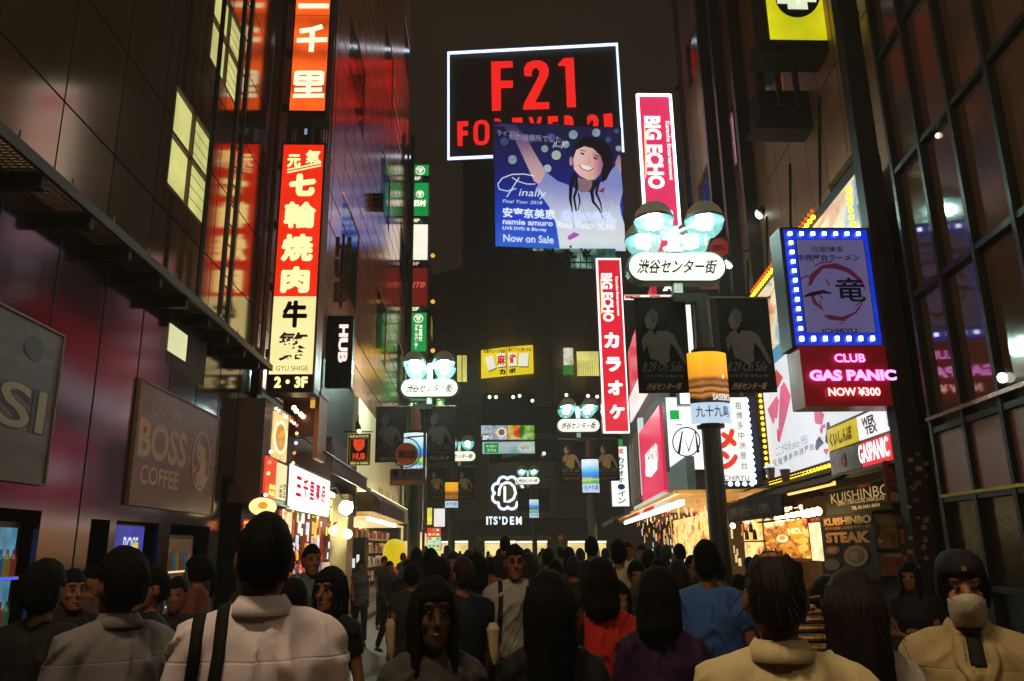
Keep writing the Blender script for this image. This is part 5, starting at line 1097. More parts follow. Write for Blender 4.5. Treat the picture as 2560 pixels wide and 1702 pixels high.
    # restaurant front
    P = PR(4.9); b = thing('restaurant_front', 'crowded restaurant front with warm lamps, menus and a sloping canopy on the right', 'shop front', P.hit(2050, 1500))
    uA = P.loc(1812, 1300)[0]; uB = P.loc(2262, 1300)[0]
    MB().slab(P, uA, 0, uB, 3.4, -2.2, -2.1).build('back_wall', mt('#5a3c20', .6), b)
    MB().slab(P, uA, 2.9, uB, 3.0, -2.2, .1).build('ceiling', mt('#a87838', .5), b)
    MB().slab(P, P.loc(2035, 1300)[0], 0, uB, 3.3, -.5, -.25).build('dark_wall', mt('#0e0a08', .7, spec=.1), b)
    MB().slab(P, uA - .12, 0, uA, 3.3, -2.4, -.1).build('partition', mt('#3a2818', .6), b)
    for k in range(7): MB().slab(P, uA + .2 + k * .9, 2.8, uA + .26 + k * .9, 2.9, -2, .0).build('ceiling_slat', mt('#6a4820', .5), b)
    m = MB(); zA = P.loc(1815, 1275, .9)[1]; 
    u0c, u1c = P.loc(1808, 1270, .9)[0], P.loc(2068, 1170, .9)[0]
    z0c = P.loc(1820, 1262, .9)[1]
    q = [P.pt(u0c, z0c, .9), P.pt(u1c, z0c, .9), P.pt(u1c, z0c + .35, 0), P.pt(u0c, z0c + .35, 0)]
    m.add(q + [p - Vector((0, 0, .04)) for p in q], [(0, 1, 2, 3), (7, 6, 5, 4), (0, 4, 5, 1), (0, 3, 7, 4), (1, 5, 6, 2)]); m.build('canopy', mt('#1c1612', .7, spec=.1), b)
    MB().slab(P, u0c, z0c - .4, u1c - 2.6, z0c - .01, .86, .9).build('canopy_front', mt('#1c1612', .7, spec=.1), b)
    text('元祖博多 中洲屋台ラーメン ICHIRYU', P, (1822, 1260, 1925, 1290), .92, mt('#6a5236', .5), b, .02)
    MB().slab(P, u1c - 2.4, z0c - .06, u1c, z0c - .0, .8, .84).build('light_strip', em('#ffc060', 1.6, 0), b)
    for a, c in (((2068, 1170), (2010, 1215)), ): pass
    for k in range(4): MB().tube([P.pt(u0c + 1 + k * .5, z0c + .3 + k * .07, .6), P.pt(u1c, z0c + .38 + k * .05, .3)], .02, 5).build('cable', BLK, b) if k < 2 else None
    for x, y in ((1925, 1168), (1962, 1172), (1848, 1195)):
        c = P.hit(x, y, .7); MB().ball(c, (.12, .12, .07), 10, 5, 0, 1).build('lamp_cap', em('#dce4f0', .9, 0), b); MB().tube([c, c - Vector((0, 0, .22))], [.1, .07], 8).build('lamp_body', mt('#6a4440', .5), b)
    # hot lamps and posters
    Q = PR(5.0)
    s = thing('noodle_poster', 'bright orange noodle poster with a number one star burst beside a white lit menu', 'poster', P.hit(1965, 1390))
    slab('board', P, (1908, 1288, 2022, 1400), -.12, -.02, mt('#8a2414', .5), s); slab('picture', P, (1912, 1292, 2020, 1392), -.02, 0, food('#8a2408', '#e88818', '#ffd860', .85, 7), s)
    yk = em('#fff0b0', 1.1, 0); pts = []
    for k in range(28): r = 26 if k % 2 else 20; a = k * math.pi / 14; pts.append((1990 + r * 1.0 * math.cos(a), 1326 + r * .75 * math.sin(a)))
    poly('star_burst', P, pts, .01, em('#f0a818', 1.0, .1), s); text('NO.1', P, (1969, 1318, 2012, 1334), .03, yk, s, .05); text('まぜそば', P, (1914, 1297, 1960, 1314), .03, yk, s, .03); stroke('cat_ring', P, ell(1918, 1306, 7, 8, 12), 2, .03, yk, s, closed=True)
    for y in (1350, 1368): poly('seal', P, ell(2008, y, 12, 9), .01, em('#f8c850', 1.0), s)
    poly('egg', P, ell(1955, 1345, 14, 10), .01, em('#fff0c0', 1.0), s); poly('yolk', P, ell(1955, 1343, 7, 5), .02, em('#f0a020', 1.0), s)
    slab('white_menu', P, (2026, 1305, 2050, 1400), -.05, 0, em('#ffe8b0', 1.2, .4, 4), s); text('いらっしゃい', P, (2026, 1292, 2048, 1303), .02, em('#e84820', .9), s, .04)
    s = thing('lamp_row', 'row of dazzling warm lamps above the noodle poster', 'lamp', P.hit(1990, 1290)); MB().slab(P, P.loc(1936, 1290)[0], P.loc(1990, 1300)[1], P.loc(2052, 1280)[0], P.loc(1990, 1296)[1], .25, .4).build('rail', BLK, s)
    for k in range(9): c = P.hit(1944 + k * 12.6, 1296 - k * 2.4, .32); put('bulb', BALLS.setdefault(('hl', 1), MB().ball((0, 0, 0), .075, 8, 6).me('bulb')), em('#ffd080', 16, 0), s, loc=c)
    text('麺屋 一竜', P, (1960, 1262, 2008, 1276), .3, em('#ffe8c0', 1.2), s, .05)
    s = thing('hanging_bulb', 'single warm bulb at the far corner of the restaurant', 'lamp', P.hit(1832, 1313)); c = P.hit(1832, 1313, .5); MB().ball(c, .07, 8, 6).build('bulb', em('#ffd8a0', 12, 0), s); MB().tube([c, c + Vector((0, 0, .5))], .008, 4).build('cord', BLK, s)
    s = thing('bottle_rack', 'rack of dark bottles with a bright spot lamp behind the crowd', 'rack', P.hit(1870, 1400)); 
    for k in range(4): c = P.hit(1858 + k * 10, 1330 + (k % 2) * 18, .0); MB().tube([c, c + Vector((0, 0, .18)), c + Vector((0, 0, .26))], [.06, .05, .02], 8).build('bottle', mt('#5a4a30', .2), s)
    c = P.hit(1868, 1308, .1); MB().tube([c, c + Vector((0, 0, .25))], [.07, .04], 8).build('spot_lamp', em('#e8e4d0', 1.5, 0), s)
    slab('shelf', P, (1850, 1350, 1905, 1354), -.2, .1, mt('#6a4820', .5), s)
    s = thing('steakhouse_fascia', 'dark fascia board with pale serif letters and opening hours above the steak poster', 'sign', P.hit(2130, 1290))
    slab('board', P, (2062, 1205, 2228, 1280), -.25, -.02, mt('#0b0806', .6, spec=.1), s); gd = em('#d8b070', .6, .1); 
    text('KUISHINBO', P, (2076, 1220, 2226, 1246), .01, gd, s, .0)
    text('OPEN 11:00-CLOSE 24:00 (L.O)', P, (2092, 1245, 2212, 1258), .01, gd, s, .02); text('TEL 03-3461-8454', P, (2128, 1260, 2200, 1269), .01, gd, s, .02); text('HAMBURG', P, (2143, 1207, 2175, 1216), .01, em('#a82818', .6), s, .03); text('4F', P, (2060, 1208, 2074, 1220), .01, em('#d87878', .6), s, .03)
    for k in (0, 1): poly('down_light', P, ell(2163 + k * 30, 1189 - k * 8, 7, 3), .1, em('#f8e0b0', 2.0, 0), s)
    MB().slab(P, P.loc(2065, 1200)[0], P.loc(2150, 1212)[1], uB, P.loc(2150, 1190)[1], -.3, .12).build('soffit', mt('#231a16', .4), s)
    s = thing('steak_poster', 'tall dark steak poster with worn golden letters and a pan of meat', 'poster', P.hit(2115, 1430))
    slab('board', P, (2050, 1284, 2190, 1440), -.15, -.04, mt('#0d0907', .6, spec=.1), s); gd2 = mt('#d89a50', .5, 0, .3, 6)
    text('KUISHINBO', P, (2059, 1290, 2178, 1310), -.02, gd2, s, .05); text('素材を厳選した看板ステーキ!!', P, (2062, 1313, 2176, 1321), -.02, gd2, s, .01); text('STEAK', P, (2064, 1328, 2176, 1356), -.02, gd2, s, .06)
    poly('pan', P, ell(2140, 1388, 30, 27), -.02, mt('#7a5434', .4), s); poly('pan_inner', P, ell(2138, 1388, 20, 18), -.01, mt('#4a2c1c', .4), s); poly('steak', P, ell(2136, 1387, 12, 11), .0, mt('#8a4c28', .4, 0, .4, 12), s); poly('badge', P, ell(2081, 1374, 18, 11), -.02, mt('#7a3020', .5), s); text('3F', P, (2070, 1368, 2092, 1380), -.01, mt('#b89060', .5), s, .04)
    poly('dish', P, ell(2080, 1410, 20, 14), -.02, mt('#5a3824', .5, 0, .5, 14), s)
    s = thing('happy_hour_banner', 'red and pale happy hour banner hanging beside the four small signs', 'banner', P.hit(2238, 1250))
    Z = PY(9.9); slab('cloth', Z, (2212, 1153, 2262, 1256), -.02, 0, mt('#7a2c1c', .7, 0, .5, 5), s); bl_ = mt('#1a120e', .6)
    text('NOW', Z, (2232, 1168, 2260, 1184), .01, mt('#2c1a14', .6), s, .04); text('HAPPY', Z, (2220, 1194, 2258, 1204), .01, mt('#2c1a14', .6), s, .04); text('ALL ¥', Z, (2218, 1210, 2258, 1226), .01, mt('#2c1a14', .6), s, .04); text('¥300', Z, (2226, 1230, 2260, 1252), .01, mt('#a88468', .6), s, .04)
    MB().tube([Z.hit(2208, 1152), Z.hit(2264, 1150)], .012, 6).build('rod', STEEL, s)
    for i, (x0, y0, x1, y1, a, c, d, l) in enumerate(((2192, 1282, 2245, 1372, '#3a2c20', '#6a4c24', '#1c1610', 'dark menu board with a meat picture beside the steak poster'), (2246, 1282, 2300, 1310, '#3a1c10', '#7a4020', '#241410', 'top brown food picture in the column next to the pillar'), (2250, 1320, 2300, 1362, '#5a3018', '#8a4820', '#2c1810', 'middle brown food picture in the column next to the pillar'), (2200, 1378, 2262, 1440, '#2c1c14', '#6a3820', '#3a2418', 'menu board with small serif letters low beside the steak poster'), (2258, 1384, 2305, 1412, '#6a3418', '#a0502c', '#3a1c10', 'lowest brown food picture in the column next to the pillar'), (2240, 1470, 2318, 1560, '#5a1c14', '#7a2c1c', '#2c1410', 'dim red paper notice low behind the masked person'))):
        s = thing('menu_board', l, 'menu', P.hit(x0, y1)); Z = PY(9.62 + .0 * i); slab('board', Z, (x0, y0, x1, y1), -.04, 0, mt('#1a1410', .6, spec=.1), s); slab('picture', Z, (x0 + 2, y0 + 2, x1 - 2, y1 - 2), 0, .01, food(a, c, d, 0.04, 6), s)
        if i == 3: text('KUISHINBO', Z, (2212, 1382, 2256, 1392), .02, mt('#a89068', .5), s, .01)
        if i == 0: text('5F', Z, (2206, 1325, 2224, 1342), .02, mt('#7a2c1c', .5), s, .05); poly('seal', Z, ell(2202, 1352, 5, 5, 12), .02, mt('#a88858', .5), s)
right_side()

# ================================================================== street lamps
def lamps():
    glass_lo = {}
    def lamp(x, y, side, k, label, dark_banner, kind):
        """side +1: pole right of its head; the head hangs over the middle of the street"""
        t = thing('street_lamp', label, 'street lamp', (x, y, 0), 'globe street lamps along the street')
        hx = x - side * .42; pm = mt('#241c16' if kind == 0 else '#5c241c', .45, .2); gm = mt('#1c3018', .5); wm_ = mt('#c8c8bc', .4, .2)
        MB().tube([(x, y, 0), (x, y, .9), (x, y, 1.0), (x, y, 5.0), (x, y, 5.9)], [.2, .2, .17, .16, .14], 16).build('pole', pm if kind == 0 else pm, t, smooth=False)
        if kind: MB().cyl((x, y), .19, 1.0, 3.6, 16).build('green_sleeve', gm, t)
        MB().box((min(x, hx) - .1, y - .1, 5.86), (max(x, hx) + .1, y + .1, 6.02)).build('bracket', DK, t)
        MB().box((hx - .08, y - .1, 6.0), (hx + .08, y + .1, 7.35)).build('stem', wm_, t)
        # oval name board
        P = PY(y - .14); w, h = .92, .28; zc = 6.52
        def stad(w, h, d): 
            pts = [(hx + w - h + h * math.cos(a), zc + h * math.sin(a)) for a in [math.radians(-90 + 180 * i / 10) for i in range(11)]] + [(hx - w + h + h * math.cos(a), zc + h * math.sin(a)) for a in [math.radians(90 + 180 * i / 10) for i in range(11)]]
            return pts
        def prism(pts, y0, y1, nm, mat):
            n = len(pts); m = MB(); m.add([(a, y0, b) for a, b in pts] + [(a, y1, b) for a, b in pts], [tuple(range(n)), tuple(reversed(range(n, 2 * n)))] + [(i, n + i, n + (i + 1) % n, (i + 1) % n) for i in range(n)]); return m.build(nm, mat, t)
        prism(stad(w, h + .02, 0), y - .10, y + .14, 'board_rim', mt('#2c4a38', .4)); prism(stad(w - .04, h - .02, 0), y - .125, y - .10, 'board_face', em('#f4efdc', 1.1, .05))
        v, f, x0, y0, x1, y1 = glyph('渋谷センター街', .02)
        MB().add([(hx - .72 + 1.44 * (a - x0) / (x1 - x0) + .25 * ((b - y0) / (y1 - y0) - .5) * .3, y - .132, zc - .14 + .28 * (b - y0) / (y1 - y0)) for a, b in v], f).build('lettering', mt('#14301c', .5), t)
        for sx in (-1, 1):
            for sy in (-1, 1):
                cx, cy, cz = hx + sx * .46, y + sy * .46, 7.28; r = .345
                MB().tube([(hx, y, 7.2), (cx, cy, cz + .02)], .03, 6).build('arm', wm_, t)
                MB().tube([(cx, cy, 6.8), (cx, cy, cz - .3)], .02, 6).build('support_rod', wm_, t)
                MB().ball((cx, cy, cz), (r, r, r), 20, 8, 0.0, 1).build('lamp_hood', em('#8a8264', .35 if kind == 0 else .2, .3, 2), t, smooth=True)  # hood emits by itself, standing in for bulb light shining through
                MB().tube([(cx, cy, cz - .02), (cx, cy, cz + .02)], r * 1.04, 24).build('rim', mt('#607070', .3, .6), t)
                if ('g', k) not in glass_lo:
                    m_ = bpy.data.materials.new('lamp_glass')
                    m_.use_nodes = True; nt = m_.node_tree; pb = nt.nodes['Principled BSDF']; pb.inputs['Roughness'].default_value = .08; pb.inputs['Base Color'].default_value = (.03, .04, .04, 1)
                    pb.inputs['Emission Color'].default_value = (*lin('#8ce8e4'), 1); pb.inputs['Emission Strength'].default_value = 1.0
                    tb = nt.nodes.new('ShaderNodeBsdfTransparent'); tb.inputs[0].default_value = (.9, .97, .96, 1); mx = nt.nodes.new('ShaderNodeMixShader'); mx.inputs[0].default_value = .35
                    nt.links.new(tb.outputs[0], mx.inputs[1]); nt.links.new(pb.outputs[0], mx.inputs[2]); nt.links.new(mx.outputs[0], nt.nodes['Material Output'].inputs['Surface']); glass_lo[('g', k)] = m_
                me = PM.get('bowl')
                if me is None: me = PM['bowl'] = MB().ball((0, 0, 0), r, 20, 8, -1, -0.03).me('glass_bowl')
                bb_ = PM.get('lbulb')
                if bb_ is None: bb_ = PM['lbulb'] = MB().ball((0, 0, 0), (.14, .14, .08), 12, 8).me('bulb'); bb_.materials.append(em('#ffffff', 1, 0))
                put('bulb', bb_, em('#d8fff4' if kind < 5 else '#ffdcb0', 9 * k, 0), t, loc=(cx, cy, cz - .1), smooth=True)
                put('glass_bowl', me, glass_lo[('g', k)], t, loc=(cx, cy, cz - .01), smooth=True)
        # banners
        bb = thing('banner', {0: 'near dark concert banner, {} of the closest lamp', 1: 'dim banner of a singer on the {} of the second lamp', 2: 'small banner of a singer in yellow on the {} of the third lamp', 3: 'tiny banner on the {} of the fourth street lamp', 4: 'tiny dark banner on the {} of the last street lamp', 5: 'banner on the {} of the lamp beside the camera', 6: 'banner on the {} of the lamp behind the camera'}[kind].format('outer side' if side > 0 else 'inner side'), 'banner', (x - .75, y, 4.3), 'concert banners on the street lamps')
        for sx in (-1, 1):
            if sx == 1: bb = thing('banner', bb['label'].replace('outer', 'X').replace('inner', 'outer').replace('X', 'inner'), 'banner', (x + .75, y, 4.3), 'concert banners on the street lamps')
            cx = x + sx * .76; hw = .47; m = MB(); nx, nz = 8, 12; z0, z1 = 4.22, 5.95
            vs = [(cx - hw + 2 * hw * i / nx, y - .02 + .025 * math.sin(i * 1.3 + j * .5) * (1 - j / nz) , z0 + (z1 - z0) * j / nz) for j in range(nz + 1) for i in range(nx + 1)]
            fs = [(j * (nx + 1) + i, j * (nx + 1) + i + 1, (j + 1) * (nx + 1) + i + 1, (j + 1) * (nx + 1) + i) for j in range(nz) for i in range(nx)]
            m.add(vs, fs); o = m.build('cloth', mt('#0e0a09' if kind < 1 else '#241816', .85, 0, .4, 2, spec=.1), bb)
            md = o.modifiers.new('t', 'SOLIDIFY'); md.thickness = .006
            MB().tube([(x + sx * .1, y - .02, z1 + .01), (cx + sx * .5, y - .02, z1 + .01)], .016, 6).build('rod', mt('#6a5a48', .4, .6), bb); MB().ball((cx + sx * .5, y - .02, z1 + .01), .03, 8, 6).build('finial', STEEL, bb)
            B = PY(y - .055)
            def bt(s, a0, b0, a1, b1, mat, sh=0):
                v, f, gx0, gy0, gx1, gy1 = glyph(s, .0)
                MB().add([(cx - hw + 2 * hw * (a0 + (a1 - a0) * (a - gx0) / (gx1 - gx0)) + sh * ((b - gy0) / (gy1 - gy0) - .5), y - .056, z0 + (z1 - z0) * (b0 + (b1 - b0) * (b - gy0) / (gy1 - gy0))) for a, b in v], f).build('lettering', mat, bb)
            tcol = mt('#4a423a' if kind < 2 else '#8a7c70', .6)
            bt('8.29 On Sale', .1, .22, .85, .32, tcol, .05); bt('LIVE DVD & Blu-ray', .12, .15, .85, .19, tcol)
            bt('渋谷センター街', .15, .03, .8, .10, mt('#b08850', .6), .05)
            sc_ = (z1 - z0)
            if kind != 4:
                skin = mt('#3a2824' if kind < 2 else '#b07c60', .6); ye = mt('#3a3018' if kind < 2 else '#b89828', .6)
                def bp(pts, mat, d, nm='portrait'): MB().add([(cx - hw + 2 * hw * a, y - .05 - d, z0 + sc_ * b) for a, b in pts], [tuple(range(len(pts)))]).build(nm, mat, bb)
                bp([(.25, .35), (.2, .5), (.12, .42), (.1, .55), (.2, .62), (.3, .66), (.35, .6), (.42, .64), (.6, .64), (.72, .6), (.85, .45), (.95, .3), (.88, .3), (.75, .45), (.66, .52), (.6, .4), (.62, .33)], skin, .0)
                bp([(.2, .68), (.18, .76), (.24, .83), (.34, .85), (.42, .8), (.4, .7), (.34, .66), (.24, .66)], skin, .002)
                bp([(.33, .72), (.3, .8), (.24, .84), (.34, .89), (.44, .84), (.45, .74)], mt('#181210', .5), .004)
                bp([(.3, .36), (.34, .5), (.5, .52), (.6, .46), (.62, .34), (.5, .28)], ye, .003)
        # curved picture panel on the pole
        ap = thing('pole_poster', {0: 'curved picture panel of an orange sunset bay on the closest lamp pole', 1: 'blue island picture panel on the second lamp pole', 2: 'blue and green island picture panel on the third lamp pole', 3: 'small orange sunset picture panel on the fourth lamp pole', 4: 'tiny blue picture panel on the last lamp pole', 5: 'picture panel on the lamp pole beside the camera', 6: 'picture panel on the lamp pole behind the camera'}[kind], 'poster', (x, y - .25, 3.6))
        z0, z1 = (3.66, 4.92) if kind == 0 else (3.75, 5.1)
        zs = z0 + .36
        def arc(za, zb, r, mat, nm): 
            m = MB(); n = 12; m.add([(x + r * math.sin(a), y + .22 - r * math.cos(a), z) for z in (za, zb) for a in [math.radians(-50 + 100 * i / n) for i in range(n + 1)]], [(i, i + 1, n + 2 + i, n + 1 + i) for i in range(n)])
            o = m.build(nm, mat, ap); md = o.modifiers.new('t', 'SOLIDIFY'); md.thickness = .02; return o
        if kind in (0, 3): pic = ramp_print([(0, '#14100e'), (.12, '#16100c'), (.2, '#c87a28'), (.24, '#281c14'), (.3, '#c88030'), (.36, '#2c2018'), (.42, '#a86428'), (.5, '#6a3c20'), (.58, '#e89820'), (1, '#f4b41c')], .95, zs, z1, 2, 5, .05)
        else: pic = ramp_print([(0, '#e0ecf4'), (.08, '#3c9cd8'), (.2, '#50b048'), (.3, '#d8c860'), (.38, '#2878c8'), (.6, '#3aa0e0'), (.8, '#a8d8f0'), (1, '#d8ecf8')], .9, zs, z1, 2, 6, .12)
        arc(zs, z1, .46, pic, 'picture'); arc(z0, zs - .005, .46, em('#c0d8f0', .95, .1), 'caption_strip')
        v, f, gx0, gy0, gx1, gy1 = glyph('九十九島', .01); r = .475
        MB().add([(x + r * math.sin((a - gx0) / (gx1 - gx0) * 1.3 - .65), y + .22 - r * math.cos((a - gx0) / (gx1 - gx0) * 1.3 - .65), z0 + .1 + .2 * (b - gy0) / (gy1 - gy0)) for a, b in v], f).build('lettering', mt('#182c54', .5), ap)
        if kind == 0:
            v, f, gx0, gy0, gx1, gy1 = glyph('SASEBO', .02)
            MB().add([(x + r * math.sin((a - gx0) / (gx1 - gx0) * .75 + .0), y + .22 - r * math.cos((a - gx0) / (gx1 - gx0) * .75), zs + .03 + .11 * (b - gy0) / (gy1 - gy0)) for a, b in v], f).build('lettering', em('#f4f0e0', 1), ap)
            MB().add([(x + r * math.sin(.5 + .03 * math.cos(q)), y + .22 - r * math.cos(.5), z1 - .45 + .03 * math.sin(q)) for q in [k_ * .6 for k_ in range(10)]], [tuple(range(10))]).build('sun', em('#fff0a0', 1.6, 0), ap)
        for z in (z0 - .06, z1 + .03): MB().tube([(x, y, z), (x, y, z + .05)], .24, 16).build('clamp', BLK, ap)
    lamp(3.67 + .42, 13.4, 1, 30, 'closest street lamp with four white globes above an oval white name board', 1, 0)
    lamp(-1.45 - .42, 24.4, -1, 70, 'second street lamp with four pale globes over an oval name board, left of the street', 1, 1)
    lamp(4.3 + .42, 32.5, 1, 14, 'third street lamp with a small oval board in front of the stone building', 1, 2)
    lamp(-.75 - .42 - .15, 43.5, -1, 6.0, 'fourth street lamp half hidden by a banner of the second one', 1, 3)
    lamp(4.1 + .3, 60.5, 1, 7, 'last and smallest street lamp before the flower logo', 1, 4)
    lamp(-1.9, .6, -1, 100.0, 'street lamp standing beside the camera, above the crowd', 1, 5)  # unseen lamp assumed from the near shirts' shading, added to light the crowd
    lamp(3.9, -3.0, 1, 70.0, 'street lamp standing behind the camera on the restaurant side', 1, 6)  # out-of-view lamp put in to light the near crowd from behind
    # fire hydrant sign with plate
    Y = PY(19.5); o = thing('hydrant_sign', 'round red fire hydrant sign with a name plate hanging from a red post', 'road sign', Y.hit(1060, 1500)); c = Y.hit(1017, 1134); x = Y.hit(1059, 1300).x
    rm = mt('#e0562c', .4, 0, .1); wl = mt('#c08a60', .4)
    MB().tube([(x, 19.5, 0), (x, 19.5, c.z + .55)], .035, 10).build('post', mt('#5a1c14', .4), o); MB().tube([c + Vector((0, .02, 0)), c], .285, 32).build('disc', rm, o); stroke('ring', Y, ell(1017, 1134, 27, 28, 28), 2, .03, wl, o, closed=True)
    stroke('hoop', Y, ell(1015, 1130, 36, 37, 24), 3, -.03, mt('#4a1c14', .4), o, closed=True); text('消火栓', Y, (996, 1123, 1040, 1145), .03, wl, o, .04)
    slab('plate', Y, (975, 1170, 1058, 1212), -.02, 0, mt('#3a2a24', .4), o); text('質 セキネ', Y, (980, 1174, 1054, 1190), .02, wl, o, .03); slab('plate_strip', Y, (977, 1199, 1056, 1210), 0, .01, mt('#8a5028', .4), o)
    MB().tube([(x, 19.5, c.z + .45), (c.x, 19.5, c.z + .42)], .02, 6).build('arm', mt('#4a1c14', .4), o)
lamps()
# ================================================================== people
def remesh(mb, vox, smooth=6, name='m', disp=None):
    me = mb.me('tmp'); o = bpy.data.objects.new('tmp', me); COL.objects.link(o)
    r = o.modifiers.new('r', 'REMESH'); r.mode = 'VOXEL'; r.voxel_size = vox
    if smooth: s = o.modifiers.new('s', 'SMOOTH'); s.factor = .5; s.iterations = smooth
    dg = bpy.context.evaluated_depsgraph_get(); dg.update()
    out = bpy.data.meshes.new_from_object(o.evaluated_get(dg)); out.name = name
    bpy.data.objects.remove(o); bpy.data.meshes.remove(me)
    if disp:
        out.update(); ns = [v.normal.copy() for v in out.vertices]
        for v, n in zip(out.vertices, ns): v.co += n * disp(v.co)
    for p in out.polygons: p.use_smooth = True
    return out
V3 = Vector
def joints(pose, fem):
    sh = .15 if fem else .178; J = {}
    J['shl'] = V3((sh, .01, 1.388)); J['shr'] = V3((-sh, .01, 1.388))
    J['ell'] = V3((sh + .06, .03, 1.12)); J['elr'] = V3((-sh - .06, .03, 1.12))
    J['wrl'] = V3((sh + .07, -.05, .88)); J['wrr'] = V3((-sh - .07, -.05, .88))
    hp = .10; J['hil'] = V3((hp, 0, .90)); J['hir'] = V3((-hp, 0, .90))
    J['knl'] = V3((hp + .01, -.015, .48)); J['knr'] = V3((-hp - .01, -.015, .48))
    J['anl'] = V3((hp + .01, .02, .08)); J['anr'] = V3((-hp - .01, .02, .08))
    if pose == 'phone':
        J['wrl'] = V3((.07, -.27, 1.18)); J['wrr'] = V3((-.05, -.26, 1.14)); J['ell'] = V3((sh + .05, -.03, 1.13)); J['elr'] = V3((-sh - .05, -.03, 1.13))
    if pose == 'walk':
        J['knl'] = V3((hp, -.14, .50)); J['anl'] = V3((hp, -.22, .09)); J['knr'] = V3((-hp, .06, .48)); J['anr'] = V3((-hp, .26, .13))
        J['ell'] = V3((sh + .05, .10, 1.14)); J['wrl'] = V3((sh + .05, .06, .90)); J['elr'] = V3((-sh - .05, -.06, 1.13)); J['wrr'] = V3((-sh - .03, -.24, .98))
    if pose == 'bag':
        J['elr'] = V3((-sh - .07, .05, 1.13)); J['wrr'] = V3((-sh + .02, -.2, 1.20))
    return J
def limb(m, J, side, r0, inflate=0, to=1.0, f0=0.0):
    a, b, c = J['sh' + side], J['el' + side], J['wr' + side]
    pts = [a, a.lerp(b, .5), b, b.lerp(c, .5), c]; rr = [.062, .05, .044, .04, .027]
    pts2, r2 = [], []
    for i in range(5):
        if i / 4 <= to + 1e-6: pts2.append(pts[i]); r2.append(rr[i] * r0 + inflate * (1 if i < 2 or inflate == 0 else 1.15))
    m.tube(pts2, r2, 12); m.ball(a - V3((0, 0, .004)), r2[0] * 1.04, 12, 8)
    if len(pts2) > 3: m.ball(pts2[2], r2[2], 10, 6)
def torso_rings(fem, k=0):
    if fem: R = [(.82, .165, .125), (.92, .172, .125), (1.02, .135, .10), (1.10, .125, .095), (1.20, .142, .108), (1.27, .15, .125, 0, -.012), (1.34, .155, .105), (1.395, .135, .08), (1.43, .085, .06)]
    else: R = [(.82, .16, .12), (.92, .168, .122), (1.03, .155, .112), (1.15, .162, .115), (1.26, .182, .128), (1.34, .185, .122), (1.40, .155, .095), (1.445, .09, .065)]
    return [(r[0], r[1] + k, r[2] + k) + tuple(r[3:]) for r in R]
def head_mesh(m):
    m.loft([(1.40, .062, .06, 0, .02), (1.46, .054, .056, 0, .015), (1.52, .052, .058, 0, .01)], 14)
    m.loft([(1.487, .022, .02, 0, -.075), (1.497, .04, .045, 0, -.055), (1.52, .055, .072, 0, -.03), (1.55, .064, .088, 0, -.012), (1.58, .07, .094, 0, -.004), (1.61, .074, .098, 0, .002), (1.64, .075, .10, 0, .006), (1.67, .071, .094, 0, .009), (1.695, .058, .078, 0, .011), (1.712, .035, .05, 0, .012), (1.72, .012, .02, 0, .012)], 20)
    m.tube([(0, -.093, 1.625), (0, -.108, 1.60), (0, -.12, 1.575), (0, -.1, 1.568)], [.008, .010, .014, .012], 8)     # nose
    for s in (-1, 1):
        m.tube([(s * .012, -.096, 1.64), (s * .03, -.094, 1.645), (s * .05, -.08, 1.64)], [.009, .010, .007], 6)       # brow
        m.ball((s * .079, .014, 1.598), (.013, .022, .034), 8, 6)                                                          # ear
        m.ball((s * .04, -.075, 1.575), (.02, .018, .018), 8, 6)                                                          # cheek
    m.tube([(-.022, -.093, 1.54), (0, -.1, 1.538), (.022, -.093, 1.54)], [.006, .009, .006], 6)
def hand(m, w, e, fem, s):
    d = (w - e).normalized(); side = d.cross(V3((0, 1, 0))).normalized()
    n = side.cross(d).normalized()
    m.tube([w - d * .01, w + d * .035, w + d * .08], [.024, .034, .032], 8, squash=.5)
    for k in range(4):
        o = w + d * .078 + n * (k - 1.5) * .0165; L = (.055, .068, .064, .05)[k]
        m.tube([o - d * .01, o + d * L * .45 + side * .004 * s, o + d * L * .8 + side * .018 * s, o + d * L + side * .03 * s], [.009, .0085, .0075, .006], 6)
    o = w + d * .02 - n * .024
    m.tube([o, o + d * .03 - n * .018 + side * .012 * s, o + d * .055 - n * .018 + side * .022 * s], [.011, .0095, .007], 6)
KIT = {}
def wr(amp, f=9):
    def g(c): return amp * (noise.noise(V3((c.x * f, c.y * f, c.z * f * 1.6 + c.x * 4))) + .5 * noise.noise(V3((c.x * f * 2.3, c.y * f * 2.3, c.z * f * 1.4 + 7))))
    return g
def bodies(pose, fem, near):
    key = ('body', pose, fem, near)
    if key in KIT: return KIT[key]
    J = joints(pose, fem); vx = .011 if near else .02; m = MB()
    m.loft(torso_rings(fem), 20)
    m.tube([(0, .015, 1.46), (J['shl'] + V3((-.03, 0, .02)))], [.05, .05], 10); m.tube([(0, .015, 1.46), (J['shr'] + V3((.03, 0, .02)))], [.05, .05], 10)
    for s in 'lr':
        limb(m, J, s, .95 if not fem else .8)
        h, k, a = J['hi' + s], J['kn' + s], J['an' + s]
        m.tube([h, h.lerp(k, .5), k, k.lerp(a, .35), a, a - V3((0, 0, .05))], [.09, .075, .053, .052, .033, .034], 12)
        m.tube([a + V3((0, .035, -.05)), a + V3((0, -.06, -.05)), a + V3((0, -.15, -.055))], [.036, .04, .028], 10, squash=.7)
    head_mesh(m)
    body = remesh(m, vx if not near else .0085, 3 if near else 2, 'body')
    # hands are added with their fingers separate
    hm = MB()
    for s in 'lr': hand(hm, J['wr' + s], J['el' + s], fem, 1 if s == 'l' else -1)
    bm = bmesh.new(); bm.from_mesh(body); t = hm.me(); bm.from_mesh(t); bm.to_mesh(body); bm.free()
    for p in body.polygons: p.use_smooth = True
    KIT[key] = (body, J); return KIT[key]
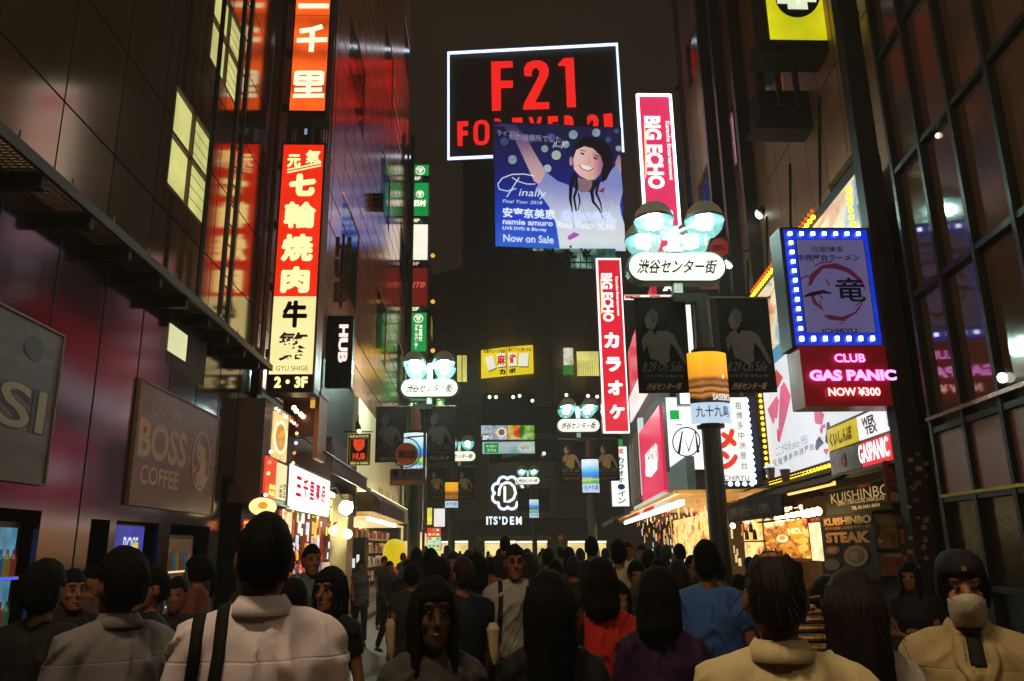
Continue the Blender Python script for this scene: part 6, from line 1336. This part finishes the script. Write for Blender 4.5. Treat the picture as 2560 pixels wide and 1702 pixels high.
def top(pose, fem, near, sleeve, loose=.016):
    key = ('top', pose, fem, near, sleeve)
    if key in KIT: return KIT[key]
    J = joints(pose, fem); m = MB(); k = loose
    R = torso_rings(fem, k); R[-1] = (1.455, .085 + k * .4, .068 + k * .4)
    m.loft([(.80, R[0][1] + .005, R[0][2] + .005)] + R[1:], 24)
    for s, q in (('l', 1), ('r', -1)):
        m.tube([(0, .012, 1.452), (J['sh' + s] + V3((-.035 * q, 0, .018)))], [.058, .05 + k], 12)
        limb(m, J, s, .95 if not fem else .82, k * .95, sleeve)
    me = remesh(m, .012 if near else .022, 4 if near else 2, 'shirt', wr(.011 if near else .005, 7))
    if near:
        for v in me.vertices:
            c = v.co
            # long folds that hang from the shoulders and pull across the back
            q = V3(((abs(c.x) * .75 + c.z * .62) * 17 + 2 * noise.noise(c * 4), (abs(c.x) * .6 - c.z * .75) * 3.2, c.y * 4 + (3 if c.x > 0 else 0)))
            a = 1 - abs(noise.noise(q)) * 2.6; k_ = .017 * max(0, a) ** 2 * (1 if c.z < 1.42 else max(0, (1.47 - c.z) / .05))
            v.co += V3((c.x * .4, c.y, 0)).normalized() * k_
    KIT[key] = me; return me
def collar(near=True):
    if 'collar' in KIT: return KIT['collar']
    m = MB(); n = 24; vs = []
    for i in range(n + 1):
        a = math.radians(-90 + 22 + (360 - 44) * i / n)
        for r, z in ((.062, 1.500), (.066, 1.508), (.080, 1.486), (.093, 1.462)): vs.append((r * math.cos(a) * 1.02, .012 + r * math.sin(a) * 1.0, z - .03 * (math.sin(a) < -.5)))
    f = [(4 * i + j, 4 * i + 4 + j, 4 * i + 5 + j, 4 * i + 1 + j) for i in range(n) for j in range(3)]
    m.add(vs, f); KIT['collar'] = m.me('collar'); 
    for p in KIT['collar'].polygons: p.use_smooth = True
    return KIT['collar']
def legs(pose, fem, near, kind):
    key = ('legs', pose, fem, near, kind)
    if key in KIT: return KIT[key]
    J = joints(pose, fem); m = MB()
    if kind == 'skirt':
        m.loft([(.42, .24, .21), (.6, .225, .19), (.8, .19, .15), (.93, .178, .132), (1.0, .15, .115)], 28)
    else:
        m.loft([(.84, .165, .13), (.93, .178, .132), (1.02, .16, .12)], 20)
        for s in 'lr':
            h, k, a = J['hi' + s], J['kn' + s], J['an' + s]; m.tube([h + V3((0, 0, .02)), h.lerp(k, .5), k, k.lerp(a, .5), a + V3((0, 0, .03))], [.10, .09, .068, .064, .06], 14)
    me = remesh(m, .014 if near else .024, 3, 'trousers', wr(.006)); KIT[key] = me; return me
def hair(kind, near):
    key = ('hair', kind, near)
    if key in KIT: return KIT[key]
    rnd = random.Random(hash(kind) % 97 if False else len(kind)); m = MB(); rings = 34 if near else 16; seg = 56 if near else 24; v = []; f = []
    c = V3((0, .008, 1.612)); R = V3((.082, .112, .121))
    if kind in ('bob', 'long', 'ponytail'): R = V3((.094, .12, .127))
    if kind == 'fluffy': R = V3((.092, .122, .132))
    if kind == 'thin': R = V3((.081, .111, .119))
    for i in range(rings + 1):
        a = -math.pi / 2 + math.pi * i / rings
        for k in range(seg):
            q = 2 * math.pi * k / seg; d = V3((math.cos(a) * math.cos(q), math.cos(a) * math.sin(q), math.sin(a)))
            p = c + V3((d.x * R.x, d.y * R.y, d.z * R.z)); s = 1.0
            front = -d.y
            line = 1.655 if front > .55 else (1.628 if abs(d.x) > .62 and front > -.25 else 1.62 if front > .1 else 1.542)
            if kind in ('bob', 'long'): line = 1.65 if front > .6 else 1.46
            if kind == 'ponytail': line = 1.66 if front > .5 else 1.54
            if p.z < line: s = .84
            n = noise.noise(V3((p.x * 26, p.y * 26, p.z * 10))); st_ = noise.noise(V3((q * 9, a * 1.6, 3)))
            if kind == 'thin' and d.z > .8 and abs(d.x) < .5: s = .955 if d.z < .88 else .93
            s2 = s + ((.05 if kind != 'fluffy' else .11) * abs(n) + .022 * abs(st_)) * (s == 1.0)
            v.append(c + (p - c) * s2)
    for i in range(rings):
        for k in range(seg): k2 = (k + 1) % seg; f.append((i * seg + k, i * seg + k2, (i + 1) * seg + k2, (i + 1) * seg + k))
    m.add(v, f)
    if kind in ('bob', 'long', 'ponytail'):
        n = 46 if kind != 'ponytail' else 12
        for i in range(n):
            if kind == 'ponytail':
                x = rnd.uniform(-.015, .015); p0 = V3((x, .115, 1.64)); pts = [p0, V3((x * 2, .15, 1.58)), V3((x * 2, .14, 1.48)), V3((x * 1.5, .12, 1.40))]; m.tube(pts, [.014, .02, .016, .004], 6); continue
            a = math.radians(-35 + 250 * i / (n - 1)); ln = .16 if kind == 'bob' else rnd.uniform(.34, .44)
            x, y = math.cos(a) * .088, math.sin(a) * .112 + .008; z0 = 1.63; drop = z0 - .12
            o = .012 * math.sin(i * 2.3) ; yo = max(y, .05 if kind == 'long' else y)
            m.tube([(x * .9, y * .9, z0 + .05), (x * 1.05, y * 1.03, z0 - .03), (x * (1.02 + o), y * 1.06, drop), (x * (1.05 + o * 3), yo * 1.1 if y > -.03 else y * .9 - .02, z0 - ln * .75), (x * (1.1 + o * 6), (yo * 1.05 if y > -.03 else y * .8 - .05), z0 - ln - .03)], [.012, .017, .017, .015, .004], 6)
    if near:
        for i in range(90):
            a = rnd.uniform(-.2, 1.35); q = rnd.uniform(0, 2 * math.pi); d = V3((math.cos(a) * math.cos(q), math.cos(a) * math.sin(q), math.sin(a)))
            if -d.y > .05 and d.z < .9: continue
            p0 = c + V3((d.x * R.x, d.y * R.y, d.z * R.z)) * 1.01; dn = V3((d.x * .4, d.y * .4, -1)).normalized(); L_ = rnd.uniform(.03, .06) if kind in ('short', 'thin', 'fluffy') else rnd.uniform(.08, .2)
            o = V3((rnd.gauss(0, .004), rnd.gauss(0, .004), 0)); p1 = p0 + d * rnd.uniform(.005, .012) + dn * L_ * .5 + o; p2 = p1 + dn * L_ * .5 + d * rnd.uniform(-.004, .01) + o
            m.tube([p0, p1, p2], [.0016, .0014, .0005], 3)
    me = m.me('hair'); 
    if near or kind in ('short', 'fluffy', 'thin'):
        bm = bmesh.new(); bm.from_mesh(me); bmesh.ops.recalc_face_normals(bm, faces=bm.faces[:]); bm.to_mesh(me); bm.free()
    for p in me.polygons: p.use_smooth = True
    KIT[key] = me; return me
HM = mt('#070504', .8, 0, .3, 30, .9, 90, (1, 1, .12), spec=.12); HB = mt('#150c07', .7, 0, .3, 30, .9, 90, (1, 1, .12), spec=.2); HL = mt('#1a0f08', .7, 0, .3, 30, .9, 90, (1, 1, .12), spec=.2)
SK = mt('#7c5038', .7, 0, .1, 8, .1, 60, spec=.2); SK_SHADE = mt('#50362a', .7, 0, .1, 8, .1, 60, spec=.2)  # second skin is darkened to paint a shadowed face
def cl(h, rough=.8, seam=False):
    m = mt(h, rough, 0, .1, 6, .2, 260, spec=.25)
    if not seam: return m
    key = ('cloth', h)
    if key in MC: return MC[key]
    m = m.copy(); nt = m.node_tree; L = nt.links; pb = nt.nodes['Principled BSDF']; old = pb.inputs['Normal'].links[0].from_node
    tc = nt.nodes.new('ShaderNodeTexCoord'); sp = nt.nodes.new('ShaderNodeSeparateXYZ'); L.new(tc.outputs['Object'], sp.inputs[0])
    mp = nt.nodes.new('ShaderNodeMapping'); mp.inputs['Rotation'].default_value = (0, .6, 0); mp.inputs['Scale'].default_value = (7, 5, 2.4); L.new(tc.outputs['Object'], mp.inputs[0])
    nz = nt.nodes.new('ShaderNodeTexNoise'); nz.noise_type = 'RIDGED_MULTIFRACTAL'; nz.inputs['Scale'].default_value = 1.0; nz.inputs['Detail'].default_value = 1.2; nz.inputs['Distortion'].default_value = .5; L.new(mp.outputs[0], nz.inputs['Vector'])
    b2 = nt.nodes.new('ShaderNodeBump'); b2.inputs['Strength'].default_value = .55; b2.inputs['Distance'].default_value = .03; L.new(nz.outputs[0], b2.inputs['Height'])
    # the yoke seam across the shoulder blades
    a = nt.nodes.new('ShaderNodeMath'); a.operation = 'SUBTRACT'; a.inputs[1].default_value = 1.355; L.new(sp.outputs[2], a.inputs[0])
    c = nt.nodes.new('ShaderNodeMath'); c.operation = 'ABSOLUTE'; L.new(a.outputs[0], c.inputs[0])
    d = nt.nodes.new('ShaderNodeMapRange'); d.inputs[1].default_value = .001; d.inputs[2].default_value = .004; L.new(c.outputs[0], d.inputs[0])
    b3 = nt.nodes.new('ShaderNodeBump'); b3.inputs['Strength'].default_value = .3; b3.inputs['Distance'].default_value = .006; L.new(d.outputs[0], b3.inputs['Height']); L.new(b2.outputs[0], b3.inputs['Normal'])
    L.new(b3.outputs[0], old.inputs['Normal']); MC[key] = m; return m
from mathutils.bvhtree import BVHTree
BV = {}
def drape(name, sh, parent, path, w, mat, side=1, off=.004, n=20):
    """a strip of cloth or webbing laid on a shirt; path = (x, z) points, side 1 back, -1 front"""
    if sh.name not in BV: BV[sh.name] = BVHTree.FromPolygons([v.co for v in sh.vertices], [p.vertices for p in sh.polygons])
    T = BV[sh.name]; pts = [V3((x, 0, z)) for x, z in path]; L = []
    for i in range(len(pts) - 1):
        for k in range(n): L.append(pts[i].lerp(pts[i + 1], k / n))
    L.append(pts[-1]); rows = []
    for i, p in enumerate(L):
        t = (L[min(i + 1, len(L) - 1)] - L[max(i - 1, 0)]).normalized(); nn = V3((-t.z, 0, t.x)); row = []
        for u in (-.5, -.17, .17, .5):
            q = p + nn * w * u; h = T.ray_cast(V3((q.x, side * .6, q.z)), V3((0, -side, 0)))
            y = h[0].y if h[0] is not None else None; row.append((q, y))
        ys = [y for _, y in row if y is not None]
        if not ys: continue
        row = [V3((q.x, (y if y is not None else ys[0]) + side * off, q.z)) for q, y in row]; rows.append(row)
    v = [x for r in rows for x in r]; f = [(4 * i + j, 4 * i + 4 + j, 4 * i + 5 + j, 4 * i + 1 + j) for i in range(len(rows) - 1) for j in range(3)]
    o = MB().add(v, f).build(name, mat, parent, rel=True, smooth=True); md = o.modifiers.new('t', 'SOLIDIFY'); md.thickness = .006; md.offset = 0; return o
def strap(parent, x0, side_back, mat, s=1):
    sh = [c for c in parent.children if c.name.startswith('shirt')][0].data; sg = 1 if x0 > 0 else -1
    if sh.name not in BV: BV[sh.name] = BVHTree.FromPolygons([v.co for v in sh.vertices], [p.vertices for p in sh.polygons])
    T = BV[sh.name]; rows = []
    def hit(o, d): return T.ray_cast(o, d)[0]
    def row(xc, o, d, off):
        r = [hit(V3((xc + u * .034, o[0], o[1])), V3((0, d[0], d[1]))) for u in (-.5, 0, .5)]
        if all(q is not None for q in r): rows.append([q + off for q in r])
    for k in range(18): row(x0 + .035 * sg * (1 - k / 17), (.6, 1.0 + .022 * k), (-1, 0), V3((0, .006, 0)))
    for k in range(9): y = .07 - k * .017; row(x0, (y, 1.8), (0, -1), V3((0, 0, .006)))
    for k in range(16): row(x0 + .02 * sg * k / 15, (-.6, 1.37 - .02 * k), (1, 0), V3((0, -.006, 0)))
    v = [q for r in rows for q in r]; f = [(3 * a + b, 3 * a + 3 + b, 3 * a + 4 + b, 3 * a + 1 + b) for a in range(len(rows) - 1) for b in (0, 1)]
    o = MB().add(v, f).build('strap', mat, parent, rel=True, smooth=True); md = o.modifiers.new('t', 'SOLIDIFY'); md.thickness = .005; md.offset = 0; return o
NPEO = 0
def person(px, ptop, Y, face, label, pose='stand', fem=False, near=False, hairk='short', hm=HM, topc='#141210', sleeve=.25, legk='trousers', legc='#1a1816', skin=SK, coll=False, straps=None, mask=False, hat=False, glasses=False, X=None, hmax=1.86, hmin=1.42, group='people in the evening crowd'):
    """px, ptop: where the top of the head shows; Y: distance; face 0 = towards the camera, 180 = away"""
    p = PY(Y).hit(px, ptop); h = max(hmin, min(hmax, p.z)); s = h / 1.735
    t = thing('person', label, 'person', (p.x, Y, 0), group, math.radians(face) - math.atan2(p.x, Y)); t.scale = (s * .9, s * .97, s)
    body, J = bodies(pose, fem, near)
    b = put('body', body, skin, t, rel=True, smooth=True)
    put('shirt', top(pose, fem, near, sleeve), cl(topc, seam=near and coll), t, rel=True)
    put('skirt' if legk == 'skirt' else 'trousers', legs(pose, fem, near, legk), cl(legc), t, rel=True)
    sh = KIT.get(('shoe', pose))
    if sh is None:
        m = MB()
        for q in 'lr':
            a = J['an' + q]; m.tube([a + V3((0, .05, -.04)), a + V3((0, -.05, -.04)), a + V3((0, -.17, -.05))], [.045, .048, .036], 10, squash=.8)
        sh = KIT[('shoe', pose)] = m.me('shoes')
    put('shoes', sh, mt('#14100e', .4), t, rel=True, smooth=True)
    put('hair', hair(hairk, near), hm, t, rel=True)
    if coll: put('collar', collar(), cl(topc), t, rel=True).modifiers.new('t', 'SOLIDIFY').thickness = .004
    if face % 360 < 100 or face % 360 > 260:
        em_ = MB(); 
        for q in (-1, 1): em_.ball((q * .03, -.0935, 1.613), (.014, .006, .0065), 8, 6)
        put('eyes', KIT.setdefault('eyes', em_.me('eyes')), mt('#120c0a', .2), t, rel=True, smooth=True)
        lm = MB(); lm.tube([(-.024, -.0935, 1.54), (0, -.106, 1.5395), (.024, -.0935, 1.54)], [.003, .0065, .003], 6)
        put('lips', KIT.setdefault('lips', lm.me('lips')), mt('#7a3a30', .5), t, rel=True, smooth=True)
    if mask:
        m = MB(); n = 12; vs = []; zz = [1.488, 1.506, 1.524, 1.542, 1.559, 1.576]
        for j, z in enumerate(zz):
            for i in range(n + 1):
                a = math.radians(-90 - 68 + 136 * i / n); rr = (.088, .098, .108, .110, .110, .107)[j] + (.002 if j % 2 else 0); vs.append((math.cos(a) * .064 * (rr / .1), math.sin(a) * rr - .012 - (.012 if 3 <= i - 0 <= 9 and j in (3, 4, 5) else 0), z + (.022 * max(0, math.cos((a + math.pi / 2) * 1.6)) if j == 5 else .008 * max(0, math.cos((a + math.pi / 2) * 1.6)) if j == 4 else 0)))
        m.add(vs, [(j * (n + 1) + i, j * (n + 1) + i + 1, (j + 1) * (n + 1) + i + 1, (j + 1) * (n + 1) + i) for j in range(5) for i in range(n)])
        o = m.build('face_mask', mt('#a89c88', .7, 0, .1, 20, .3, 60), t, rel=True, smooth=True); o.modifiers.new('t', 'SOLIDIFY').thickness = .003
        MB().tube([(-.07, -.04, 1.575), (-.079, .0, 1.60)], .0015, 4).tube([(.07, -.04, 1.575), (.079, .0, 1.60)], .0015, 4).build('mask_loops', cl('#cfc4ae'), t, rel=True)
    if hat:
        MB().loft([(1.65, .086, .117, 0, .004), (1.68, .087, .119, 0, .006), (1.71, .078, .104, 0, .008), (1.733, .052, .07, 0, .01), (1.742, .01, .01, 0, .01)], 20).build('beanie', cl('#141214'), t, rel=True, smooth=True)
        MB().box((-.008, -.126, 1.67), (.008, -.12, 1.685)).build('badge', mt('#c8b070', .3, .8), t, rel=True)
    if glasses:
        m = MB()
        for q in (-1, 1): m.tube([(q * .03 + .019 * math.cos(a), -.105, 1.612 + .014 * math.sin(a)) for a in [k * .6283 for k in range(11)]], .002, 4)
        m.build('glasses', BLK, t, rel=True)
    if straps:
        for x in straps: strap(t, x, 1, BLK, s)
    return t
def crowd():
    D = 1.08567
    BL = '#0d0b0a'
    # near figures
    t = person(670, 1276, 2.3, 178, 'tall man from behind in a pale lavender shirt with a black shoulder bag', near=True, topc='#d4c2ca', sleeve=.75, coll=True, hmax=1.9)
    for x in (.17, .105): strap(t, x, 1, cl('#0a0807'))
    MB().hexa([(.34, .12, .72), (.06, .14, .72), (.06, .30, .74), (.34, .28, .74), (.33, .12, 1.12), (.08, .14, 1.14), (.08, .27, 1.12), (.33, .25, 1.10)]).build('shoulder_bag', cl('#15120f'), t, rel=True)
    person(312, 1370, 2.95, 205, 'man seen from behind at the left in a grey white long sleeved shirt', near=True, topc='#6a6468', sleeve=1.0, coll=True, hairk='fluffy')
    person(118, 1400, 3.4, 160, 'person in black with short sleeves at the left edge of the picture', near=True, topc=BL, sleeve=.5, hairk='fluffy')
    person(186, 1418, 4.6, 20, 'man facing the camera with a warm lit face at the far left wall', topc=BL, near=True, skin=SK, coll=True)
    person(378, 1412, 4.2, 290, 'man in profile facing right just behind the man in the grey shirt', topc=BL, near=True, skin=SK)
    person(240, 1410, 6.2, 60, 'person with folded arms before the vending machine with the blue header', topc='#4a3028', pose='phone')
    person(498, 1385, 6.3, 250, 'woman with tied hair looking at the brown lit vending machine', topc='#6a3428', fem=True, hairk='ponytail')
    person(1085, 1440, 2.75, 8, 'woman with long black hair facing the camera, face in shadow', near=True, fem=True, topc='#3a3632', sleeve=.3, hairk='long', legk='skirt', legc='#2a2624', skin=SK_SHADE)
    person(1372, 1424, 2.7, 180, 'woman from behind with long dark hair and black dress in the middle of the crowd', near=True, fem=True, topc='#0c0a09', hairk='long', legk='skirt', legc='#0c0a09')
    person(1498, 1392, 3.9, 182, 'woman from behind in a bright red shirt with bobbed hair', near=True, fem=True, topc='#a82014', sleeve=.3, hairk='bob', straps=(.12,))
    person(1640, 1415, 3.2, 175, 'woman from behind in a purple top with dark bobbed hair', near=True, fem=True, topc='#2c1234', hairk='bob')
    person(1762, 1345, 4.3, 185, 'man from behind in a denim blue shirt near the foot of the closest lamp', near=True, topc='#34548c', hairk='short')
    person(1925, 1362, 1.95, 186, 'older man with thinning hair from behind in a cream collared shirt', near=True, topc='#b8a47c', sleeve=.5, coll=True, hairk='thin', hm=HB)
    person(2122, 1418, 2.45, 200, 'woman with long brown hair from behind in a pale blouse carrying a woven bag', near=True, fem=True, topc='#a89c98', sleeve=.3, hairk='long', hm=HL)
    person(2392, 1375, 2.6, 6, 'person in a black beanie and white face mask with a cream long sleeved shirt', near=True, topc='#a08a62', sleeve=1.0, coll=True, hairk='ponytail', mask=True, hat=True, pose='phone', skin=mt('#a06c4c', .7, 0, .1, 8, .1, 60, spec=.2))
    # open collar, placket and pocket flaps of the masked person's overshirt
    for t in [o for o in bpy.data.objects if o.get('label', '').startswith('person in a black beanie')]:
        sh = [c for c in t.children if c.name.startswith('shirt')][0].data; dkc = cl('#15110e'); cc = cl('#9c885e')
        drape('inner_top', sh, t, [(0, 1.37), (0, 1.46)], .05, dkc, -1, .003); drape('placket', sh, t, [(.004, .9), (0, 1.32)], .014, cl('#6a5a3c'), -1, .004)
        for q in (-1, 1):
            drape('pocket_flap', sh, t, [(q * .05, 1.215), (q * .135, 1.215)], .035, cc, -1, .005); drape('pocket', sh, t, [(q * .055, 1.15), (q * .13, 1.15)], .10, cl('#a8946c'), -1, .003)
            drape('lapel', sh, t, [(q * .05, 1.46), (q * .055, 1.38), (q * .02, 1.32)], .035, cl('#a08a62'), -1, .008)
    # woven bag
    b = thing('woven_bag', 'round woven golden bag hanging beside the brown haired woman', 'bag', PY(2.7).hit(2010, 1600)); c = PY(2.55).hit(2020, 1592)
    m = MB()
    for k in range(9): m.tube([c + Vector((.075 * math.cos(a) * math.cos(math.radians(-70 + k * 17.5)), .03 * math.sin(a), .095 * math.sin(math.radians(-70 + k * 17.5)))) for a in [q * .5236 for q in range(13)]], .008, 5)
    m.build('weave', mt('#a87a38', .5, 0, .4, 30), b); MB().tube([c + Vector((-.06, 0, .07)), c + Vector((-.03, 0, .11)), c + Vector((.05, 0, .12)), c + Vector((.07, 0, .06))], .006, 6).build('handle', mt('#6a4a20', .5), b)
    # middle distance, ones that can be told apart
    person(1286, 1357, 5.6, 5, 'man with a rucksack facing the camera in a loose grey white t-shirt', near=True, topc='#8c857c', sleeve=.45, glasses=True, straps=(.12, -.12))
    person(781, 1357, 6.5, 15, 'smiling man facing the camera in a blue grey open shirt before the drugstore', near=True, topc='#4c5660', coll=True)
    person(735, 1440, 3.7, 170, 'person from behind in a knitted cream top, mostly behind the tall man', topc='#c8b060', near=True, hairk='short')
    person(828, 1415, 4.3, 330, 'woman in a black top and striped skirt walking past with her face turned', near=True, fem=True, topc=BL, hairk='bob', legk='skirt', legc='#8a7a60')
    person(903, 1398, 14.9, 5, 'woman in a grey tank top and dark trousers walking towards the camera', fem=True, topc='#4c4440', sleeve=.0, hairk='ponytail', pose='walk', near=True)
    person(975, 1400, 13.5, 30, 'man in a dark suit with a white collar under the yellow balloon', topc='#201c1a', coll=True, pose='walk', sleeve=1.0)
    person(1262, 1337, 11.5, 190, 'tall man whose head rises above the crowd before the flower logo', topc=BL, hmax=1.95)
    person(1225, 1390, 9.0, 185, 'person in an orange brown shirt in the middle of the street', topc='#8a4020')
    person(1190, 1380, 6.4, 200, 'person from behind in a dark top with a white sleeve', topc='#2a2622', fem=True, hairk='bob')
    person(1545, 1345, 7.0, 180, 'man from behind in a pale shirt left of the glowing orange shop', topc='#a0907c', near=True)
    person(1568, 1352, 11.0, 10, 'person in a white t-shirt with a shoulder strap facing the camera', topc='#c0b4a8', straps=(.1,), near=True)
    person(1603, 1358, 10.0, 350, 'man with short hair facing the camera before the orange shop', topc='#5a544c', near=True)
    person(1697, 1356, 9.5, 200, 'man from behind in a red t-shirt before the orange shop', topc='#b03020')
    person(1370, 1432 - 62, 10.0, 170, 'person with a broad dark hat shape before the lit shop window', topc=BL, hairk='fluffy')
    person(1478, 1337, 8.6, 180, 'tall man in black from behind below the third lamp post', topc=BL, hmax=1.95)
    person(1540, 1478 - 30, 4.6, 30, 'short woman looking down in the gap beside the red shirt', topc=BL, fem=True, hairk='bob')
    person(2065, 1440, 3.4, 170, 'woman in black half hidden behind the older man', topc=BL, fem=True, hairk='bob')
    person(1845, 1432, 5.5, 190, 'person in black between the blue shirt and the older man', topc=BL)
    # the darker rest of the crowd
    R = random.Random(5); used = set()
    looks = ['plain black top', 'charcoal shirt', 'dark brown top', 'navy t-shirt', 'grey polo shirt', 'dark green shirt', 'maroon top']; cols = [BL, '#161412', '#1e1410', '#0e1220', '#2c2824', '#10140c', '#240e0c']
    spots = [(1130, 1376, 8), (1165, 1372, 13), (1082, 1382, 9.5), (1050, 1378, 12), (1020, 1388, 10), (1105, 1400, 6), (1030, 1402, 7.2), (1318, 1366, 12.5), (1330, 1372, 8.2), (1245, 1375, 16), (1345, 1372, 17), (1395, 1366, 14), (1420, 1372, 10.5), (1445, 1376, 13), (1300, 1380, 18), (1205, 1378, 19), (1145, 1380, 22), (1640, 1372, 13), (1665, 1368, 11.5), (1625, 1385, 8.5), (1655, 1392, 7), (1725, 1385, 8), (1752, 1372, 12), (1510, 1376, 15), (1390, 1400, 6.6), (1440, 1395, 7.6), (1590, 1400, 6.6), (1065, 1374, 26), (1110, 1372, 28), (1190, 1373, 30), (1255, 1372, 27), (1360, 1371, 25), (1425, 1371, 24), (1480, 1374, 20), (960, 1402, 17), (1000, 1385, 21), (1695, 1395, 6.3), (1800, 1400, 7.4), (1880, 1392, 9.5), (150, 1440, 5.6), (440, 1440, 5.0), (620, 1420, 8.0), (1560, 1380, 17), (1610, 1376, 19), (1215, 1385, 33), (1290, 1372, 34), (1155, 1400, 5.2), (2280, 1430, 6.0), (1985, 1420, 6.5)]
    for x, y, Y in spots:
        y += R.uniform(-14, 8); x += R.uniform(-8, 8)
        k = R.randrange(7); f = R.random() < .45; hk = R.choice(['bob', 'long', 'ponytail']) if f else R.choice(['short', 'fluffy'])
        hn = {'bob': 'bobbed hair', 'long': 'long hair', 'ponytail': 'a ponytail', 'short': 'short hair', 'fluffy': 'tousled hair'}[hk]
        where = 'near the vending machines' if x < 700 else 'by the balloons' if x < 1030 and Y > 9 else 'by the second lamp post' if x < 1120 else 'in front of the flower logo building' if x < 1330 and Y > 10 else 'in the thick of the street' if Y < 10 and x < 1600 else 'below the third lamp post' if x < 1530 else 'outside the orange shop' if x < 1780 else 'outside the restaurant'
        while (k, f, hk, where) in used:
            k = (k + 1) % 7
            if k == 0: hk = {'bob': 'long', 'long': 'ponytail', 'ponytail': 'bob', 'short': 'fluffy', 'fluffy': 'short'}[hk]; hn = {'bob': 'bobbed hair', 'long': 'long hair', 'ponytail': 'a ponytail', 'short': 'short hair', 'fluffy': 'tousled hair'}[hk]
        used.add((k, f, hk, where))
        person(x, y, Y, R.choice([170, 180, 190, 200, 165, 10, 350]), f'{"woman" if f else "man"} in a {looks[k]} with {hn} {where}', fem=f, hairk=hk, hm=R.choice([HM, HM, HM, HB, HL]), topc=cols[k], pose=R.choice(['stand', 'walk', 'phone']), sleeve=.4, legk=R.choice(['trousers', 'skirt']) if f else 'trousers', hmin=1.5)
    # umbrellas carried folded
    for x, y0, y1, Y, l in ((975, 1545, 1650, 6.5, 'folded white umbrella hanging point down from a hand, left of the long haired woman'), (1232, 1555, 1660, 5.0, 'slim pale folded umbrella among the dark crowd, right of the long haired woman')):
        P = PY(Y); o = thing('umbrella', l, 'umbrella', P.hit(x, y1)); a, b_ = P.hit(x, y0), P.hit(x + 4, y1); MB().tube([a, a.lerp(b_, .15), a.lerp(b_, .8), b_], [.02, .04, .025, .008], 8).build('canopy', mt('#b8a07c', .5), o); MB().tube([a + V3((0, 0, .12)), a], .008, 6).build('handle', BLK, o)
crowd()
# ================================================================== unseen scattering volume, added to lift blacks and spread glow
def black_lift_volume(den):
    m = bpy.data.materials.new('black_lift_scatter'); m.use_nodes = True; nt = m.node_tree; nt.nodes.remove(nt.nodes['Principled BSDF'])
    v = nt.nodes.new('ShaderNodeVolumePrincipled'); v.inputs['Color'].default_value = (.95, .9, .82, 1); v.inputs['Density'].default_value = den; v.inputs['Anisotropy'].default_value = .2
    nt.links.new(v.outputs[0], nt.nodes['Material Output'].inputs['Volume'])
    MB().box((-31, -12, -1), (31, 112, 63.5)).build('black_lift_volume', m, kind='stuff')
black_lift_volume(.0022)
